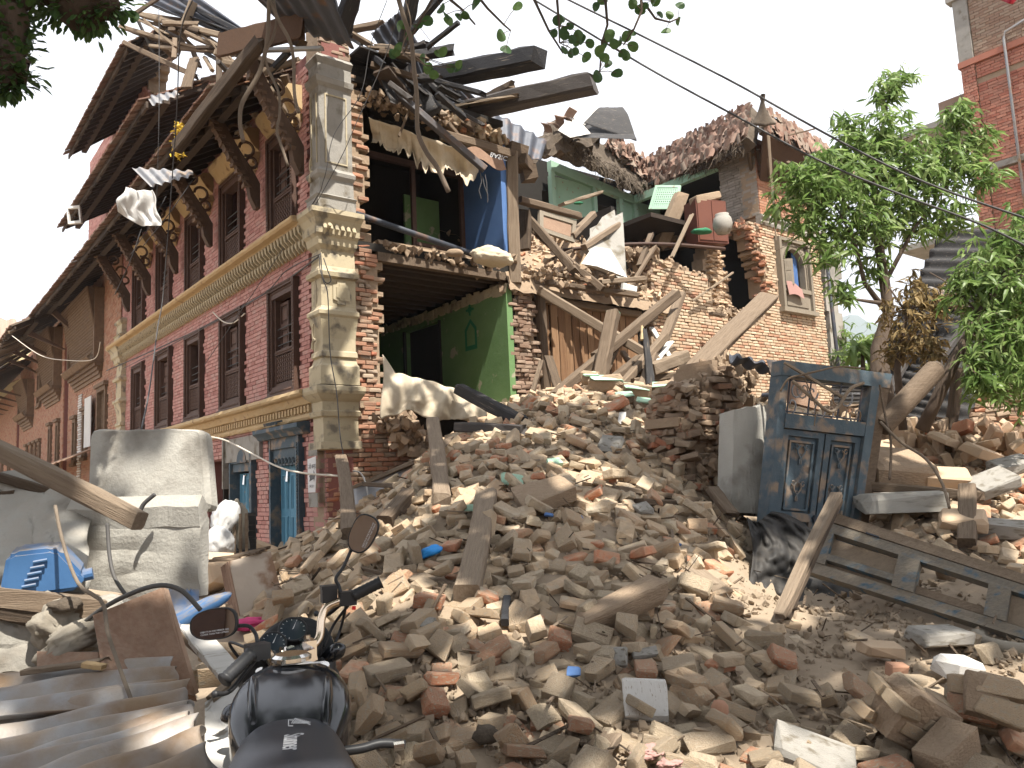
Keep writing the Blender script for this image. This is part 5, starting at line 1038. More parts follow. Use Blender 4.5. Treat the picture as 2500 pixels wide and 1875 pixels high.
# pipe, sack and cloth bundle on the first floor edge
q = MB(); q.tube([F1 @ Vector((-.1, -.5, 3.98)), F1 @ Vector((-.15, -1.6, 3.8)), F1 @ Vector((-.1, -2.7, 3.66))], .05, 8, .3); solo('green_grey_pipe', q, m_dtin, 'thin dark green pipe lying along the first floor edge', 'pipe', smooth=True)
def blob(label, pos, size, mat, name, cat, seed=1, sub=3, amp=.25, rot=(0, 0, 0), fold=5):
    import bmesh
    _px = pix(pos)
    if _px[0] > 840: pos = P(_px[0], _px[1], onpile(_px[0], _px[1], pos.y, size[2] * .4 + .06))
    bm = bmesh.new(); bmesh.ops.create_icosphere(bm, subdivisions=sub, radius=.5)
    for v in bm.verts:
        n_ = v.co.normalized(); w1 = noise.noise(n_ * 1.4 + Vector((seed, 0, 0))); q_ = n_ * fold * .45 + Vector((seed, 3, w1 * 2)); v.co *= 1 + amp * .45 * w1 - amp * .55 * abs(noise.noise(q_)) - amp * .25 * abs(noise.noise(q_ * 2.3))
        if v.co.z < -.33: v.co.z = -.33
    mb = MB(); bm.verts.index_update(); mb.add([v.co.copy() for v in bm.verts], [tuple(v.index for v in f.verts) for f in bm.faces], .6); bm.free()
    return solo(name, mb, mat, label, cat, TRS(pos, rot, size), smooth=True)
blob('crumpled white cloth bundle on the first floor edge beside the wooden post', P(1200, 628, 12.3), (.75, .5, .34), m_canvas, 'cloth_bundle', 'cloth', 3, 4, .5, (0, .1, .3), 9)
blob('small pale stone chunk on the first floor edge', P(1110, 618, 12.0), (.3, .2, .14), m_mud, 'earth_chunk', 'chunk', 7)
# canvas draped over the low wall of the green room
def dr(u, v):
    e = P(935 + 250 * u, 930 + 70 * u - 10 * math.sin(u * 5) - 12 * math.exp(-((u - .7) / .2) ** 2), 10.9 + .7 * u)
    if u < .12: e += Vector((0, 0, .25 * (1 - u / .12) * (1 - v)))
    L_ = (.5 - .25 * u) * v; e += Vector((0, .05 * noise.noise(Vector((u * 7, v * 2, 1))) + .02 * noise.noise(Vector((u * 30, v * 6, 2))), .03 * noise.noise(Vector((u * 9, v * 3, 5)))))
    return e + Vector((.02 * math.sin(v * 5), -.16 * math.sin(v * 2.2) + .035 * math.sin(u * 26 + v * 4), -L_ + .05 * math.sin(u * 11 + v * 5) * v + .12 * (1 - v) ** 3))
q = MB(); q.grid(dr, 70, 26, .5, .01); solo('draped_canvas', q, m_canvas, 'cream canvas draped over the broken sill of the green room', 'cloth', smooth=True)
T('charred heavy beam sliding out of the green room onto the bricks', (1122, 950, 11.2), (1278, 1032, 9.9), .17, .15, m_char, tint=.35)
T('charred beam lying level above the dark hole', (1118, 1042, 10.2), (1285, 1050, 9.9), .13, .12, m_char, tint=.8)
T('grey post propped upright in front of the draped canvas', (1056, 1028, 9.8), (1078, 1222, 8.8), .16, .1, tint=.75)
T('thin post leaning against the corner below the arrow sign', (832, 1118, 10.2), (852, 1305, 9.6), .14, .1, tint=.5)
T('grey board along the rim of the dented tin trough', (862, 1192, 9.6), (1012, 1128, 9.5), .12, .05, tint=.8)
T('thin horizontal pole behind the grey post', (890, 1182, 9.4), (1062, 1196, 9.2), .06, .05, tint=.4)
T('slanting board beside the grey post', (1082, 1100, 9.6), (1100, 1070, 10.0), .1, .06, tint=.5)
T('thick log lying against the tin trough', (940, 1275, 8.6), (1000, 1205, 8.9), .14, .13, tint=.3)
T('long squared beam lying down the brick slope', (1188, 1208, 7.9), (1140, 1448, 6.35), .17, .12, tint=.85, broken=0)
T('thin branch lying on the bricks left of the long beam', (878, 1386, 7.1), (1084, 1442, 6.5), .025, .025, tint=.4)
T('thin pale pole lying towards the blue door', (700, 1420, 8.3), (900, 1325, 8.6), .045, .045, tint=.95)
T('second thin pole lying by the corner of the house', (740, 1405, 9.0), (870, 1320, 9.2), .04, .04, tint=.6)
T('plank half buried on the slope near the mud wall', (1500, 1192, 8.4), (1702, 1222, 7.9), .13, .05, tint=.7)
T('short board under the half buried plank', (1560, 1225, 8.1), (1700, 1232, 7.8), .12, .06, tint=.4)
T('broken stub at the foot of the mud wall', (1740, 1195, 7.9), (1790, 1260, 7.5), .12, .07, tint=.5)
T('small pale plank piece on the right side of the slope', (1690, 1390, 6.6), (1760, 1438, 6.3), .12, .05, tint=.9)
T('splintered board at the bottom of the slope', (1440, 1870, 4.0), (1500, 1790, 4.2), .09, .04, tint=.75, broken=2)
q = MB()
def trough(u, v): return P(862 + 145 * u - 8 * v, 1190 - 62 * u + 100 * v - 20 * u * v, 9.55 - .5 * v) + Vector((0, .12 * math.sin(v * 3.1), 0))
q.grid(trough, 14, 10, .5, .01); solo('tin_trough', q, m_tin, 'dented grey tin trough behind the fallen bricks at the corner', 'trough', smooth=True)
# blocks, slabs, flakes on the slope
def chunk(label, px, py, Y, size, mat, name='masonry_chunk', cat='chunk', rot=(0, 0, 0), seed=0, group=None, j=.06):
    Y = onpile(px, py, Y, size[2] * .5 + .07)
    q = bevel_brick(seed, .6, 0, j); return solo(name, q, mat, label, cat, Matrix.Translation(P(px, py, Y)) @ Euler(rot).to_matrix().to_4x4() @ Matrix.Diagonal((*size, 1)), group=group)
chunk('large rough mortar covered block halfway up the slope', 1328, 1208, 7.35, (.5, .3, .14), m_mud, rot=(.5, -.25, .3), seed=5)
chunk('long curved grey stone slab on the middle of the slope', 1515, 1480, 5.65, (.62, .2, .13), m_mud, 'stone_slab', 'stone', (.15, -.3, .35), 9)
chunk('big pale plaster slab standing among the lower bricks', 1575, 1710, 4.35, (.22, .18, .05), m_paint, 'plaster_slab', 'plaster slab', (1.0, .1, .15), 4, j=.12)
chunk('grey white plaster slab at the bottom edge right of the middle', 1990, 1840, 3.95, (.34, .18, .06), m_gplast, 'plaster_slab', 'plaster slab', (.7, .35, -.2), 14, j=.1)
def bonded(label, px, py, Y, rot, n, seed):
    Y = onpile(px, py, Y, .2); b = thing('bonded_brick_chunk', label, 'wall chunk', Matrix.Translation(P(px, py, Y)) @ Euler(rot).to_matrix().to_4x4()); r_ = random.Random(seed)
    q = bevel_brick(seed, .5, 0, .04); part('mortar', q, m_mud, b, Matrix.Diagonal((.21 * n[0] - .03, .11 * n[1] - .02, .068 * n[2] - .02, 1)))
    for i in range(n[0]):
        for j in range(n[1]):
            for k in range(n[2]):
                if r_.random() < .14: continue
                o = link('brick', RUB[(i * 5 + j * 3 + k * 7 + seed) % 22], b, TRS(((i - (n[0] - 1) / 2 + (.25 if k % 2 else -.25)) * .21, (j - (n[1] - 1) / 2) * .115, (k - (n[2] - 1) / 2) * .068), (r_.gauss(0, .05), r_.gauss(0, .05), r_.gauss(0, .06)), (.2, .11, .058)))
bonded('large leaning chunk of bricks still bonded in mortar, right foreground', 2230, 1750, 4.3, (.5, .5, .5), (2, 2, 4), 1)
bonded('smaller chunk of bonded bricks at the right edge of the foreground', 2400, 1720, 4.5, (.9, .2, -.4), (1, 2, 4), 2)

chunk('rough grey mortar block low in the right foreground', 2310, 1830, 3.9, (.26, .16, .12), m_mud, rot=(.2, -.4, .5), seed=23)
chunk('white sunlit block on the bare earth at the right', 2340, 1630, 5.0, (.22, .17, .1), m_paint, 'stone_block', 'block', (.3, .1, .4), 24)
chunk('flat grey stone on the bare earth near the tyre ring', 2290, 1550, 5.5, (.34, .22, .08), m_gplast, 'flat_stone', 'stone', (.1, .05, .2), 25)
chunk('pinkish flat stone in the middle of the bare earth', 2150, 1585, 5.1, (.22, .16, .07), m_hp, 'flat_stone', 'stone', (.1, .1, 0), 26)
chunk('small red brick lying alone on the bare earth', 2190, 1635, 4.95, (.1, .07, .07), m_orange, 'red_brick', 'brick', (.1, .1, .1), 27)
fl = [(1145, 1240, 7.6, (.12, .1, .01), m_mint, 'pale sunlit paint flake beside the long beam'), (1340, 1256, 7.1, (.1, .06, .02), m_blue, 'blue lilac flake on the upper slope'), (1412, 1266, 7.0, (.1, .05, .02), m_blue, 'small blue chip on a brick of the upper slope'),
      (1570, 1240, 7.5, (.22, .18, .04), m_gplast, 'square grey plaster piece high on the slope'), (1490, 1085, 9.3, (.36, .3, .05), m_gplast, 'large light grey plaster slab below the mint chunks'), (1250, 1172, 8.0, (.28, .2, .04), m_mint, 'grey green plaster flake left on the upper slope'),
      (1400, 1640, 5.0, (.1, .07, .02), m_blue, 'pale blue flake low on the slope'), (1355, 1130, 8.7, (.2, .12, .08), m_mint, 'mossy green stained brick on the upper slope'), (1518, 1020, 9.9, (.12, .34, .02), m_paint, 'white pointed plaster splinter under the mint chunks'),
      (1700, 1000, 10.6, (.4, .3, .05), m_paint, 'bright white plaster slab beside the mud wall'), (1660, 1330, 6.6, (.03, .02, .02), m_blue, 'tiny blue scrap on the right of the slope'), (1040, 1525, 5.6, (.14, .12, .05), m_gplast, 'pale concrete lump left on the slope'),
      (1500, 1605, 5.1, (.2, .14, .03), m_gplast, 'thin triangular plaster shard low on the slope'), (1575, 1595, 5.2, (.2, .08, .03), m_gplast, 'grey shard beside the triangular plaster shard')]
for i, (a, b, Y, s, m_, l_) in enumerate(fl): chunk(l_, a, b, Y, (s[0] * .7, s[1] * .7, s[2]), m_, 'plaster_flake', 'plaster flake', (R.uniform(.3, 1.0), R.uniform(-.3, .3), R.uniform(-.5, .5)), 30 + i, j=.16)
ORD = ['first', 'second', 'third', 'fourth', 'fifth', 'sixth', 'seventh']
mi = [(1480, 935, 11.2, .5, .22), (1555, 955, 11.0, .4, .2), (1440, 925, 11.3, .25, .2), (1620, 950, 11.1, .35, .2), (1525, 975, 10.8, .25, .16), (1580, 990, 10.6, .3, .15)]
for i, (a, b, Y, s, h) in enumerate(mi): chunk(ORD[i] + ' chunk from the left in the row of mint painted wall chunks', a, b, Y, (s, .22, h), m_mud, 'mint_chunk', 'wall chunk', (.2, R.uniform(-.2, .2), R.uniform(-.3, .3)), 60 + i, 'mint painted wall chunks'); chunk(ORD[i] + ' mint paint skin from the left, on the row of wall chunks', a, b - 12, Y - .06, (s * .85, .2, .03), m_mint, 'mint_plaster_skin', 'plaster flake', (.35, R.uniform(-.2, .2), R.uniform(-.3, .3)), 70 + i, 'mint plaster skins', .2)
blob('crumpled bright blue plastic bag on the left of the slope', P(1050, 1347, 6.95), (.2, .14, .09), material('bright_blue_bag', [(.02, .25, .7), (.04, .32, .8)], .4, 5, .3, .4, 40), 'plastic_bag', 'bag', 5, 3, .5, (0, -.3, .2), 8)
blob('small yellow brown straw clump at the bottom of the slope', P(1185, 1795, 4.2), (.13, .1, .1), m_thatch, 'straw_clump', 'clump', 8, 3, .6)
blob('rust red rock lump low on the slope', P(1757, 1738, 4.3), (.1, .09, .13), m_orange, 'red_rock', 'rock', 9, 2, .3)
T('short black pipe stub standing in the middle of the slope', (1232, 1520, 5.55), (1238, 1462, 5.75), .05, .05, m_blackp, name='black_pipe', cat='pipe', broken=0)
# grey plaster slab and white box on the heap, window frame
def Qf(A, B, C_, D_):
    A, B, C_, D_ = [pt(p) for p in (A, B, C_, D_)]; n_ = (B - A).cross(D_ - A).normalized()
    if n_.y > 0: n_ = -n_
    return lambda u, v, d=0: A.lerp(B, u).lerp(D_.lerp(C_, u), v) + n_ * d
def qbox(mb, Q, u0, u1, v0, v1, d0, d1, t=.5, mi=0):
    mb.add([Q(u, v, d) for d in (d0, d1) for v in (v0, v1) for u in (u0, u1)], [(0, 2, 3, 1), (4, 5, 7, 6), (0, 1, 5, 4), (2, 6, 7, 3), (0, 4, 6, 2), (1, 3, 7, 5)], t, None, mi)
Q = Qf((1470, 530, 15.2), (1500, 512, 15.5), (1532, 700, 14.4), (1425, 600, 14.3)); q = MB(); qbox(q, Q, 0, 1, 0, 1, -.12, 0); q2 = MB(); Q2 = Qf((1440, 560, 15.0), (1520, 520, 15.3), (1530, 690, 14.5), (1440, 640, 14.4)); qbox(q, Q2, 0, 1, 0, 1, -.1, .02); solo('grey_plaster_slab', q, m_gplast, 'big smooth grey plaster slab leaning on the upper heap', 'plaster slab')
Q = Qf((1480, 615, 14.2), (1490, 608, 14.4), (1532, 678, 14.1), (1458, 650, 13.9)); q = MB(); qbox(q, Q, 0, 1, 0, 1, -.3, 0, .8); solo('white_metal_box', q, m_paint, 'crushed white metal cabinet lying on the heap', 'cabinet')
Q = Qf((1522, 690, 13.9), (1556, 700, 14.1), (1554, 712, 14.0), (1520, 706, 13.9)); q = MB(); qbox(q, Q, 0, 1, 0, 1, -.05, 0, .8); solo('white_board', q, m_paint, 'small white board on the head beam of the plank wall', 'board')
wf = thing('broken_window', 'broken grey window frame with its panel lying on the heap', 'window frame', Matrix.Translation(P(1360, 540, 14.2)))
Q = Qf((1318, 512, 14.0), (1408, 538, 14.7), (1404, 592, 14.6), (1318, 562, 13.9)); q = MB()
for r_ in ((0, 1, 0, .2), (0, 1, .82, 1), (0, .1, .2, .82), (.9, 1, .2, .82)): qbox(q, Q, *r_, -.06, 0, .8)
part('frame', q, m_gwood, wf, rel(wf, Matrix())); q = MB(); qbox(q, Q, .12, .88, .24, .78, -.05, -.02, .9); part('panel', q, m_chip, wf, rel(wf, Matrix()))
# things in the open upper room of the brick house
cp_ = thing('cupboard', 'dark red brown wooden cupboard in the open upper room', 'cupboard', Matrix.Translation(P(1728, 600, 17.6)) @ Matrix.Rotation(.35, 4, 'Z') @ Matrix.Scale(.8, 4))
q = MB(); q.box(-.5, .5, -.3, .3, 0, 1.25, .4); part('carcass', q, material('red_brown_cupboard', [(.09, .03, .02), (.14, .05, .03)], .55, 3, .4, .2, 20), cp_)
q = MB(); q.box(-.46, -.01, -.325, -.303, .06, 1.2, .7); part('door', q, MAT['red_brown_cupboard'], cp_); q = MB(); q.box(.01, .46, -.325, -.303, .06, 1.2, .7); part('door', q, MAT['red_brown_cupboard'], cp_)
chunk('long mud crusted block on top of the cupboard', 1722, 486, 17.5, (.75, .28, .18), m_mud, rot=(0, -.28, .5), seed=51)
q = MB(); q.lathe([(.0, 0), (.17, 0), (.24, .12), (.27, .26), (.24, .42), (.18, .5), (.19, .54), (.0, .54)], 20, .8); solo('white_jar', q, m_gplast, 'white rounded water jar beside the cupboard in the open upper room', 'jar', Matrix.Translation(P(1766, 570, 16.9)) @ Matrix.Scale(.8, 4), smooth=True)
chunk('tilted mint edged wall block beside the cupboard', 1640, 535, 18.2, (.32, .3, 1.3), m_mud, rot=(.1, .45, .3), seed=52)
lt = thing('mint_lattice', 'mint green lattice vent panel hanging in the open upper room', 'lattice panel', Matrix.Translation(P(1620, 480, 18.6)))
Q = Qf((1600, 452, 19.0), (1662, 452, 18.6), (1653, 510, 18.4), (1583, 510, 18.9)); q = MB()
for r_ in ((0, 1, 0, .1), (0, 1, .88, 1), (0, .1, .1, .88), (.9, 1, .1, .88)): qbox(q, Q, *r_, -.04, 0, .7)
part('frame', q, m_mint, lt, rel(lt, Matrix())); q = MB()
for i in range(11): qbox(q, Q, .1 + .8 * (i + .2) / 11, .1 + .8 * (i + .75) / 11, .1, .88, -.03, -.01, .9)
for i in range(8): qbox(q, Q, .1, .9, .1 + .78 * (i + .2) / 8, .1 + .78 * (i + .7) / 8, -.035, -.012, .9)
part('lattice', q, m_mint, lt, rel(lt, Matrix()))
blob('green rag on the broken upper floor edge', P(1412, 496, 15.2), (.2, .1, .06), MAT['dark_green_stencil'], 'green_rag', 'rag', 4)
blob('crumpled green cloth on the slab edge of the upper room', P(1712, 565, 16.8), (.5, .3, .14), MAT['dark_green_stencil'], 'green_cloth', 'cloth', 6, 3, .5)
# hanging things at the left eaves
def hc(u, v): 
    p = P(290 + 100 * u, 470 + 15 * math.sin(u * 3) + (u - .5) * 10, 11.6); return p + Vector((.02 * math.sin(v * 9), -.06 * math.sin(v * 3.1 + u * 3) + .03 * math.sin(u * 15 + v * 6), -.46 * v * (1 - .25 * (1 - u)) - .0)) + (P(340, 440, 11.6) - p) * (.35 * (1 - v) ** 2)
q = MB(); q.grid(lambda u, v: hc(u, v) + Vector((0, -.07 * abs(noise.noise(Vector((u * 4.5, v * 1.6, 9)))) - .015 * abs(noise.noise(Vector((u * 11, v * 4, 4)))), 0)), 48, 40, .6, .004); solo('hanging_white_cloth', q, m_cloth, 'crumpled white cloth hanging under the ribbed tin at the torn eaves', 'cloth', smooth=True)
q = MB(); p0 = P(438, 300, 11.9)
for i in range(150): p = p0 + Vector((R.gauss(0, .045), R.gauss(0, .045), -R.random() * .56)); q.tube([p, p + Vector((R.uniform(-.06, .06), R.uniform(-.06, .06), R.uniform(-.08, .05)))], [.014, .006], 4, R.random())
solo('yellow_garland', q, m_yel, 'bunched yellow garland hanging under the eaves', 'garland')
q = MB()
Q = Qf((163, 505, 19.5), (196, 502, 19.5), (200, 545, 19.5), (168, 548, 19.5))
for r_ in ((0, 1, 0, .14), (0, 1, .86, 1), (0, .12, .14, .86), (.88, 1, .14, .86)): qbox(q, Q, *r_, -.04, .04, .8)
solo('open_casement', q, m_paint, 'small white casement frame sticking out from the far left eaves', 'window frame')
# ================================================================== mud wall stump, concrete pillar, blue door
Fm = frame(P(1700, 1260, 8.45) * 1.0, W, U)
mw = thing('mud_wall_stump', 'crumbling stump of mud mortared brick wall left of the blue door', 'wall', Fm)
def km(x, z): 
    l = .05 + .12 * math.sin(z * 4.2) - (.15 if z < .6 else 0) + .1 * max(0, z - 1.2)
    return l + .04 * math.sin(z * 30) < x < 1.05 and z < 1.08 + min(.62, max(0, x - .12) * 1.3) + .05 * math.sin(x * 15)
mb = MB(); cell_wall(frange(-.3, 1.1, .05), frange(-.6, 1.8, .05), km, .07, .55, mb); part('wall_core', mb, m_mud, mw)
it = course(-.3, 1.1, -.6, 1.8, 0, km, bl=.21, ch=.07, jy=.05, jr=.12, out=-1, dep=.16, nm=8)
m_mw = material('mud_wall_brick', [(.36, .13, .07), (.24, .17, .115), (.28, .20, .14), (.22, .155, .11), (.31, .24, .17)], .95, 6, .3, .7, 35, dust=.5, dustc=DUSTC)
pieces('brick', mw, it, round_proto('mudwall', m_mw, 8, j=.09), m_mw, 290, base=Fm)
its = [(TRS((.0, R.uniform(0, .5), R.uniform(-.6, 1.4)), (R.gauss(0, .2), R.gauss(0, .2), R.uniform(1, 2)), (.2, .12, .065)), i) for i in range(130)]; pieces('brick', mw, its, round_proto('mudwall_side', m_mw, 8, j=.09), m_mw, 100, base=Fm)
world_lumps(mw, 'mud_crust', [Fm @ Vector((.1, .1, .9)), Fm @ Vector((.3, .2, 1.4)), Fm @ Vector((1.0, .2, 1.72)), Fm @ Vector((.9, -.05, 1.3))], m_mud, 240, .1, .1, 40)
world_lumps(mw, 'mud_crust_low', [Fm @ Vector((.0, .1, -.4)), Fm @ Vector((.1, .0, .3)), Fm @ Vector((.4, .0, .9)), Fm @ Vector((1, 0, .9))], m_mud, 160, .09, .08, 10)
tin_sheet('rusty tin sheet curved over the top of the mud wall', ((1780, 862, 8.9), (1868, 885, 8.7), (1908, 905, 8.4), (1800, 868, 8.3)), m_dtin, 3, .02, sag=.1)
tin_sheet('grey tin scrap bent down at the door head', ((1872, 878, 8.1), (1918, 884, 7.9), (1910, 916, 7.85), (1884, 920, 8.0)), m_tin, flat=True)
Q = Qf((1792, 1002, 8.0), (1876, 990, 8.15), (1880, 1260, 8.05), (1786, 1250, 7.9)); q = MB()
vs = []; n = 16
for k in range(9):
    for i in range(n + 1):
        u = i / n; v = k / 8; j_ = .02 * noise.noise(Vector((u * 4, v * 4, 2))) ; vs.append(Q(u, v + (.04 * noise.noise(Vector((u * 9, 0, 5))) - .02 * abs(u - .5) if k == 0 else 0), .1 * math.sin(u * math.pi) + j_))
for k in range(9):
    for i in range(n + 1): vs.append(Q(i / n, k / 8, -.25))
m0 = 9 * (n + 1)
fs = [(k * (n + 1) + i, k * (n + 1) + i + 1, (k + 1) * (n + 1) + i + 1, (k + 1) * (n + 1) + i) for k in range(8) for i in range(n)]
fs += [tuple(a + m0 for a in reversed(f)) for f in fs] + [(i + 1, i, i + m0, i + 1 + m0) for i in range(n)] + [(k * (n + 1), (k + 1) * (n + 1), (k + 1) * (n + 1) + m0, k * (n + 1) + m0) for k in range(8)] + [((k + 1) * (n + 1) + n, k * (n + 1) + n, k * (n + 1) + n + m0, (k + 1) * (n + 1) + n + m0) for k in range(8)]
q.add(vs, fs, .8); solo('concrete_pillar', q, m_conc, 'broken rounded concrete pillar standing beside the blue door', 'pillar', smooth=False)
bd = thing('blue_door', 'leaning blue double door with carved motifs and a scrollwork grille on top', 'door', Matrix.Translation(P(2000, 1350, 7.6)))
Q = Qf((1908, 880, 7.45), (2172, 914, 7.95), (2098, 1400, 7.75), (1862, 1380, 7.3)); I_ = rel(bd, Matrix())
def qpart(name, rects, mat, par, Q=Q, inv=None, label=None):
    q = MB()
    for r_ in rects: qbox(q, Q, *r_[:6], r_[6] if len(r_) > 6 else .5)
    return part(name, q, mat, par, inv if inv is not None else I_, label=label)
qpart('head_rail', [(-.01, 1.0, 0, .075, -.12, .03, .7)], m_btim, bd); qpart('transom', [(.065, .9, .265, .335, -.1, .03, .6)], m_btim, bd)
qpart('left_post', [(0, .065, .075, 1.1, -.14, .02, .5)], m_btim, bd); qpart('right_post', [(.9, 1.0, .075, 1.1, -.16, .02, .5)], m_wood, bd); qpart('right_stile', [(.82, .9, .075, 1.1, -.1, .035, .7)], m_btim, bd)
for (a, b) in ((.075, .46), (.475, .815)):
    w_ = b - a; lf_ = link('door_leaf', None, bd, I_)
    qpart('leaf_board', [(a, b, .34, 1.1, -.07, -.03, .3)], m_btim, lf_, inv=Matrix())
    qpart('leaf_moulding', [(a, a + .05, .34, 1.1, -.03, .0, .45), (b - .05, b, .34, 1.1, -.03, .0, .45), (a + .05, b - .05, .34, .37, -.03, .0, .4), (a + .05, b - .05, .74, .78, -.03, 0, .5), (a + .075, a + .09, .39, .72, -.03, -.01, .6), (b - .09, b - .075, .39, .72, -.03, -.01, .6), (a + .075, b - .075, .39, .4, -.03, -.008, .6), (a + .075, b - .075, .72, .73, -.03, -.008, .6), (a + .075, a + .09, .8, 1.1, -.03, -.01, .6), (b - .09, b - .075, .8, 1.1, -.03, -.01, .6)], m_btim, lf_, inv=Matrix())
    q = MB(); c_ = (a + b) / 2
    for cv_ in (.46, .64, .86):
        for sx in (-1, 1):
            q.tube([Q(c_ + sx * (.01 + .035 * math.sin(k * .42)) * (1 - k / 16), cv_ - .045 + k * .0075 * (1 if cv_ < .5 else 1), -.012) for k in range(13)], .008, 5, .9)
            q.tube([Q(c_ + sx * (.045 + .014 * math.cos(k * .7)), cv_ - .04 + .012 * math.sin(k * .7), -.012) for k in range(9)], .007, 5, .9)
        q.prism([(0, 0)] * 0 or [(0, 0), (0, 1), (1, 0)], 0, .001, 1, .9, Matrix.Translation(Q(c_, cv_, -.02)) @ Matrix.Scale(.02, 4))
    part('carved_motif', q, m_btim, lf_, kind=None)
qpart('door_bolt', [(.43, .52, .755, .765, .0, .02, .2), (.44, .46, .745, .78, .0, .025, .2)], m_dtin, bd)
def scroll(Q, cu, cv_, s, flip, mb, tint=.5):
    mb.tube([Q(cu + flip * s * (1 - k / 15) * math.cos(k * .5) * .55, cv_ + s * .5 * (1 - k / 15) * math.sin(k * .5) + .012 * k * 0, -.03) for k in range(13)], .009, 5, tint)
for i, (cu, cv_, s, f_) in enumerate(((.17, .13, .11, 1), (.24, .13, .11, -1), (.14, .215, .13, -1), (.4, .215, .12, 1), (.5, .225, .12, -1), (.55, .14, .12, 1), (.66, .14, .12, -1), (.7, .22, .13, 1), (.32, .14, .1, 1), (.76, .225, .12, -1))):
    q = MB(); scroll(Q, cu, cv_, s, f_, q); part('grille_scroll', q, m_tin, bd, I_)
for cu in (.11, .3, .58, .78):
    q = MB(); q.tube([Q(cu, .075, -.03), Q(cu, .265, -.03)], .009, 5); part('grille_bar', q, m_dtin, bd, I_)
for vv in (.09, .25): q = MB(); q.tube([Q(.07, vv, -.03), Q(.82, vv, -.03)], .008, 5); part('grille_bar', q, m_dtin, bd, I_)
T('thin grey stick lying diagonally across the door grille', (1915, 885, 7.35), (2060, 972, 7.45), .025, .025, tint=.9)
def vine(label, pl, r, mat, name='dry_vine', cat='vine', group=None, n=26, tint=.5):
    pl = [pt(p) for p in pl]; pts = []
    for k in range(n + 1):      # Catmull-Rom
        u = k / n * (len(pl) - 1); i = min(int(u), len(pl) - 2); f = u - i; p0, p1, p2, p3 = pl[max(i - 1, 0)], pl[i], pl[i + 1], pl[min(i + 2, len(pl) - 1)]
        pts.append(.5 * ((2 * p1) + (p2 - p0) * f + (2 * p0 - 5 * p1 + 4 * p2 - p3) * f * f + (3 * p1 - p0 - 3 * p2 + p3) * f ** 3))
    q = MB(); q.tube(pts, r, 6, tint); return solo(name, q, mat, label, cat, smooth=True, group=group)
vine('bundle of pale dry vines looped over the door grille', [(1935, 930, 7.3), (1975, 965, 7.3), (2020, 1003, 7.3), (2045, 995, 7.35), (2075, 950, 7.4), (2108, 935, 7.5)], .016, m_wood, tint=.9)
vine('second dry vine looped over the door grille', [(1905, 955, 7.3), (1925, 925, 7.3), (1960, 915, 7.3), (2000, 905, 7.35), (2050, 895, 7.5), (2110, 900, 7.6)], .010, m_wood, tint=.6)
vine('thin dry vine hanging down over the blue door', [(1965, 925, 7.3), (1990, 990, 7.25), (1988, 1040, 7.25)], .005, m_wood)
vine('dry vine hanging from the concrete pipe to the earth', [(2148, 940, 7.6), (2160, 1010, 7.5), (2175, 1080, 7.3), (2172, 1170, 7.0)], .011, m_wood, tint=.4)
vine('long dry vine running down across the right rubble', [(2150, 1030, 7.5), (2200, 1080, 7.2), (2260, 1120, 7.0), (2300, 1180, 6.8), (2318, 1240, 6.6)], .013, m_wood, tint=.8)
# things in and around the door
q = MB(); q.tube([P(2152, 1042, 7.9), P(2283, 902, 8.1)], .105, 20, .5, cap=True); q.tube([P(2281, 904, 8.08), P(2284.5, 900.5, 8.11)], .085, 20, .1); solo('concrete_pipe', q, m_wood, 'round pale pipe leaning out to the right behind the blue door', 'pipe', smooth=False)
q = MB(); q.grid(lambda u, v: P(2030 + 75 * u, 925 + 60 * v, 8.9) + Vector((0, .03 * math.sin(v * 38), 0)), 4, 40, .8, .01); solo('ribbed_shutter', q, m_tin, 'silver ribbed shutter lying behind the door grille', 'shutter')
Q = Qf((1925, 905, 8.6), (1990, 915, 8.6), (2000, 1000, 8.5), (1925, 980, 8.5)); q = MB(); qbox(q, Q, 0, 1, 0, 1, -.05, 0, .6); solo('pale_panel', q, m_chip, 'pale board leaning behind the left of the door grille', 'board')
q = MB(); q.tube([P(1862, 964, 8.0), P(1904, 964, 7.8)], .02, 8); solo('iron_pipe_stub', q, m_dtin, 'short iron pipe sticking out of the mud wall', 'pipe')
T('square board fragment on the mud wall by the pipe stub', (1858, 978, 8.1), (1902, 940, 8.0), .16, .04, tint=.6)
# crumpled black sheet over the pit
def bs(u, v):
    px = 1822 + (85 + 190 * v ** .5) * u + 15 * math.sin(v * 4) * (1 - u); py = 1262 + 225 * v + 12 * math.sin(u * 6); Y = 7.0 - .65 * v + .3 * u + .12 * noise.noise(Vector((u * 4, v * 4, 0))) + .07 * noise.noise(Vector((u * 11, v * 9, 4)))
    return P(px, py, Y)
q = MB(); q.grid(bs, 50, 50, .4, .006); solo('black_plastic_sheet', q, material('crumpled_black_sheet', [(.012, .012, .012), (.03, .028, .026), (.05, .045, .04)], .62, 4, .5, .5, 25, dust=.05), 'crumpled black sheet hanging over the pit at the foot of the blue door', 'plastic sheet', smooth=True)
T('pale stick propped diagonally over the black sheet', (2042, 1208, 6.3), (1900, 1508, 6.0), .09, .05, tint=.8, sharp=.1)
T('dark thin lath beside the propped stick', (2050, 1222, 6.4), (1918, 1512, 6.05), .05, .04, tint=.2)
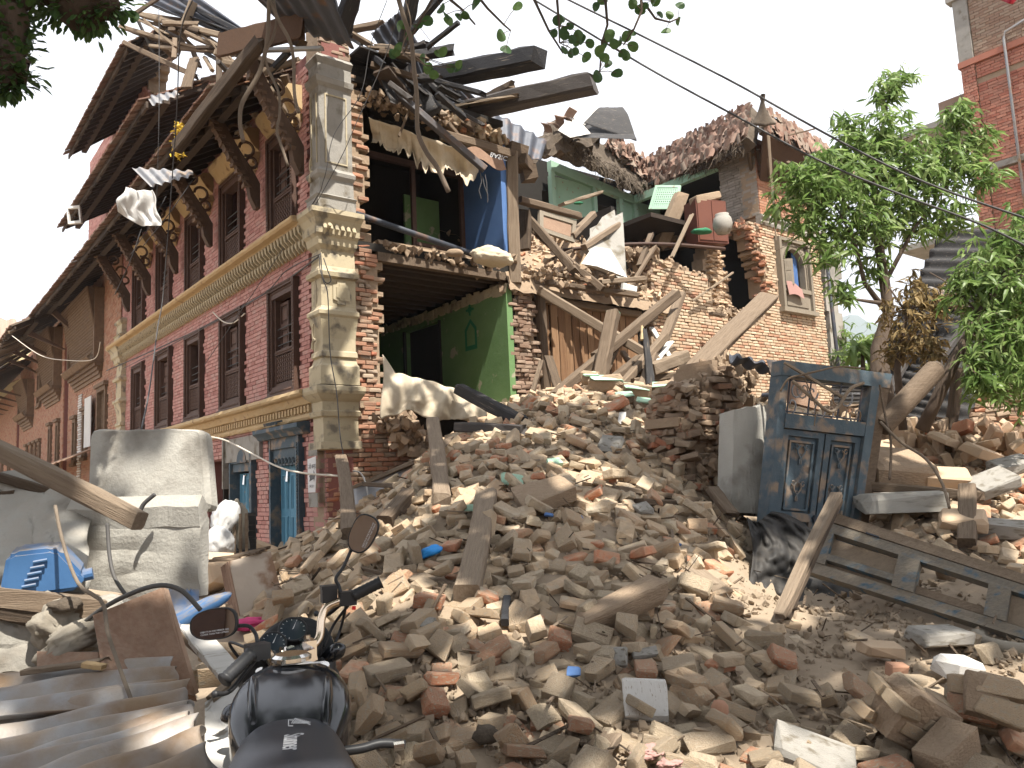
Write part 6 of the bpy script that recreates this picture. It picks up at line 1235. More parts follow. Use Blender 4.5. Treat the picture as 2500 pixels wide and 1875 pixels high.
# lying blue door frame
ld = thing('fallen_door', 'long faded blue panelled door lying tilted across the right rubble', 'door', Matrix.Translation(P(2250, 1400, 6)))
Q = Qf((2022, 1246, 6.35), (2620, 1440, 5.1), (2600, 1590, 5.0), (1976, 1396, 6.1)); I_ = rel(ld, Matrix())
qpart('edge_board', [(-.01, 1, 0, .16, -.09, .0, .8)], m_wood, ld, Q, I_); qpart('top_rail', [(0, 1, .18, .33, -.07, .0, .6)], m_fade, ld, Q, I_); qpart('bottom_rail', [(-.02, 1, .84, 1, -.07, .0, .8)], m_fade, ld, Q, I_); qpart('middle_rail', [(-.01, .42, .66, .76, -.06, .01, .5)], m_fade, ld, Q, I_)
for (a, b) in ((.0, .06), (.36, .45), (.72, .8)): qpart('stile', [(a, b, .33, .84, -.06, .012, .6)], m_fade, ld, Q, I_)
qpart('panel', [(.06, .36, .38, .64, -.05, -.03, .9)], m_wood, ld, Q, I_); qpart('panel', [(.06, .36, .77, .83, -.05, -.03, .6)], m_wood, ld, Q, I_); qpart('panel', [(.8, 1.0, .36, .8, -.05, -.03, .95)], m_wood, ld, Q, I_); qpart('split_panel', [(.45, .72, .68, .8, -.05, -.03, .7)], m_wood, ld, Q, I_)
q = MB(); qbox(q, Q, .2, .26, .155, .175, 0, .012, .2); part('hinge', q, m_dtin, ld, I_); qpart('gap_shade_panel', [(.0, 1, .16, .178, -.08, -.03, .1)], m_dark, ld, Q, I_)  # black strip paints the shade between edge board and rail
blob('round pale stone showing through the gap of the fallen door', P(2312, 1395, 5.95), (.16, .13, .17), m_mud, 'round_stone', 'stone', 12, 3, .2)
# right rubble: timbers, tyre, concrete slab
T('horizontal weathered rail behind the fallen door', (2108, 1186, 7.9), (2405, 1212, 7.3), .12, .09, tint=.55)
T('short upright post behind the fallen door', (2362, 1190, 7.3), (2360, 1325, 6.9), .14, .1, tint=.5, broken=0)
chunk('thick grey concrete slab behind the blue door', 2200, 1228, 7.6, (.78, .3, .2), m_conc, 'concrete_slab', 'slab', (0, 0, -.05), 80)
chunk('wide cracked wall slab right of the blue door', 2190, 1140, 8.1, (.7, .5, .2), m_mud, 'wall_slab', 'slab', (.5, .1, .2), 81)
for i, (a, b, Y, s, l_) in enumerate(((2310, 1165, 8, .4, 'grey slab in the middle of the right rubble'), (2420, 1180, 7.8, .42, 'grey slab at the right end of the right rubble'), (2395, 1105, 9, .4, 'grey slab high at the back of the right rubble'), (2470, 1135, 8.5, .4, 'slab cut by the right edge of the picture'), (2350, 1270, 7.0, .36, 'slab under the horizontal rail'), (2450, 1290, 7.0, .4, 'flat slab right of the upright post'), (2150, 1098, 9.2, .3, 'small bright slab near the door head side'))): chunk(l_, a, b, Y, (s, s * .7, .12), m_gplast if i % 2 else m_hp, 'wall_slab', 'slab', (R.uniform(.2, .6), R.uniform(-.3, .3), R.uniform(-.6, .6)), 90 + i)
q = MB(); ring = [Vector((.19 * math.cos(a * .3927), .19 * math.sin(a * .3927), 0)) for a in range(17)]; q.tube(ring, .055, 10, .5, cap=False); solo('cloth_ring', q, m_sack, 'dusty thick ring lying on the earth at the right edge', 'ring', Matrix.Translation(P(2470, 1570, 5.2)) @ Euler((.1, .05, 0)).to_matrix().to_4x4(), smooth=True)
blob('crumpled faded pink cloth at the bottom of the slope', P(1590, 1835, 4.0), (.2, .14, .06), m_purp, 'pink_cloth', 'cloth', 15, 4, .7, (0, 0, .4), 9)
blob('second faded pink rag at the bottom edge', P(1640, 1862, 3.9), (.14, .1, .05), m_purp, 'pink_rag', 'rag', 16, 4, .7, (0, 0, .4), 9)
# arrow sign on the corner
Q = Qf(F1 @ Vector((.30, .135, .44)), F1 @ Vector((.03, .135, .47)), F1 @ Vector((.03, .13, -.02)), F1 @ Vector((.30, .13, -.02)))
sg = thing('arrow_sign', 'white paper sign with a grey arrow pointing right on the brick corner', 'sign', F1 @ TRS((.16, .13, .2)))
inv = rel(sg, Matrix()); q = MB(); q.add([Q(a, b) for a, b in ((0, 0), (1, 0), (.98, .62), (.84, 1.0), (0, 1))] + [Q(a, b, -.004) for a, b in ((0, 0), (1, 0), (.98, .62), (.84, 1.0), (0, 1))], [(4, 3, 2, 1, 0), (5, 6, 7, 8, 9)], .9); part('paper', q, m_cloth, sg, inv)
m_sgrey = material('sign_grey', [(.08, .08, .085), (.12, .12, .12)], .8, 5, .1, 0)
q = MB(); ar = [(.18, .5), (.72, .47), (.74, .36), (.93, .52), (.74, .72), (.73, .62), (.2, .68), (.26, .59)]; q.add([Q(a, b, .003) for a, b in ar], [tuple(range(8))], .5); part('arrow', q, m_sgrey, sg, inv)
def ft(s, u, v, size): 
    X = (Q(1, v) - Q(0, v)).normalized(); Z = Vector((0, 0, 1)); N_ = X.cross(Z); p = Q(u, v, .004); M = Matrix(((X.x, Z.x, N_.x, p.x), (X.y, Z.y, N_.y, p.y), (X.z, Z.z, N_.z, p.z), (0, 0, 0, 1)))
    return text(s, size, inv @ M, m_sgrey, None, 'lettering', sg)
ft('गली बन्द', .5, .26, .085); ft('। ब ा। ।', .45, .82, .06)
q = MB(); q.box(.02, .30, .112, .125, -.22, -.03, .4); q.box(.02, .30, .112, .12, .48, .56, .4); part('grey_backing', q, m_gplast, sg, rel(sg, F1))
# things at the house front on the left: sacks, crate, board
# ================================================================== trees and leaves
def leaf_proto(name, mat, L, Wd, k, tint, curl=.2, seg=3, drip=0):
    vs = []; 
    for i in range(seg + 1):
        u = i / seg; w_ = Wd * (math.sin(math.pi * min(1, u * .92 + .06)) ** .8 if not drip else (math.sin(math.pi * min(1, (u * .85 + .1))) ** .6)) * .5
        z = -curl * u * u * L
        vs += [(u * L, -w_, z + .15 * w_), (u * L, 0, z), (u * L, w_, z + .15 * w_)]
    fs = []
    for i in range(seg):
        for j in (0, 1): fs.append((i * 3 + j, i * 3 + j + 1, (i + 1) * 3 + j + 1, (i + 1) * 3 + j))
    mb = MB(); mb.add(vs, fs, tint); return mb.mesh(name, mat)
PEACH = [leaf_proto('leaf', m_leaf, 1, .24, i, t_, .3 + .15 * i, 3) for i, t_ in enumerate((.15, .4, .65, .9, .5))]
def sprig(its, p, d, n, L, nv=5, droop=.6, wl=1):
    """leaves fanned round the end of a twig"""
    for i in range(n):
        a = R.uniform(0, 6.283); e = Vector((math.cos(a), math.sin(a), R.uniform(-droop, .35))).normalized() * .9 + d * .5
        e.normalize(); q = e.to_track_quat('X', 'Z').to_matrix().to_4x4(); l = L * R.uniform(.7, 1.25)
        its.append((Matrix.Translation(p - d * R.random() * .2) @ q @ Matrix.Rotation(R.gauss(0, .6), 4, 'X') @ Matrix.Diagonal((l, l * wl, l, 1)), R.randrange(nv)))
def make_tree(label, blobs, trunk, branches, nleaf, L, protos, mat, name='tree', cat='tree', lim=250, droop=.7, cl=7, density=None, twigs=True):
    tr = thing(name, label, cat, Matrix.Translation(pt(trunk[0][0]))); inv = rel(tr, Matrix())
    q = MB(); q.tube([pt(p) for p, r in trunk], [r for p, r in trunk], 10, .5, cap=True); part('trunk', q, m_bark, tr, inv, smooth=True)
    for br in branches:
        q = MB(); q.tube([pt(p) for p, r in br], [r for p, r in br], 7, .5); part('branch', q, m_bark, tr, inv, smooth=True)
    its = []; tot = sum(b[4] for b in blobs); tw = MB()
    for (px, py, Y, r, wt, *fl) in blobs:
        c = P(px, py, Y)
        for i in range(int(nleaf * wt / tot / cl)):
            o = Vector((R.gauss(0, 1), R.gauss(0, 1), R.gauss(0, 1))); o = o.normalized() * (R.random() ** .4) * r * 1.2; o.z *= .8; p = c + o
            d = Vector((o.x * .5 / r + R.gauss(0, .3), o.y * .5 / r + R.gauss(0, .3), R.uniform(-.5, .4))).normalized(); sprig(its, p, d, cl, L, len(protos), droop)
            if twigs: tw.tube([p - d * L * .2, p - d * L * .8 + Vector((0, 0, -.02)), p - d * L * 1.4], [.002, .003, .004], 3, .5, cap=False)
    its = [(inv @ M, k) for M, k in its]
    pieces('leaf', tr, its, protos, mat, lim, joined='crown', base=LM(tr))
    if twigs: part('twigs', tw, m_bark, tr, inv, kind='stuff')
    return tr
make_tree('slender green tree with long drooping leaves in front of the brick house', [(2040, 470, 10.4, .62, 5), (1965, 480, 10.2, .45, 3), (2120, 400, 10.8, .6, 5), (2150, 330, 10.9, .45, 3), (2180, 480, 10.8, .6, 5), (2250, 420, 10.9, .5, 4), (2310, 400, 10.9, .42, 3), (2380, 350, 11, .26, 1.5), (2330, 300, 11, .3, 2), (2390, 430, 10.9, .3, 1.6), (2160, 230, 11, .28, 1.5), (2190, 195, 11.1, .14, .5), (2225, 180, 11.1, .1, .25), (2070, 300, 10.8, .2, .7), (2000, 420, 10.3, .35, 1.6), (1930, 430, 10.0, .22, .8), (2060, 560, 10.3, .4, 2), (2130, 560, 10.5, .45, 2.2), (2240, 520, 10.8, .42, 2.2), (2330, 520, 10.8, .32, 1.4), (2020, 620, 10.1, .26, .9), (2050, 700, 10.2, .24, .7), (1985, 560, 10.0, .2, .5), (2120, 650, 10.5, .26, .7), (2080, 360, 10.6, .3, 1.4)],
    [((2165, 1040, 10.2), .16), ((2150, 930, 10.3), .13), ((2145, 850, 10.4), .1), ((2170, 760, 10.5), .075), ((2155, 660, 10.5), .065), ((2140, 560, 10.6), .055), ((2135, 440, 10.7), .04), ((2150, 330, 10.9), .025), ((2175, 210, 11.1), .008)],
    [[((2170, 770, 10.5), .045), ((2110, 690, 10.4), .03), ((2090, 600, 10.3), .02), ((2040, 500, 10.3), .01)], [((2160, 690, 10.5), .035), ((2230, 560, 10.7), .025), ((2330, 430, 10.9), .01)], [((2150, 600, 10.5), .03), ((2050, 480, 10.3), .015), ((1960, 450, 10.1), .006)], [((2140, 450, 10.7), .02), ((2240, 400, 10.9), .012), ((2350, 340, 11), .005)], [((2150, 740, 10.4), .03), ((2080, 730, 10.3), .015), ((2020, 720, 10.1), .006)], [((2165, 640, 10.5), .02), ((2080, 620, 10.3), .01), ((1920, 600, 10.0), .005), ((1890, 615, 9.9), .003)]],
    7000, .165, PEACH, m_leaf)
DRY = [leaf_proto('leaf', m_dryleaf, 1, .26, i, t_, .5) for i, t_ in enumerate((.2, .6, .9))]
make_tree('withered brown sapling drooping between the brick house and the dark shed', [(2210, 780, 9.5, .35, 2), (2250, 850, 9.3, .25, 1), (2290, 740, 9.6, .22, 1), (2190, 860, 9.6, .22, 1), (2230, 720, 9.6, .25, 1.2), (2280, 880, 9.2, .14, .5)], [((2205, 1050, 9.6), .05), ((2190, 900, 9.6), .04), ((2215, 760, 9.5), .02), ((2290, 715, 9.5), .012), ((2380, 800, 9.0), .008)], [[((2200, 860, 9.6), .02), ((2260, 800, 9.5), .01), ((2285, 880, 9.3), .006)], [((2210, 760, 9.5), .015), ((2170, 700, 9.6), .01)]], 1300, .11, DRY, m_dryleaf, 'sapling', 'sapling', 60, 1.0)
make_tree('leafy green shrub hanging in from the right edge', [(2440, 690, 8.6, .5, 4), (2390, 720, 8.5, .32, 2), (2480, 820, 8.3, .5, 4), (2420, 830, 8.2, .35, 2.5), (2470, 930, 8.1, .42, 3), (2410, 920, 8.0, .22, 1.3), (2500, 600, 8.8, .45, 3), (2350, 690, 8.6, .14, .5), (2450, 620, 8.7, .3, 1.5), (2530, 740, 8.5, .5, 3), (2380, 870, 8.1, .14, .5)],
    [((2250, 1050, 8.6), .07), ((2280, 990, 8.5), .065), ((2330, 880, 8.4), .06), ((2370, 810, 8.4), .05), ((2420, 720, 8.5), .04), ((2500, 600, 8.8), .03)], [[((2330, 880, 8.4), .02), ((2420, 860, 8.2), .012), ((2500, 870, 8.1), .008)], [((2370, 810, 8.4), .02), ((2440, 900, 8.2), .01)], [((2270, 665, 8.9), .006), ((2330, 700, 8.7), .01), ((2400, 780, 8.4), .014)]],
    4200, .14, PEACH, m_leaf, 'shrub', 'shrub')
make_tree('small bright green banana like plant behind the blue door', [(2105, 850, 12, .22, 1.0)], [((2110, 960, 12), .05), ((2105, 850, 12), .02)], [], 40, .4, PEACH, m_leaf, 'young_plant', 'plant', 60, .2, twigs=False)
make_tree('low leafy bush behind the brick house corner', [(2080, 830, 20, .6, 1), (2075, 880, 19.5, .5, 1), (2150, 905, 14, .25, .5), (2185, 880, 14, .2, .4)], [((2080, 990, 20), .06), ((2080, 850, 20), .03)], [], 900, .22, PEACH, m_leaf, 'bush', 'bush', 20)
for i in range(7): pass
# overhead tree: limbs, crown above and behind the camera, moss clad bough at the top left
HEART = []
for i, t_ in enumerate((.3, .5, .75, .95)):
    o = []; n = 12
    for k in range(n):
        a = 2 * math.pi * k / n; r_ = .5 * (1 - .12 * math.cos(a)); o.append((.5 - math.cos(a) * .5 * (1.0 if math.cos(a) < 0 else .92), math.sin(a) * .42, -.08 * math.sin(a * 2) - .06 * (1 - math.cos(a))))
    o.append((1.12, 0, -.12)); vs = [(.5, 0, .02)] + o[:6] + [] ; ring_ = o[:12]
    mb = MB(); vs = [(.5, 0, .03)] + ring_; mb.add(vs, [(0, 1 + k, 1 + (k + 1) % 12) for k in range(12)], t_); HEART.append(mb.mesh('leaf', m_leafd))
QL = []
for i in range(3):
    mb = MB(); mb.add([(0, 0, 0), (.3, -.42, .03), (.75, -.36, 0), (1.05, 0, -.1), (.75, .36, 0), (.3, .42, .03)], [(0, 1, 2, 3), (0, 3, 4, 5)], .2 + .3 * i); QL.append(mb.mesh('leaf', m_leafd))
big = thing('pipal_tree', 'large overhanging tree with heart shaped leaves spreading over the street', 'tree', Matrix.Translation(Vector((-5.2, .6, -1.7))))
inv = rel(big, Matrix()); TB = Vector((-5.2, .6, -1.7))
q = MB(); q.tube([TB + Vector((0, 0, -.3)), TB + Vector((.1, 0, 2)), TB + Vector((.4, .1, 5)), TB + Vector((.9, .3, 7.5)), TB + Vector((1.6, .8, 9.5))], [.75, .6, .5, .4, .3], 14, .4); part('trunk', q, m_bark, big, inv, smooth=True)
LIMB = [[(-4.9, .7, 2.6), (-3.8, 1.6, 4.2), (-2.4, 2.6, 6.3), (0, 4, 7.8), (2.2, 5, 8.4)], [(-4.6, .8, 4.5), (-4.4, 3, 6.6), (-4.4, 6, 8.2), (-3.8, 9, 9.2)], [(-4.2, 1, 6), (-2, -1, 8), (1.5, -2.5, 9), (4, -3, 9.2)], [(-2.6, 2.4, 6.0), (-1.6, 5, 7.6), (-.5, 8, 8.8), (0, 9.6, 9.3)], [(-4.4, .8, 5.4), (-5.6, 3, 7), (-7, 6, 8)], [(0, 4, 7.8), (3, 3, 8.6), (6, 2.5, 8.8)]]
for L_ in LIMB:
    q = MB(); n = len(L_); q.tube([Vector(p) for p in L_], [.24 * (1 - i / n) + .03 for i in range(n)], 8, .4); part('limb', q, m_bark, big, inv, smooth=True)
its = []
def shadeD(x, y):
    """leafy cover wanted above ground point x, y"""
    lim = 11.9 - max(0, x - .5) * .8
    if x > 3.9: lim = 7.2
    if y > lim or x < -9: return 0
    return 1
cnt = 0
for i in range(42000):
    z = R.uniform(7.2, 9.8); gx_ = R.uniform(-9.5, 7.5); gy_ = R.uniform(-1.5, 12.5)
    # unseen crown laid out by the ground shade wanted; noise opens gaps for sun
    c = noise.noise(Vector((gx_ * .8, gy_ * 1.1, 2.0))) + .6 * noise.noise(Vector((gx_ * 2.0, gy_ * 2.6, 9.0)))
    if c < -.15 or not shadeD(gx_, gy_ + R.gauss(0, .25)): continue
    x = gx_ + SD.x / SD.z * (z + .4); y = gy_ + SD.y / SD.z * (z + .4)
    l = R.uniform(.16, .27)
    its.append((inv @ TRS((x, y, z), (R.gauss(0, .5), R.gauss(.2, .5), R.uniform(0, 6.28)), (l, l, l)), R.randrange(3)))
its = [it for it in its if (lambda p: p.y <= .5 or p.z / p.y > .68)(LM(big) @ it[0].to_translation())]  # crown leaves that would hang in view are dropped
pieces('leaf', big, its, QL, m_leafd, 0, joined='crown')
# hanging leafy twigs seen against the sky
tw = [([(1150, -30), (1190, 20), (1230, 60), (1247, 75)], [(1225, 85), (1235, 120), (1262, 15)]), ([(1300, -10), (1340, 75), (1375, 130)], [(1352, 80), (1377, 82), (1392, 62), (1398, 95), (1378, 120), (1395, 130)]),
      ([(1360, 0), (1365, 60), (1366, 105)], [(1362, 50), (1370, 40), (1376, 75), (1408, 100), (1420, 95), (1440, 105), (1430, 140), (1405, 125), (1412, 85), (1425, 85)]),
      ([(1478, 0), (1483, 60), (1470, 100), (1464, 175)], [(1488, 85), (1475, 105), (1465, 125), (1475, 140), (1485, 155), (1505, 178), (1460, 185), (1500, 105), (1515, 100), (1520, 130), (1530, 135), (1545, 112), (1455, 15), (1470, 0)]),
      ([(1565, 0), (1567, 25), (1548, 70), (1522, 110)], [(1530, 88), (1540, 80), (1572, 12), (1545, 8), (1562, 25), (1600, 6)]), ([(1575, 10), (1600, 45), (1635, 54), (1655, 45)], [(1612, 35), (1625, 75), (1635, 35), (1657, 52), (1660, 12), (1600, 0)]),
      ([(1100, 0), (1130, 25), (1160, 60)], [(1120, 40), (1135, 38), (1160, 8), (1090, 35), (1075, 20)]), ([(1060, -10), (1020, 60), (985, 130), (965, 140)], [(1042, 50), (1020, 60), (975, 62), (1000, 85), (960, 130), (1035, 145), (1045, 165), (1115, 165), (1100, 165), (975, 110), (1095, 50), (1070, 130)])]
hb = thing('hanging_branch', 'hanging twigs with round heart shaped leaves along the top of the picture', 'branch', Matrix.Translation(P(1400, 0, 6)))
inv2 = rel(hb, Matrix())
for k, (tp, lv) in enumerate(tw):
    Y = 5.6 + .25 * (k % 3); q = MB(); pts = [P(a, b, Y) for a, b in tp]; q.tube(pts, [.012 - .008 * i / len(pts) for i in range(len(pts))], 5, .4); part('twig', q, m_bark, hb, inv2, smooth=True)
    for (a, b) in lv:
        p = P(a, b, Y + R.uniform(-.1, .1)); l = R.uniform(.075, .105); M = Matrix.Translation(p) @ Euler((rad(90) + R.gauss(0, .4), R.uniform(-.9, 2.2), R.gauss(0, .4))).to_matrix().to_4x4() @ Matrix.Diagonal((l, l, l, 1)) @ Matrix.Translation((-.5, 0, 0))
        o = link('leaf', HEART[R.randrange(4)], hb, inv2 @ M)
        q = MB(); near = min(pts, key=lambda t: (t - p).length); q.tube([near, p.lerp(near, .5) + Vector((0, 0, .01)), p], .003, 4, .5); part('leaf_stalk', q, m_bark, hb, inv2)
hb2 = thing('leafy_twig', 'sunlit green leaves on a thin twig hanging before the torn roof', 'branch', Matrix.Translation(P(985, 100, 6)))
for (a, b) in ((975, 60), (978, 108), (955, 130), (1040, 158), (1072, 135), (1112, 165), (1046, 180), (318, 0), (330, 12)):
    p = P(a, b, 5.8); l = R.uniform(.07, .09); link('leaf', PEACH[3] if a < 400 else HEART[3], hb2, rel(hb2, Matrix.Translation(p) @ Euler((rad(90) + R.gauss(0, .4), R.uniform(-.9, 2.2), 0)).to_matrix().to_4x4() @ Matrix.Diagonal((l, l, l, 1))))
q = MB(); q.tube([P(1000, -10, 5.8), P(990, 60, 5.8), P(985, 110, 5.8), P(1040, 160, 5.8), P(1100, 165, 5.8)], .004, 5, .5); part('twig', q, m_bark, hb2, rel(hb2, Matrix()))
# aerial roots
rt_ = [('pale bare hanging root, leftmost of those over the eaves', [(657, -30), (655, 60), (650, 115), (632, 180), (592, 250), (586, 300), (594, 345)], .017), ('thin forked root hanging between two others over the carved windows', [(668, 0), (675, 50), (665, 95), (648, 130), (655, 170), (680, 225), (683, 280), (676, 320), (690, 365), (703, 405)], .011), ('right hand pale root hanging in front of the corner strut', [(655, -10), (680, 50), (705, 95), (716, 140), (718, 215), (722, 250), (730, 275)], .014),
       ('long dark liana curving down over the torn corner', [(968, -20), (985, 40), (1003, 95), (1010, 160), (1018, 240), (1020, 320), (1040, 370), (1068, 410), (1095, 468)], .018), ('thin tendril beside the long liana', [(990, 0), (1003, 60), (985, 105), (985, 130), (1010, 150)], .006)]
for l_, pl, r_ in rt_:
    k = [(a, b, 5.6) for a, b in pl]; vine(l_, k, r_, m_bark, 'aerial_root', 'root', tint=.95)
# mossy bough top left
def bough(label, pl, rr_, nm):
    t_ = thing(nm, label, 'bough', Matrix.Translation(P(*pl[0]))); iv = rel(t_, Matrix()); q = MB()
    pts = [P(*p) for p in pl]; fine = []; fr = []
    for i in range(len(pts) - 1):
        for k in range(6): f = k / 6; fine.append(pts[i].lerp(pts[i + 1], f) + Vector((R.gauss(0, .012), R.gauss(0, .012), R.gauss(0, .012)))); fr.append((rr_[i] * (1 - f) + rr_[i + 1] * f) * R.uniform(.85, 1.15))
    q.tube(fine, fr, 12, .2); part('bark', q, m_bark, t_, iv, smooth=True)
    its = []
    for i in range(900):
        j = R.randrange(len(fine)); d = Vector((R.gauss(0, 1), R.gauss(0, 1), R.gauss(-.25, 1))).normalized(); p = fine[j] + d * fr[j] * R.uniform(.8, 1.35) + Vector((R.gauss(0, .03), 0, 0)); l = R.uniform(.02, .06)
        its.append((iv @ Matrix.Translation(p) @ d.to_track_quat('X', 'Z').to_matrix().to_4x4() @ Matrix.Diagonal((l, l * .6, l, 1)), R.randrange(3)))
    pieces('moss_leaf', t_, its, QL, m_leafd, 0, joined='moss')
bough('dark bark bough hanging down at the top left corner', [(5, -60, 3.4), (22, 20, 3.4), (30, 90, 3.4), (28, 150, 3.4), (30, 190, 3.4), (12, 225, 3.4)], [.11, .075, .055, .065, .05, .01], 'bark_bough')
bough('moss clad bough end hanging beside it at the top left', [(60, -90, 3.5), (150, -40, 3.5), (190, 0, 3.5), (235, 15, 3.5), (285, 0, 3.5)], [.14, .13, .13, .08, .02], 'mossy_bough')
for i, (a, b) in enumerate(((188, 52), (220, 65), (303, 32), (70, 27), (332, 28))):
    l = .06; solo_ = link('leaf', HEART[i % 4], None, Matrix.Translation(P(a, b, 3.6)) @ Euler((rad(90), R.uniform(1, 2), 0)).to_matrix().to_4x4() @ Matrix.Diagonal((l, l, l, 1))); tag(solo_, ('leftmost', 'second from the left', 'fourth from the left', 'first at the corner', 'rightmost')[i] + ' of the round leaves dangling under the mossy bough', 'leaf', 'leaves under the mossy bough')
# cables
def cable(label, pl, r=.012, mat=None, sagY=None, name='cable'): return vine(label, pl, r, mat or m_wire, name, 'cable', n=40)
cable('upper black power cable crossing the sky to the right', [(1200, -95, 9.5), (1395, 3, 9.3), (1600, 104, 9.1), (1800, 206, 8.9), (2060, 350, 8.6), (2270, 450, 8.4), (2540, 545, 8.2)], .012)
cable('lower black power cable crossing the sky to the right', [(1180, -72, 9.5), (1308, 2, 9.4), (1580, 165, 9.1), (1800, 285, 8.9), (2000, 392, 8.7), (2200, 475, 8.5), (2400, 550, 8.3), (2540, 620, 8.2)], .012)
cable('cable swagged along the pink wall under the cornice', [(260, 905, 20), (420, 835, 16.5), (560, 765, 13.9), (690, 690, 12.0), (780, 625, 10.85)], .014)
cable('second cable along the pink wall', [(300, 900, 19.5), (500, 800, 14.9), (640, 720, 12.5), (700, 660, 11.7), (782, 620, 10.8)], .008)
cable('cable dropping down the corner pilaster', [(783, 618, 10.6), (788, 680, 10.6), (800, 720, 10.6), (806, 860, 10.6), (822, 960, 10.5), (830, 1060, 10.4), (842, 1130, 10.3)], .008)
cable('looped cable knot on the corner pilaster', [(780, 625, 10.5), (782, 660, 10.5), (795, 690, 10.5), (808, 685, 10.5), (800, 660, 10.5), (790, 630, 10.5)], .007)
cable('dark cable hanging from the eaves to the concrete block', [(470, 0, 9), (440, 90, 9.5), (430, 300, 11), (400, 700, 12), (385, 800, 11), (365, 950, 9), (345, 1050, 6.5)], .009)
cable('dark wire stretched beside the pilaster', [(945, 0, 10), (905, 110, 10.3), (880, 230, 10.4), (815, 330, 10.5), (790, 440, 10.6), (742, 530, 11.2), (500, 890, 14)], .006)
cable('second dark wire stretched beside the pilaster', [(980, 0, 10), (940, 140, 10.3), (870, 300, 10.4), (835, 380, 10.5), (770, 500, 10.9), (735, 550, 11.3)], .006)
for i, (a, b, c_, d_) in enumerate(((388, 20, 380, 560), (405, 480, 320, 620), (470, 440, 350, 600), (345, 560, 280, 720))): cable('thin wire slanting under the left eaves, number %s from the cross frame' % ('one', 'two', 'three', 'four')[i] if 0 else ('thin wire from the cross frame past the white cloth', 'thin wire behind the white cloth', 'thin wire from the yellow garland', 'lowest thin wire under the left eaves')[i], [(a, b, 12), ((a + c_) / 2 + 4, (b + d_) / 2, 12), (c_, d_, 12.5)], .006)
cable('pale twisted rope running from the shop hood down past the sign', [(500, 1065, 12), (550, 1075, 11.6), (620, 1110, 11), (680, 1140, 10.6), (740, 1155, 10.3), (830, 1162, 10.1)], .013, m_pale)
cable('white cable dropping behind the motorcycle mirror', [(862, 1150, 9.6), (880, 1155, 9.6), (893, 1180, 9.5), (902, 1235, 9.2), (905, 1262, 9.0)], .01, m_cloth)
cable('pale wire loop tied on the pink wall', [(520, 762, 14.3), (545, 785, 14.0), (570, 788, 13.7), (598, 765, 13.3)], .012, m_pale)
cable('pale wire hanging along the left balcony', [(30, 820, 24), (100, 868, 23), (170, 880, 22), (230, 876, 20.5), (245, 835, 20)], .012, m_pale)
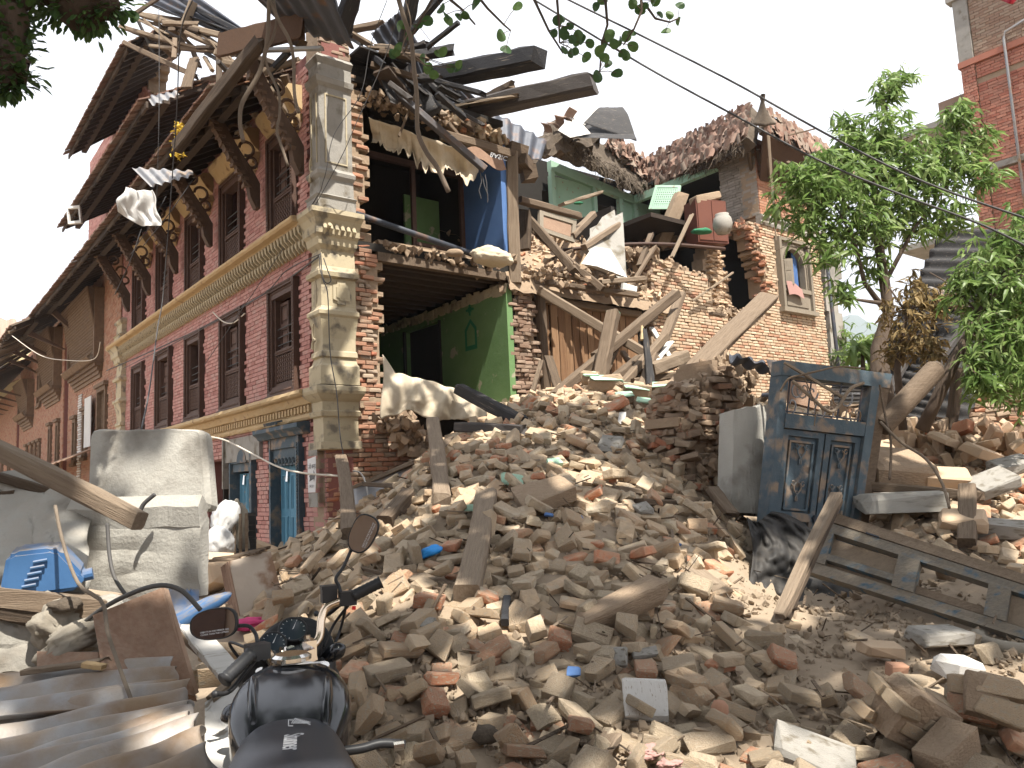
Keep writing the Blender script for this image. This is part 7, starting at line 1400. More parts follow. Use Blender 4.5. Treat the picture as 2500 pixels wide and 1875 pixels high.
# ================================================================== row of old brick houses further left (frame F1, beyond the pilaster)
m_redb = material('sunlit_old_brick', [(.27, .125, .08), (.32, .17, .11), (.34, .20, .135), (.28, .17, .12)], .9, 4, .35, .4, 40)  # orange cast of sunlight worked into this brick palette
m_cwood = material('old_carved_brown_wood', [(.08, .05, .03), (.14, .09, .055), (.22, .15, .095)], .8, 8, .5, .6, 60)
def old_house(label, x0, x1, ztop, yoff, wins, bays, eave_):
    h = thing('old_brick_house', label, 'house', F1)
    rects = [(a, b, c, d) for a, b, c, d in wins]
    xs_ = sorted(set([x0, x1] + [v for r_ in rects for v in r_[:2]])); zs_ = sorted(set([-1.3, ztop] + [v for r_ in rects for v in r_[2:]]))
    mb = MB(); cell_wall(xs_, zs_, lambda x, z: not in_rects(x, z, rects), yoff - .03, yoff - .45, mb); part('wall', mb, m_mudpink, h)
    it = course(x0, x1, -1.1, ztop, yoff, lambda x, z: not in_rects(x, z, rects, .01), bl=.22, ch=.075, jr=.004); pieces('brick', h, it, BRD, m_redb, 20, joined='brickwork', base=F1)
    for (a, b, c, d) in rects:
        w_ = link('window', None, h, TRS((a, yoff, c))); q = MB(); W_, Hh_ = b - a, d - c
        for r_ in ((0, .1, 0, Hh_), (W_ - .1, W_, 0, Hh_), (.1, W_ - .1, 0, .1), (.1, W_ - .1, Hh_ - .12, Hh_)): q.box(r_[0], r_[1], -.15, .06, r_[2], r_[3], .5)
        q.box(-.12, W_ + .12, -.02, .12, Hh_ + .002, Hh_ + .1, .5); q.box(-.1, W_ + .1, -.02, .1, -.1, -.002, .5); part('frame', q, m_cwood, w_)
        q = MB(); n = max(3, int(W_ / .09))
        for i in range(1, n): q.box(.1 + (W_ - .2) * i / n - .012, .1 + (W_ - .2) * i / n + .012, -.09, -.05, .1, Hh_ - .12, .6)
        for i in range(1, int(Hh_ / .14)): q.box(.1, W_ - .1, -.085, -.055, i * .14, i * .14 + .02, .6)
        part('lattice', q, m_cwood, w_); q = MB(); q.box(0, W_, -.4, -.36, 0, Hh_, .3); part('room_shade_panel', q, m_dark, w_)  # painted shade behind the lattice
    for (a, b, c, d) in bays:       # carved projecting bay: tilted lattice body, stepped base
        w_ = link('carved_bay_window', None, h, TRS((a, yoff, c))); W_, Hh_ = b - a, d - c
        q = MB(); n = int(W_ / .07)
        q.add([(0, .05, .2), (W_, .05, .2), (W_, .42, Hh_), (0, .42, Hh_), (0, -.05, .2), (W_, -.05, .2), (W_, -.05, Hh_), (0, -.05, Hh_)], [(3, 2, 1, 0), (0, 4, 7, 3), (1, 2, 6, 5), (3, 7, 6, 2)], .2)
        part('bay_body', q, m_cwood, w_); q = MB()
        for i in range(n + 1):
            x = W_ * i / n; q.add([(x - .012, .06, .2), (x + .012, .06, .2), (x + .012, .43, Hh_), (x - .012, .43, Hh_), (x - .012, .09, .2), (x + .012, .09, .2), (x + .012, .46, Hh_), (x - .012, .46, Hh_)], [(7, 6, 5, 4), (0, 4, 7, 3), (1, 2, 6, 5)], .8)
        for i in range(int(Hh_ / .09)):
            f = i * .09 / Hh_; q.box(0, W_, .07 + .37 * f, .1 + .37 * f, .2 + (Hh_ - .2) * f, .2 + (Hh_ - .2) * f + .015, .7)
        part('bay_lattice', q, m_cwood, w_); q = MB()
        for i, (o, z0, z1) in enumerate(((.30, .1, .2), (.22, 0, .1), (.15, -.1, 0), (.1, -.2, -.1), (.05, -.3, -.2))): q.box(-.1 + i * .05, W_ + .1 - i * .05, -.02, o, z0, z1 - .002, .3 + .1 * i)
        for i in range(int(W_ / .2)): q.tube([(.1 + i * .2, .3, .12), (.1 + i * .2, .4, .25), (.1 + i * .2, .3, .36)], [.06, .05, .02], 6, .8)
        q.box(-.06, .06, -.02, .25, .2, Hh_, .5); q.box(W_ - .06, W_ + .06, -.02, .25, .2, Hh_, .5)
        part('stepped_base', q, m_cwood, w_)
    (ex0, ex1, zw, yo, zo) = eave_
    eave(h, ex0, ex1, zw, yoff + yo, zo, yin=yoff - .1, rafter_step=.35, fringe=True)
    for i in range(int((ex1 - ex0) / 1.9)):
        x = ex0 + .5 + i * 1.9; q = MB(); q.prism([(yoff + .02, zw - 1.5), (yoff + .14, zw - 1.5), (yoff + yo * .75, zo - .1), (yoff + yo * .75 - .12, zo + .02)], x, x + .12, 0, .5); part('carved_strut', q, m_strut, h)
    return h
BRD = brick_proto('old_house', m_redb, 6)
old_house('old brick house with a carved balcony window just left of the pink townhouse', 12.15, 19.4, 6.45, 0, [(13.6, 14.7, 1.7, 3.15), (16.2, 16.7, 1.3, 2.7), (17.8, 18.3, 1.2, 2.6)], [(14.2, 18.2, 3.75, 6.0)], (16.9, 19.4, 6.7, 1.1, 5.9))
old_house('middle old brick house with leaning rafters in the row on the far left', 19.5, 30.0, 6.2, .12, [(20.1, 20.6, 1.2, 2.7), (21.6, 22.1, 1.2, 2.7), (24, 24.4, .9, 2.3), (25, 25.4, .9, 2.3), (26, 26.4, .9, 2.3), (27.2, 27.6, .9, 2.3), (24.2, 25, 3.7, 5.0)], [(20.0, 23.0, 3.7, 5.9), (26.0, 28.6, 3.3, 4.9)], (18.6, 26.5, 6.5, 1.5, 5.5))
q = MB()
for i in range(14): q.tube([F1 @ Vector((19.0 + i * .52, .3, 6.4 - i * .03)), F1 @ Vector((18.2 + i * .54, 1.8, 5.55 - i * .05 + R.uniform(-.15, .15)))], .05, 5, R.random())
solo('splayed_rafters', q, m_wood, 'fan of broken rafters splayed out from the far left eaves', 'rafters', kind='stuff')
old_house('last low house with a drooping roof at the far left end of the row', 30.2, 44, 5.2, .2, [(32, 32.6, .9, 2.3), (34.5, 35.1, .9, 2.3)], [], (26.6, 44, 5.8, 1.9, 4.7))
yh = thing('yellow_house', 'pale yellow plastered house with a maroon shuttered window at the far left', 'house', Matrix.Translation(P(20, 1050, 40)))
Q = Qf((-220, 860, 40), (62, 868, 40), (62, 1110, 40), (-220, 1120, 40)); I_ = rel(yh, Matrix()); qpart('wall', [(0, 1, 0, 1.3, -4, 0, .6)], m_ywall, yh, Q, I_)
qpart('shutter', [(.875, .985, .52, .78, -.0, .08, .3)], MAT['red_brown_cupboard'], yh, Q, I_); qpart('ledge', [(0, 1.0, .12, .2, 0, .6, .6)], m_gplast, yh, Q, I_)
q = MB(); A, B, C_, D_ = P(-240, 868, 38.5), P(50, 850, 38.5), P(40, 780, 42), P(-240, 770, 42); q.grid(lambda u, v: A.lerp(B, u).lerp(D_.lerp(C_, u), v) + Vector((0, 0, .06 * math.sin(u * 60))), 60, 8, .7, .2); part('tiled_roof', q, m_tile, yh, I_)
tr_ = rel(yh, Matrix()); q = MB(); q.cbox(P(-60, 880, 60), (8, 4, 3), .6); solo('far_house', q, m_ywall, 'pale house top showing over the far left tiled roof', 'house')
# temporary shop awning, posters
q = MB(); A, B, C_, D_ = [F1 @ Vector(v) for v in ((13.0, 1.0, 1.1), (24.5, 1.0, .95), (24.5, .1, 1.3), (13.0, .1, 1.5))]; q.grid(lambda u, v: A.lerp(B, u).lerp(D_.lerp(C_, u), v) + Vector((0, 0, .015 * math.sin(u * 90))), 90, 4, .6, .02); solo('rusty_awning', q, m_chip, 'rust coloured tin awning along the old shop fronts at the left', 'awning', smooth=True)
q = MB(); q.box(15.0, 15.9, .12, .14, 1.55, 3.0, .6); solo('tattered_poster', q, m_cloth, 'white and pink tattered banner hanging on the old brick house', 'banner', F1)
q = MB()
for i in range(40): z = .3 + i * .075; q.box(17.0 + R.uniform(-.08, .05), 17.45 + R.uniform(-.06, .1), .01, .035, z, z + .05, R.random())
solo('peeling_posters', q, m_cloth, 'column of torn white bills peeling off the old brick wall', 'posters', F1)
q = MB(); q.box(13.4, 15.6, .3, .36, -1.2, .35, .5); solo('blue_shop_shutter', q, m_bdoor, 'blue shutter of the little shop under the rusty awning', 'shutter', F1)
q = MB(); q.box(19.0, 24, .9, 1.0, -1.2, -.1, .5); solo('yellow_shop_front', q, m_ywall, 'low yellow front below the far end of the awning', 'shop front', F1)
# ================================================================== right hand brick tower, shed, wall, hills
F3 = frame(P(2392, 545, 20.0), -U, -W); F3.translation.z = 0
tw_ = thing('red_brick_tower', 'tall red brick building with grey parapet and balcony slabs cut by the right edge', 'building', F3)
mb = MB(); mb.box(0, 9, -5, -.035, -1, 12.2, .5); part('wall_core', mb, m_mud, tw_)
m_tower = material('tower_red_brick', [(.27, .10, .07), (.34, .14, .095), (.36, .17, .12), (.29, .14, .10)], .88, 3, .35, .4, 40)
it = course(.35, 5.5, 2.8, 10.3, 0, lambda x, z: not (7.35 < z < 7.55 or 9.75 < z < 9.9), bl=.23, ch=.078, jy=.008, jr=.006); pieces('brick', tw_, it, brick_proto('tower', m_tower), m_tower, 200, joined='red_brickwork', base=F3)
it = course(.35, 5.5, 10.5, 12.2, 0, lambda x, z: True, bl=.23, ch=.078, jy=.006, jr=.006); pieces('brick', tw_, it, brick_proto('parapet', m_old), m_old, 60, joined='parapet_brickwork', base=F3)
it = course(.0, .34, 2.8, 10.3, .04, lambda x, z: True, bl=.17, ch=.078, jy=.006); pieces('brick', tw_, it, brick_proto('pier_b', m_tower), m_tower, 60, joined='corner_pier_bricks', base=F3)
q = MB(); q.box(-.15, 9, -.2, .12, 12.2, 12.36, .6); part('coping', q, m_gplast, tw_); q = MB(); q.box(-.05, 9, -.2, .08, 10.3, 10.46, .3); part('band', q, m_tower, tw_); q = MB(); q.box(0, 9, -.2, .06, 7.37, 7.53, .4); part('band', q, m_gplast, tw_); q = MB(); q.box(-.02, .33, -.2, .05, 10.47, 12.19, .4); part('parapet_pier', q, m_gplast, tw_)
for z_ in (9.1, 5.9):
    q = MB(); q.box(-2.2, -.01, -3, -.2, z_, z_ + .16, .3); part('balcony_slab', q, m_conc, tw_)
q = MB(); q.box(-.9, -.011, -3, -.6, 9.26, 9.9, .3); part('balcony_wall', q, m_old, tw_)
q = MB(); q.tube([F3i_ @ v if 0 else v for v in ((3.6, .1, 11.3), (1.15, .12, 10.75), (1.1, .12, 10.6), (1.1, .12, 3.2))], .035, 8, .6); part('drain_pipe', q, m_tin, tw_, smooth=True)
q = MB(); q.tube([P(2352, 8, 21), P(2356, 65, 21)], .02, 6); q.tube([P(2352, 8, 21), P(2385, -2, 21)], .01, 6); solo('roof_rod', q, m_gplast, 'faint thin rod standing in the sky left of the brick tower', 'rod')
q = MB(); q.grid(lambda u, v: P(2398 + 110 * u, -30 + 48 * v * (math.sin(min(1, u * 1.15) * 3.0) * .8 + .2), 8 + .2 * math.sin(u * 8)) + Vector((0, .1 * math.sin(v * 3 + u * 5), 0)), 20, 8, .5, .01); solo('red_cloth_canopy', q, material('red_awning_cloth', [(.35, .02, .05), (.5, .03, .06)], .8, 4, .4, .1, 20), 'red cloth edge dipping into the top right corner', 'cloth', smooth=True)
tin_sheet('dark corrugated roof of the collapsed shed leaning under the shrub', ((2085, 985, 12.0), (2300, 560, 13.2), (2560, 560, 12.0), (2360, 1030, 10.6)), m_char, 16, .035, n=160)
tin_sheet('lower dark tin sheet of the collapsed shed', ((2090, 1010, 11.4), (2200, 860, 11.8), (2330, 900, 11.0), (2260, 1040, 10.6)), m_char, 8, .03)
T('dark jutting eave beam of the collapsed shed', (2285, 722, 12.3), (2420, 790, 11.4), .14, .1, m_chip, tint=.3)
T('leaning rafter under the collapsed shed', (2140, 1010, 11.0), (2320, 700, 12.4), .1, .08, m_char); T('second leaning rafter under the collapsed shed', (2190, 1030, 10.8), (2380, 760, 11.8), .1, .08, m_char, tint=.8)
tin_sheet('grey tin sheet edge poking left from the shed ridge', ((2255, 710, 12.6), (2330, 672, 12.6), (2370, 690, 12.2), (2300, 722, 12.2)), m_tin, 4, .02)
T('standing post in front of the collapsed shed', (2340, 900, 9.9), (2320, 1060, 9.9), .14, .1, tint=.2)
Fw = frame(P(2180, 1120, 11.5), W * .9 - U * .43, U); Fw = frame(Vector(Fw.translation), (W - U * .6).normalized(), (U + W * .6).normalized())
bw = thing('rubble_wall', 'low broken brick and mud wall at the back of the right rubble', 'wall', Fw)
kw = lambda x, z: z < 1.0 + .12 * math.sin(x * 2.7) + .1 * math.sin(x * 7)
mb = MB(); cell_wall(frange(-.6, 5, .15), frange(-1.2, 1.4, .07), kw, .06, .5, mb); part('wall_core', mb, m_mud, bw)
it = course(-.6, 5, -1.2, 1.4, 0, kw, bl=.2, ch=.07, jy=.04, jr=.1, out=-1, dep=.14, nm=8); pieces('brick', bw, it, round_proto('backwall', m_mw, 8, j=.08), m_mw, 290, joined='wall_stones', base=Fw)
world_lumps(bw, 'sunlit_chunks', [P(2130, 1085, 10.2), P(2250, 1085, 10.0), P(2380, 1095, 9.8), P(2480, 1075, 9.6)], m_hp, 200, .17, .25, 120, HB, 'chunk', (1.4, 1, .5))
m_far = material('distant_wooded_hill', [(.03, .055, .03), (.05, .085, .04), (.08, .10, .05)], .95, .01, .5, 0)
def hill(name, label, Y, x0, x1, pk, seed, n=90):
    q = MB(); 
    def f(u, v):
        x = x0 + (x1 - x0) * u; h = pk * math.sin(math.pi * u) ** .7 * (.75 + .35 * noise.noise(Vector((u * 5, seed, 0)))) ; return (x, Y + v * pk * 3, -20 + max(0, h) * math.sin(v * math.pi) * (1 + .15 * noise.noise(Vector((u * 20, v * 10, seed)))))
    q.grid(f, n, 20, .5); return tag(link(name, q.mesh(name, m_far, True)), label, None, kind='structure')
hill('hill', 'wooded hill rising hazily behind the trees on the right', 1500, 100, 2100, 560, 3)
hill('hill_range', 'low distant hills along the valley', 3200, -3500, 3500, 300, 8, 160)
hz = MB(); hz.box(-3600, 3600, -60, 5000, -30, 700, .5); hm = bpy.data.materials.new('haze_air'); hm.use_nodes = True; hN = hm.node_tree.nodes; hN.remove(hN['Principled BSDF']); pv = hN.new('ShaderNodeVolumePrincipled'); pv.inputs['Color'].default_value = (.85, .9, 1, 1); pv.inputs['Density'].default_value = .00042
hm.node_tree.links.new(pv.outputs[0], hN['Material Output'].inputs['Volume']); ho = link('haze', hz.mesh('haze', hm)); ho['kind'] = 'stuff'; ho['label'] = 'thin haze filling the valley air'
# ================================================================== left foreground: concrete blocks, drum sheets, bag, boards
def slabQ(name, label, cat, A, B, C_, D_, th, mat, t=.5, seg=0, rnd=0):
    Q = Qf(A, B, C_, D_); q = MB()
    if not seg: qbox(q, Q, 0, 1, 0, 1, -th, 0, t)
    else:
        n = 22; r_ = .08
        def mp_(u, v):      # rounded outline
            return Q(u, v, 0)
        vs = []
        for d, ins in ((-th, .0), (-th * .02 - .03, .0), (0, .03)):
            for k in range(4 * n):
                a = 2 * math.pi * k / (4 * n); ca, sa = math.cos(a), math.sin(a); m = max(abs(ca), abs(sa)); e = 16; rr = (abs(ca) ** e + abs(sa) ** e) ** (-1 / e)
                u = .5 + (.5 - ins) * ca * rr; v = .5 + (.5 - ins) * sa * rr; vs.append(Q(u, v, d) + Vector((0, 0, .008 * noise.noise(Vector((u * 5, v * 5, d))))))
        m_ = 4 * n; fs = [(j * m_ + k, j * m_ + (k + 1) % m_, (j + 1) * m_ + (k + 1) % m_, (j + 1) * m_ + k) for j in range(2) for k in range(m_)] + [tuple(range(2 * m_, 3 * m_)), tuple(reversed(range(m_)))]
        q.add(vs, fs, t)
    return solo(name, q, mat, label, cat)
slabQ('concrete_block', 'upright rounded grey concrete block in the left foreground', 'concrete block', (215, 1046, 4.6), (495, 1044, 4.5), (512, 1245, 4.45), (206, 1250, 4.5), .1, m_conc, .8, 1)
q = MB(); Q = Qf((200, 1246, 4.42), (516, 1238, 4.36), (512, 1450, 4.36), (150, 1420, 4.45)); vs = []
def low(u, v): return Q(u, v, .02 + .03 * math.exp(-((v - .06) / .05) ** 2) + .012 * noise.noise(Vector((u * 5, v * 5, 1))))
q.grid(low, 26, 22, .6, .1); solo('concrete_plinth', q, m_conc, 'wide ledge and base under the upright concrete block', 'concrete block', smooth=False)
def mound(u, v):
    p = P(-120 + 330 * u, 1175 + 290 * v - 12 * math.sin(u * 3.14), 4.7 - .8 * v); return p + Vector((0, .05 * noise.noise(Vector((u * 4, v * 3, 5))) - .12 * (1 - math.sin(min(1, v * 3) * 1.57)), .02 * noise.noise(Vector((u * 8, v * 8, 2)))))
q = MB(); q.grid(mound, 30, 26, .5, .12); solo('concrete_shoulder', q, m_conc, 'broad sloping concrete shoulder at the left edge behind the blue can', 'concrete block', smooth=True)
q = MB(); Q = Qf((-90, 1430, 3.75), (330, 1470, 3.75), (260, 1640, 3.7), (-90, 1640, 3.6)); 
q.grid(lambda u, v: Q(u, v, .02 * noise.noise(Vector((u * 5, v * 5, 3)))), 20, 14, .4, .1); solo('low_wall_face', q, m_conc, 'low stained concrete wall below the blue can', 'wall')
Q = Qf((-60, 1420, 3.95), (240, 1462, 3.95), (260, 1480, 3.55), (-60, 1440, 3.55)); q = MB(); qbox(q, Q, 0, 1, 0, 1, -.02, .06, .7); solo('ledge_board', q, m_wood, 'dusty ledge board carrying the blue can', 'board')
T('dark beam under the ledge board at the left edge', (-40, 1470, 3.6), (245, 1515, 3.6), .1, .12, m_wood, tint=.15)
T('big squared beam slanting in from the left edge over the concrete blocks', (-30, 1085, 4.0), (342, 1272, 3.7), .08, .085, tint=.8, broken=0)
T('thin dark pole behind the big slanting beam', (-20, 1160, 4.4), (230, 1232, 4.5), .06, .05, tint=.2); T('pale board behind the slanting beam at the left edge', (-20, 1195, 5.0), (60, 1175, 5.0), .12, .04, tint=.95); T('short brown stick on the concrete shoulder', (-5, 1207, 4.4), (38, 1203, 4.4), .03, .03, tint=.3)
vine('dark twisted cable stub standing on the concrete ledge', [(338, 1262, 4.15), (350, 1232, 4.15), (378, 1207, 4.15)], .012, m_wire, 'cable_stub', 'cable')
vine('grey hose hanging down the front of the concrete base', [(262, 1278, 4.1), (268, 1360, 4.05), (280, 1410, 4.0), (305, 1450, 3.9)], .010, m_wire, 'hose', 'hose', tint=.9)
vine('grey hose arching over the rusty board to the bag', [(138, 1615, 3.45), (165, 1560, 3.45), (230, 1500, 3.4), (300, 1458, 3.35), (380, 1430, 3.3), (440, 1440, 3.3), (490, 1490, 3.3)], .010, m_wire, 'hose', 'hose', tint=.9)
vine('frayed straw rope hanging over everything at the left', [(135, 1235, 3.6), (150, 1310, 3.5), (175, 1390, 3.4), (200, 1435, 3.3), (250, 1470, 3.2), (262, 1540, 3.1), (285, 1610, 3.0), (310, 1680, 2.9), (335, 1745, 2.8), (380, 1850, 2.6), (400, 1900, 2.5)], .008, m_thatch, 'straw_rope', 'rope', tint=.9)
# blue can (jerrycan lying on its side)
jc = thing('blue_jerrycan', 'dusty blue plastic jerrycan lying on its side on the ledge', 'jerrycan', Matrix.Translation(P(110, 1440, 3.75)))
q = MB(); prof = [(0, 0), (.30, 0), (.325, .02), (.325, .07), (.24, .19), (.20, .205), (.06, .205), (.03, .19), (0, .05)]
import bmesh as _bm
bm = _bm.new(); vv = [bm.verts.new((x - .16, y, z)) for y in (-.11, .11) for x, z in prof]; n = len(prof)
bm.faces.new(vv[:n][::-1]); bm.faces.new(vv[n:]); [bm.faces.new((vv[i], vv[(i + 1) % n], vv[(i + 1) % n + n], vv[i + n])) for i in range(n)]
_bm.ops.bevel(bm, geom=list(bm.edges), offset=.018, segments=2, affect='EDGES'); _bm.ops.recalc_face_normals(bm, faces=bm.faces); bm.verts.index_update()
q.add([v.co.copy() for v in bm.verts], [tuple(v.index for v in f.verts) for f in bm.faces], .6); bm.free()
JM = Euler((.12, -.05, .42)).to_matrix().to_4x4(); part('body', q, m_jerry, jc, JM, smooth=False)
for i in range(5): q = MB(); q.tube([(-.075 + i * .012, -.117, .05 + i * .026), (-.02 + i * .012, -.12, .055 + i * .026)], .007, 6, .9); part('moulded_rib', q, m_jerry, jc, JM)
q = MB(); q.tube([(.16, -.03, .05), (.2, -.03, .055)], .028, 12, .3); part('cap', q, m_jerry, jc, JM)
blob('dirty white sack slumped beside the rusty board', P(165, 1530, 3.6) , (.36, .3, .26), m_sack, 'sack', 'sack', 21, 4, .6, (.1, .1, .3), 7)
blob('second grey sack fold lying on the crate', P(190, 1560, 3.42), (.34, .2, .14), m_sack, 'sack', 'sack', 23, 4, .6, (.1, -.4, .2), 7)
blob('olive green cloth tucked in the top of the sack', P(160, 1478, 3.5), (.16, .12, .07), m_thatch, 'olive_cloth', 'cloth', 22, 3, .5)
slabQ('rusty_board', 'large rust brown board standing upright in the left foreground', 'board', (226, 1502, 3.35), (402, 1432, 3.5), (478, 1700, 3.3), (250, 1640, 3.1), .03, m_chip, .4)
slabQ('rusty_board_edge', 'narrow flaking edge board beside the large rust brown board', 'board', (400, 1434, 3.49), (412, 1440, 3.52), (486, 1690, 3.34), (470, 1700, 3.3), .03, m_chip, .9)
slabQ('brown_crate', 'low brown crate under the sacks', 'crate', (90, 1590, 3.35), (240, 1592, 3.3), (240, 1660, 3.2), (90, 1660, 3.2), .3, m_chip, .6)
tin_sheet('blue painted tin sheet curled behind the rusty board', ((400, 1440, 3.9), (485, 1440, 4.0), (490, 1530, 3.8), (430, 1540, 3.7)), m_jerry, flat=True); blob('blue plastic roll lying behind the mirror', P(470, 1500, 3.8), (.4, .1, .09), m_jerry, 'blue_roll', 'plastic', 33, 3, .2, (0, -.45, .1))
T('pale slanting board behind the motorcycle mirror', (440, 1502, 3.9), (600, 1690, 3.2), .10, .03, m_paint, tint=.3); T('second slanting stick behind the mirror', (440, 1550, 3.7), (590, 1680, 3.3), .03, .03)
# chipped cabinet with drawers side beyond
cb_ = thing('broken_cabinet', 'overturned grey cabinet with a splintered top behind the motorcycle', 'cabinet', Matrix.Translation(P(610, 1480, 6.2))); iv = rel(cb_, Matrix())
Q = Qf((560, 1370, 6.2), (660, 1345, 6.4), (698, 1480, 6.2), (590, 1515, 6.0)); q = MB(); qbox(q, Q, 0, 1, 0, 1, -.03, 0, .6); part('side_panel', q, material('stained_pale_panel', [(.34, .27, .21), (.45, .38, .31)], .9, 3, .6, .3, 20, spots=((.22, .13, .08, 1), 4, .55, .1)), cb_, iv)
Q = Qf((538, 1385, 6.45), (562, 1370, 6.2), (592, 1512, 6.0), (560, 1500, 6.25)); q = MB()
for k in range(4): qbox(q, Q, k * .25 + .02, k * .25 + .2, 0, 1, -.02, .004 * k, .3 + .15 * k)
part('shelf_edges', q, m_chip, cb_, iv)
for k in range(6):
    a = (485 + 14 * k, 1375 - 3 * k + R.uniform(-6, 6), 6.3 + .05 * k); b = (600 + 12 * k, 1362 - 6 * k + R.uniform(-6, 6), 6.3); M = span(P(*a), P(*b)); part('splintered_slat', beam_mesh((P(*b) - P(*a)).length, .06, .02, m_wood, .6, 2), m_wood, cb_, rel(cb_, M))
blob('magenta cloth crumpled by the cabinet', P(608, 1525, 5.6), (.3, .22, .1), m_pinkc, 'magenta_cloth', 'cloth', 25, 4, .6, (0, 0, .2), 8)
# white sacks in front of the blue door, crate behind them
blob('upper white plastic sack leaning by the second blue door', P(550, 1265, 8.6), (.3, .3, .42), m_cloth, 'white_sack', 'sack', 26, 4, .4, (0, .4, 0), 6)
blob('lower white plastic sack beside the concrete block', P(535, 1325, 8.4), (.34, .3, .36), m_cloth, 'white_sack', 'sack', 27, 4, .4, (0, -.1, 0), 6)
blob('grey plastic sheet hanging behind the white sacks', P(590, 1290, 8.8), (.2, .15, .7), m_sack, 'plastic_sheet', 'sheet', 28, 4, .5, (0, -.15, 0), 6)
cr = thing('slatted_crate', 'small dark slatted crate behind the white sacks', 'crate', Matrix.Translation(P(580, 1350, 8.7)))
for k in range(5): q = MB(); q.box(-.14 + k * .065, -.11 + k * .065, -.12, -.1, 0, .42, .7); part('slat', q, m_wood, cr)
q = MB(); q.box(-.15, .17, -.1, .1, 0, .03); part('floor', q, m_char, cr); q = MB(); q.box(-.15, .17, .08, .1, .03, .42); part('back', q, m_char, cr)
# brick courses exposed at the near corner foot
# corrugated sheets bottom left
def corr(label, A, B, C_, D_, waves, amp, mat, seed, sag=.0):
    A, B, C_, D_ = P(*A), P(*B), P(*C_), P(*D_); N_ = (B - A).cross(D_ - A).normalized()
    if N_.z < 0: N_ = -N_
    def fn(u, v): return A.lerp(B, u).lerp(D_.lerp(C_, u), v) + N_ * (amp * math.sin(v * waves * 2 * math.pi) + .03 * noise.noise(Vector((u * 2.5, v * 2, seed))) + sag * math.sin(u * 3.14)) + (B - A).normalized() * (.03 * noise.noise(Vector((v * 9, seed, 0))) if u > .98 else 0)
    q = MB(); q.grid(fn, 40, waves * 14, .5, .003); return solo('corrugated_sheet', q, mat, label, 'corrugated sheet', smooth=True)
m_ctin = material('dusty_galvanised_sheet', [(.20, .205, .21), (.31, .31, .315), (.36, .34, .31)], .55, 3, .5, .5, 14, metal=.2, spots=((.20, .125, .07, 1), 4, .46, .2), dust=.6, dustc=(.27, .205, .14, 1))
corr('upper corrugated sheet lying at the bottom left, dull brown', (-160, 1690, 3.2), (420, 1612, 3.3), (440, 1700, 2.9), (-160, 1790, 2.75), 3, .022, m_ctin, 3, .02)
corr('middle corrugated sheet with bright grey ridges', (-160, 1770, 2.9), (455, 1665, 3.0), (470, 1790, 2.6), (-160, 1960, 2.3), 4, .028, m_ctin, 5)
corr('front corrugated sheet bent down at its right end', (-100, 1900, 2.5), (470, 1735, 2.8), (520, 1880, 2.3), (-60, 2150, 1.9), 4, .026, m_ctin, 8, .02)
T('muddy lath lying on the corrugated sheets', (60, 1640, 3.15), (265, 1612, 3.15), .06, .02, tint=.8); T('short yellow batten on the corrugated sheets', (205, 1622, 3.1), (262, 1630, 3.1), .04, .02, m_ochre)
slabQ('white_board_sheet', 'chipped white painted panel lying between the sheets and the motorcycle', 'panel', (500, 1715, 3.0), (600, 1640, 3.15), (640, 1900, 2.4), (500, 1920, 2.3), .03, m_paint, .6)
T('splintered end of the white panel', (505, 1722, 2.98), (600, 1645, 3.12), .05, .04, m_wood, broken=2, tint=.9)
chunk('flat red brown brick on the ground behind the handlebar', 560, 1640, 4.0, (.3, .18, .08), m_rub, 'flat_brick', 'brick', (.1, 0, .1), 95); chunk('dusty brick beneath the pale slanting board', 545, 1590, 4.4, (.24, .12, .07), m_rub, 'flat_brick', 'brick', (.1, .1, .3), 96)
for i, (a, b, Y) in enumerate(((640, 1290, 9.8), (705, 1400, 9.5), (760, 1395, 9.2), (760, 1440, 8.0), (530, 1385, 8.0), (515, 1415, 7.5))): chunk(ORD[i - 1] + ' pale mortar boulder from the right at the foot of the house front' if i else 'pale stone leaning at the foot of the house front', a, b + (60 if i == 0 else 0), Y, (.34, .24, .2), m_hp, 'boulder', 'stone', (R.uniform(0, .5), R.uniform(0, .5), R.uniform(0, 3)), 100 + i, 'boulders by the house front' if i else None)
T('pinkish broken plank lying before the corner', (640, 1440, 8.0), (780, 1385, 8.6), .14, .05, m_chip, tint=.8); T('dark short board in front of the blue door', (680, 1398, 9.3), (725, 1380, 9.6), .12, .05, tint=.2)
# house across the street behind the viewer (seen in the mirrors)
ac = thing('house_across_street', 'brick house across the street, seen only in the motorcycle mirrors', 'house', Matrix.Translation(Vector((0, -9, -1.7))))
q = MB(); q.box(-9, 9, -4, -.001, 0, 5.6, .5); part('wall', q, m_old, ac)
for i in range(6):
    for z in (1.0, 3.6): q = MB(); q.box(-7.6 + i * 2.8, -6.6 + i * 2.8, 0, .06, z, z + 1.4, .5); part('window', q, m_carve, ac)
q = MB(); q.box(-9.4, 9.4, -4.4, .6, 5.6, 5.8, .5); part('roof', q, m_tile, ac)
# ================================================================== motorcycle in the foreground, seen from its saddle
bk = thing('motorcycle', 'black motorcycle parked in the foreground with round mirrors and chrome handlebar', 'motorcycle', Matrix.Translation(P(705, 1700, 2.55)))
iv = rel(bk, Matrix())
import bmesh
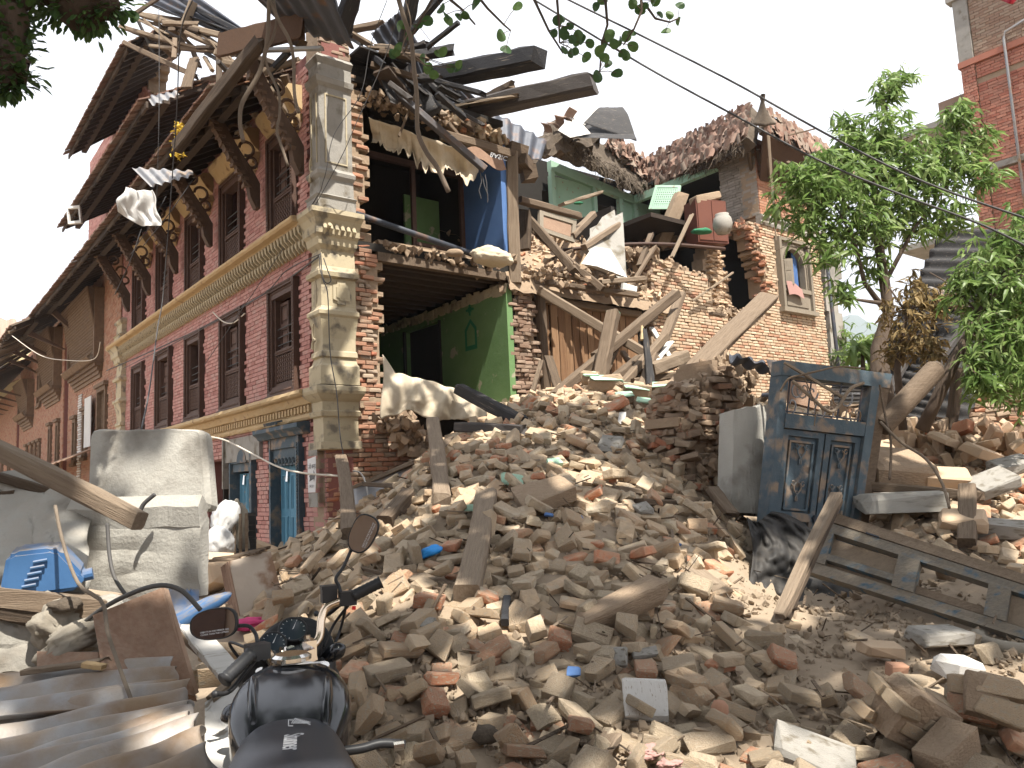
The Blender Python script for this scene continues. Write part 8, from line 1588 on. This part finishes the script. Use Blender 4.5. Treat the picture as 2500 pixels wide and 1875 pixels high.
# local bike frame: f = forward, r = right, n = up; tank centre line from saddle (near) to steering head (far)
c0 = P(705, 1900, 1.75); c1 = P(716, 1640, 2.55); FW = (c1 - c0); FW.z = 0; FWL = FW.normalized(); RT = Vector((FWL.y, -FWL.x, 0)); UP = Vector((0, 0, 1))
def loft(rows, n=28, name='part', mat=m_tank, smooth=True, ex=2.6, tint=.5, cap=True):
    """rows: (centre, half width, half height up, half height down, up direction)"""
    q = MB(); vs = []
    for (c, w_, hu, hd) in rows:
        for k in range(n):
            a = 2 * math.pi * k / n; ca, sa = math.cos(a), math.sin(a); x = w_ * abs(ca) ** (2 / ex) * (1 if ca > 0 else -1); h = (hu if sa > 0 else hd) * abs(sa) ** (2 / ex) * (1 if sa > 0 else -1)
            vs.append(c + RT * x + UP * h)
    m = len(rows); fs = [(i * n + k, i * n + (k + 1) % n, (i + 1) * n + (k + 1) % n, (i + 1) * n + k) for i in range(m - 1) for k in range(n)]
    if cap: fs += [tuple(reversed(range(n))), tuple(range((m - 1) * n, m * n))]
    q.add(vs, fs, tint); o = part(name, q, mat, bk, iv, smooth=smooth); s_ = o.modifiers.new('soft', 'SUBSURF'); s_.levels = s_.render_levels = 1; return o
def at(px, py, Y): return P(px, py, Y)
# tank: wide shoulders in the middle, narrow neck at the filler
loft([(at(712, 1628, 2.72), .05, .02, .10), (at(712, 1640, 2.66), .10, .035, .16), (at(712, 1668, 2.58), .150, .05, .2), (at(712, 1705, 2.50), .175, .055, .24), (at(710, 1745, 2.42), .178, .06, .26), (at(708, 1785, 2.34), .160, .055, .26), (at(706, 1815, 2.28), .135, .04, .26), (at(705, 1835, 2.22), .12, .02, .25)], name='fuel_tank')
loft([(at(706, 1790, 2.36), .06, .045, .1), (at(706, 1802, 2.31), .115, .055, .14), (at(706, 1835, 2.2), .135, .058, .2), (at(706, 1880, 2.05), .148, .06, .2), (at(704, 1960, 1.85), .165, .07, .2), (at(702, 2080, 1.6), .18, .08, .2)], name='seat', mat=m_seat)
for sx in (-1, 1):      # side knee panels
    loft([(at(712 + sx * 88, 1700, 2.52), .018, .1, .16), (at(708 + sx * 96, 1760, 2.42), .02, .1, .2), (at(706 + sx * 84, 1830, 2.26), .016, .08, .2)], name='tank_side', mat=m_tank)
q = MB(); c = at(712, 1642, 2.64) + UP * .04; q.tube([c, c + UP * .012], .062, 24, .5); q.tube([c + UP * .012, c + UP * .02], [.062, .05], 24, .5); part('filler_cap', q, m_chrome, bk, iv)
q = MB(); c = at(738, 1662, 2.6) + UP * .052; q.box(-.062, .062, -.008, .008, 0, .002, .9, Matrix.Translation(c) @ Matrix.Rotation(.08, 4, 'Z')); part('white_sticker', q, m_cloth, bk, iv)
# steering head, yoke, clamps
q = MB()
for (a, b) in (((665, 1625, 2.78), (760, 1590, 2.85)),):
    A, B = at(*a), at(*b); q.box(0, (B - A).length, -.06, .06, -.02, .02, .5, span(A, B))
q.tube([at(712, 1628, 2.78), at(712, 1618, 2.8)], .035, 16, .5); part('top_yoke', q, m_chrome, bk, iv)
for a in ((690, 1612, 2.82), (750, 1583, 2.9)):
    q = MB(); c = at(*a); q.cbox((0, 0, 0), (.05, .07, .06), .5, Matrix.Translation(c) @ Matrix.Rotation(.5, 4, 'Z')); q.tube([c + UP * .03, c + UP * .045], .012, 8); part('bar_clamp', q, m_chrome, bk, iv)
q = MB(); q.tube([at(741, 1617, 2.8), at(741, 1612, 2.8)], .018, 12); q.tube([at(741, 1617, 2.8), at(741, 1608, 2.81)], .010, 8); part('steering_nut', q, m_chrome, bk, iv)
# handlebar tube: left grip end ... right grip end
def curve_pts(pl, n=60):
    pl = [at(*p) for p in pl]; pts = []
    for k in range(n + 1):
        u = k / n * (len(pl) - 1); i = min(int(u), len(pl) - 2); f = u - i; p0, p1, p2, p3 = pl[max(i - 1, 0)], pl[i], pl[i + 1], pl[min(i + 2, len(pl) - 1)]
        pts.append(.5 * ((2 * p1) + (p2 - p0) * f + (2 * p0 - 5 * p1 + 4 * p2 - p3) * f * f + (3 * p1 - p0 - 3 * p2 + p3) * f ** 3))
    return pts
q = MB(); q.tube(curve_pts([(560, 1648, 2.62), (612, 1598, 2.70), (650, 1590, 2.74), (668, 1622, 2.80), (690, 1618, 2.82), (750, 1587, 2.90), (778, 1558, 2.95), (785, 1510, 2.98), (800, 1482, 3.0), (845, 1462, 3.02), (930, 1420, 3.05)]), .0155, 14, .5); part('handlebar', q, m_brass, bk, iv, smooth=True)
for (a, b, nm) in (((548, 1660, 2.58), (612, 1598, 2.68), 'left_grip'), ((862, 1455, 3.02), (930, 1421, 3.05), 'right_grip')):
    A, B = at(*a), at(*b); q = MB(); n = 14; q.tube([A.lerp(B, i / n) for i in range(n + 1)], [.026 if i in (0, n) else (.0205 if i % 2 else .0225) for i in range(n + 1)], 14, .5); part('grip', q, m_blackp, bk, iv, smooth=True)
q = MB(); q.cbox((0, 0, 0), (.07, .055, .05), .5, Matrix.Translation(at(628, 1590, 2.72)) @ Matrix.Rotation(.7, 4, 'Z')); part('switch_box', q, m_blackp, bk, iv)
q = MB(); q.cbox((0, 0, 0), (.06, .05, .05), .5, Matrix.Translation(at(848, 1460, 3.02)) @ Matrix.Rotation(.4, 4, 'Z')); part('switch_box', q, m_blackp, bk, iv)
q = MB(); q.cbox((0, 0, 0), (.055, .05, .05), .6, Matrix.Translation(at(803, 1453, 3.03)) @ Matrix.Rotation(.4, 4, 'Z')); q.cbox((0, 0, .03), (.06, .055, .012), .9, Matrix.Translation(at(803, 1453, 3.03)) @ Matrix.Rotation(.4, 4, 'Z')); part('brake_reservoir', q, m_blackp, bk, iv)
q = MB(); q.cbox((0, 0, 0), (.012, .012, .012), .5, Matrix.Translation(at(864, 1484, 2.98))); part('red_switch', q, material('red_switch_plastic', [(.6, .02, .02), (.7, .03, .03)], .4, 5, .1, 0), bk, iv)
for pl in ([(640, 1588, 2.75), (600, 1640, 2.68), (560, 1688, 2.6), (522, 1695, 2.55)], [(836, 1470, 3.0), (800, 1500, 3.1), (772, 1498, 3.15)]):
    q = MB(); q.tube(curve_pts(pl, 14), [.010, .009, .008, .008, .008, .008, .008, .008, .008, .008, .008, .008, .009, .010, .012], 8, .4); part('lever', q, m_blackp, bk, iv, smooth=True)
for pl in ([(800, 1470, 3.05), (780, 1540, 3.1), (760, 1600, 3.0), (740, 1650, 2.9)], [(850, 1478, 3.02), (815, 1525, 3.08), (790, 1580, 3.05)], [(630, 1600, 2.74), (660, 1640, 2.85), (690, 1660, 2.85)], [(620, 1590, 2.75), (560, 1570, 2.95), (610, 1640, 3.0)], [(845, 1475, 3.03), (830, 1540, 3.15), (790, 1640, 3.0)]):
    q = MB(); q.tube(curve_pts(pl, 16), .0055, 6, .3); part('control_cable', q, m_blackp, bk, iv, smooth=True)
# fairing / instrument pod
def pod(u, v):
    a = (u - .5) * math.pi; px = 706 + 108 * math.sin(a) * (.75 + .25 * v) + 4; py = 1655 - 162 * (math.cos(a) ** .7) * (.35 + .65 * v) + 15 * (1 - v) - 10 * abs(math.sin(a)) * 0; return at(px + 22 * math.cos(a), py, 2.95 + .12 * v + .12 * math.cos(a)) + UP * (-.02 + .0 * v)
q = MB(); q.grid(pod, 30, 10, .3, .012); part('windscreen_cowl', q, m_blackp, bk, iv, smooth=True)
q = MB(); Q = Qf((622, 1585, 2.92), (770, 1512, 3.08), (800, 1610, 2.95), (640, 1665, 2.84)); n_ = 24
q.add([Q(.5 + .52 * math.cos(k * .2618), .45 + .5 * math.sin(k * .2618), .0) for k in range(24)] + [Q(.5 + .55 * math.cos(k * .2618), .45 + .55 * math.sin(k * .2618), -.06) for k in range(24)], [tuple(range(24)), tuple(reversed(range(24, 48)))] + [(k, k + 24, (k + 1) % 24 + 24, (k + 1) % 24) for k in range(24)], .5); part('dashboard', q, m_blackp, bk, iv)
m_dial = glassy('dial_glass', (.03, .04, .05, 1), .05, 0.0)
NV = (Q(0, 0, 1) - Q(0, 0, 0)).normalized(); XD = (Q(1, 0) - Q(0, 0)).normalized(); YD = NV.cross(XD)
def disc(c, r, d0, d1, mat, name, par, t=.5):
    M = Matrix(((XD.x, YD.x, NV.x, c.x), (XD.y, YD.y, NV.y, c.y), (XD.z, YD.z, NV.z, c.z), (0, 0, 0, 1))); q = MB(); q.tube([M @ Vector((0, 0, d0)), M @ Vector((0, 0, d1))], r, 28, t); return part(name, q, mat, par, iv, smooth=False), M
for (px, py, Y, r) in ((713, 1546, 3.0, .052), (665, 1580, 2.93, .048)):
    g_ = link('gauge', None, bk); c = at(px, py, Y); _, M = disc(c, r, -.01, .022, m_blackp, 'bezel', g_); disc(c, r * .9, .0221, .0235, m_dial, 'dial_glass', g_)
    q = MB()
    for k in range(11):
        a = rad(-40 + 26 * k); q.add([M @ Vector((r * .72 * math.cos(a), r * .72 * math.sin(a), .0245)), M @ Vector((r * .84 * math.cos(a), r * .84 * math.sin(a), .0245)), M @ Vector((r * .84 * math.cos(a + .05), r * .84 * math.sin(a + .05), .0245)), M @ Vector((r * .72 * math.cos(a + .05), r * .72 * math.sin(a + .05), .0245))], [(0, 1, 2, 3)], .5)
    a = .6; q.add([M @ Vector(v) for v in ((-.003, 0, .025), (.003, 0, .025), (r * .6, r * .5, .025))], [(0, 1, 2)], .5); part('dial_marks', q, m_print, g_, iv)
    q = MB(); ring = [M @ Vector((r * .95 * math.cos(k * .2244), r * .95 * math.sin(k * .2244), .0235)) for k in range(29)]; q.tube(ring, .004, 6, .5, cap=False); part('gauge_rim', q, m_blackp, g_, iv, smooth=True)
disc(at(710, 1590, 2.92), .014, 0, .016, m_chrome, 'ignition_lock', bk); disc(at(697, 1588, 2.92) * 1.0, .004, 0, .02, m_chrome, 'pod_screw', bk)
q = MB(); q.cbox((0, 0, 0), (.13, .1, .09), .5, Matrix.Translation(at(633, 1640, 2.86)) @ Matrix.Rotation(.5, 4, 'Z')); part('fork_cover', q, m_blackp, bk, iv)
# mirrors
def mirror(cx, cy, Y, rx, ry, rot, stem, prt):
    m_ = link('mirror', None, bk); c = at(cx, cy, Y); ex = at(cx + 10, cy, Y) - c; X = (Vector((1, 0, 0)) * math.cos(rot) + Vector((0, -.25, 1)).normalized() * math.sin(rot)).normalized(); Nn = Vector((-.05, -1, .08)).normalized(); Z = Nn; X = (X - Z * X.dot(Z)).normalized(); Yv = Z.cross(X)
    M = Matrix(((X.x, Yv.x, Z.x, c.x), (X.y, Yv.y, Z.y, c.y), (X.z, Yv.z, Z.z, c.z), (0, 0, 0, 1)))
    def outl(k, n, s): a = 2 * math.pi * k / n; e = 2.6; return (rx * s * abs(math.cos(a)) ** (2 / e) * (1 if math.cos(a) > 0 else -1), ry * s * abs(math.sin(a)) ** (2 / e) * (1 if math.sin(a) > 0 else -1) * (1 + .12 * math.cos(a)))
    n = 40; q = MB(); vs = []
    for (s, z) in ((.95, 0), (1.0, .002), (1.04, -.004), (1.02, -.02), (.8, -.035), (.3, -.045)): vs += [M @ Vector((*outl(k, n, s), z)) for k in range(n)]
    q.add(vs, [(j * n + k, j * n + (k + 1) % n, (j + 1) * n + (k + 1) % n, (j + 1) * n + k) for j in range(5) for k in range(n)] + [tuple(range(5 * n, 6 * n))], .4); part('mirror_shell', q, m_blackp, m_, iv, smooth=True)
    q = MB(); q.add([M @ Vector((*outl(k, n, .955), .0005)) for k in range(n)], [tuple(range(n))], .5); part('mirror_glass', q, m_mirror, m_, iv)
    q = MB(); q.tube(curve_pts(stem, 20), .0065, 8, .3); part('mirror_stem', q, m_blackp, m_, iv, smooth=True)
    for i, s in enumerate(prt):
        text(s, .0075, iv @ M @ Matrix.Translation((.004, -ry * .45 - i * .0085 + .0, .0012)), m_print, None, 'mirror_lettering', m_)
mirror(520, 1524, 2.78, .080, .050, .10, [(565, 1530, 2.79), (605, 1528, 2.8), (624, 1548, 2.78), (628, 1572, 2.74)], ['OBJECTS IN THE MIRROR ARE', 'CLOSER THAN THEY APPEAR'])
mirror(885, 1303, 3.05, .072, .048, 1.15, [(857, 1343, 3.06), (838, 1385, 3.04), (820, 1412, 3.02), (828, 1432, 3.02), (832, 1450, 3.01)], ['OBJECTS IN THE MIRROR ARE', 'CLOSER THAN THEY APPEAR'])
# indicators
def indic(px, py, Y, dx, dy, nm):
    A = at(px, py, Y); B = at(px + dx, py + dy, Y + .02); d = B - A; q = MB(); n = 10; q.tube([A + d * (i / n) for i in range(n + 1)], [.006, .02, .028, .031, .031, .029, .026, .022, .018, .013, .010], 14, .5); o = part('indicator', q, m_tank, bk, iv, smooth=True)
indic(540, 1757, 2.5, 82, -40, 'l'); indic(842, 1577, 3.0, -62, 38, 'r')
for pl in ([(600, 1725, 2.5), (640, 1705, 2.55)], [(790, 1610, 2.95), (770, 1625, 2.95)]):
    q = MB(); q.tube(curve_pts(pl, 4), .012, 8, .3); part('indicator_stalk', q, m_blackp, bk, iv)
q = MB(); q.tube(curve_pts([(800, 1838, 2.35), (880, 1828, 2.38), (930, 1815, 2.4), (988, 1818, 2.42)], 14), .0135, 10, .4); part('kick_lever', q, m_blackp, bk, iv, smooth=True)
q = MB(); q.tube(curve_pts([(960, 1822, 2.405), (985, 1818, 2.415)], 4), .0142, 10, .9); part('lever_worn_band', q, m_chrome, bk, iv)
# headlamp, fork legs, engine hint and front wheel below the cowl, rear wheel behind the camera side
hd = at(745, 1640, 3.15) + Vector((0, .12, -.12))
loft([(hd + FWL * .0, .09, .09, .1), (hd + FWL * .1, .12, .11, .13), (hd + FWL * .2, .11, .1, .12), (hd + FWL * .24, .04, .04, .05)], name='headlamp_shell', mat=m_blackp)
for sx in (-1, 1):
    a = at(715, 1630, 2.8) + RT * sx * .1; b = a + FWL * .32 - UP * .75; q = MB(); q.tube([a, b], .022, 10); part('fork_leg', q, m_chrome, bk, iv)
wc = at(715, 1630, 2.8) + FWL * .34 - UP * .8
def wheel(wc, R_):
    w_ = link('wheel', None, bk); q = MB(); n = 32; ring = [wc + FWL * math.cos(k * 2 * math.pi / n) * R_ + UP * math.sin(k * 2 * math.pi / n) * R_ for k in range(n + 1)]; q.tube(ring, .045, 10, .4, cap=False); part('tyre', q, m_rubber, w_, iv, smooth=True)
    q = MB(); ring = [wc + (FWL * math.cos(k * 2 * math.pi / n) + UP * math.sin(k * 2 * math.pi / n)) * (R_ - .05) for k in range(n + 1)]; q.tube(ring, .015, 6, .4, cap=False)
    for k in range(5): a = k * 1.2566; q.tube([wc, wc + (FWL * math.cos(a) + UP * math.sin(a)) * (R_ - .05)], .018, 6, .4)
    part('rim', q, m_blackp, w_, iv)
wheel(wc, .29); wheel(wc - FWL * 1.25, .29)
q = MB(); e0 = wc - FWL * .6 + UP * .05; q.cbox(e0, (.24, .4, .4), .5); part('engine', q, m_blackp, bk, iv)
# saddle print: winged badge and lettering
sp = at(718, 1812, 2.22) ; SM = Matrix(((RT.x, FWL.x, 0, 0), (RT.y, FWL.y, 0, 0), (0, 0, 1, 0), (0, 0, 0, 1)))
def on_seat(px, py): return at(px, py, 2.2 - (py - 1835) * .0033 )
q = MB()
for k in range(9):
    a = on_seat(712 + k * 4.2, 1829 + (.6 if k % 2 else 0)); b = on_seat(722 + k * 4.6, 1817 + k * 1.3); q.tube([a + UP * .066, b + UP * .068], .0012, 4, .8)
for (a, b) in (((705, 1820), (705, 1836)), ((705, 1836), (716, 1836)), ((758, 1832), (722, 1816)), ((705, 1820), (716, 1820))): q.tube([on_seat(*a) + UP * .066, on_seat(*b) + UP * .066], .0016, 4, .8)
part('winged_badge', q, m_print, bk, iv)
tM = Matrix.Translation(on_seat(716, 1862) + UP * .068) @ SM @ Matrix.Rotation(-.12, 4, 'X') @ Matrix.Rotation(rad(90), 4, 'Z')
text('Stunner', .07, iv @ tM @ Matrix.Rotation(rad(180), 4, 'Z') @ Matrix.Translation((.1, 0, 0)), m_print, None, 'seat_lettering', bk)
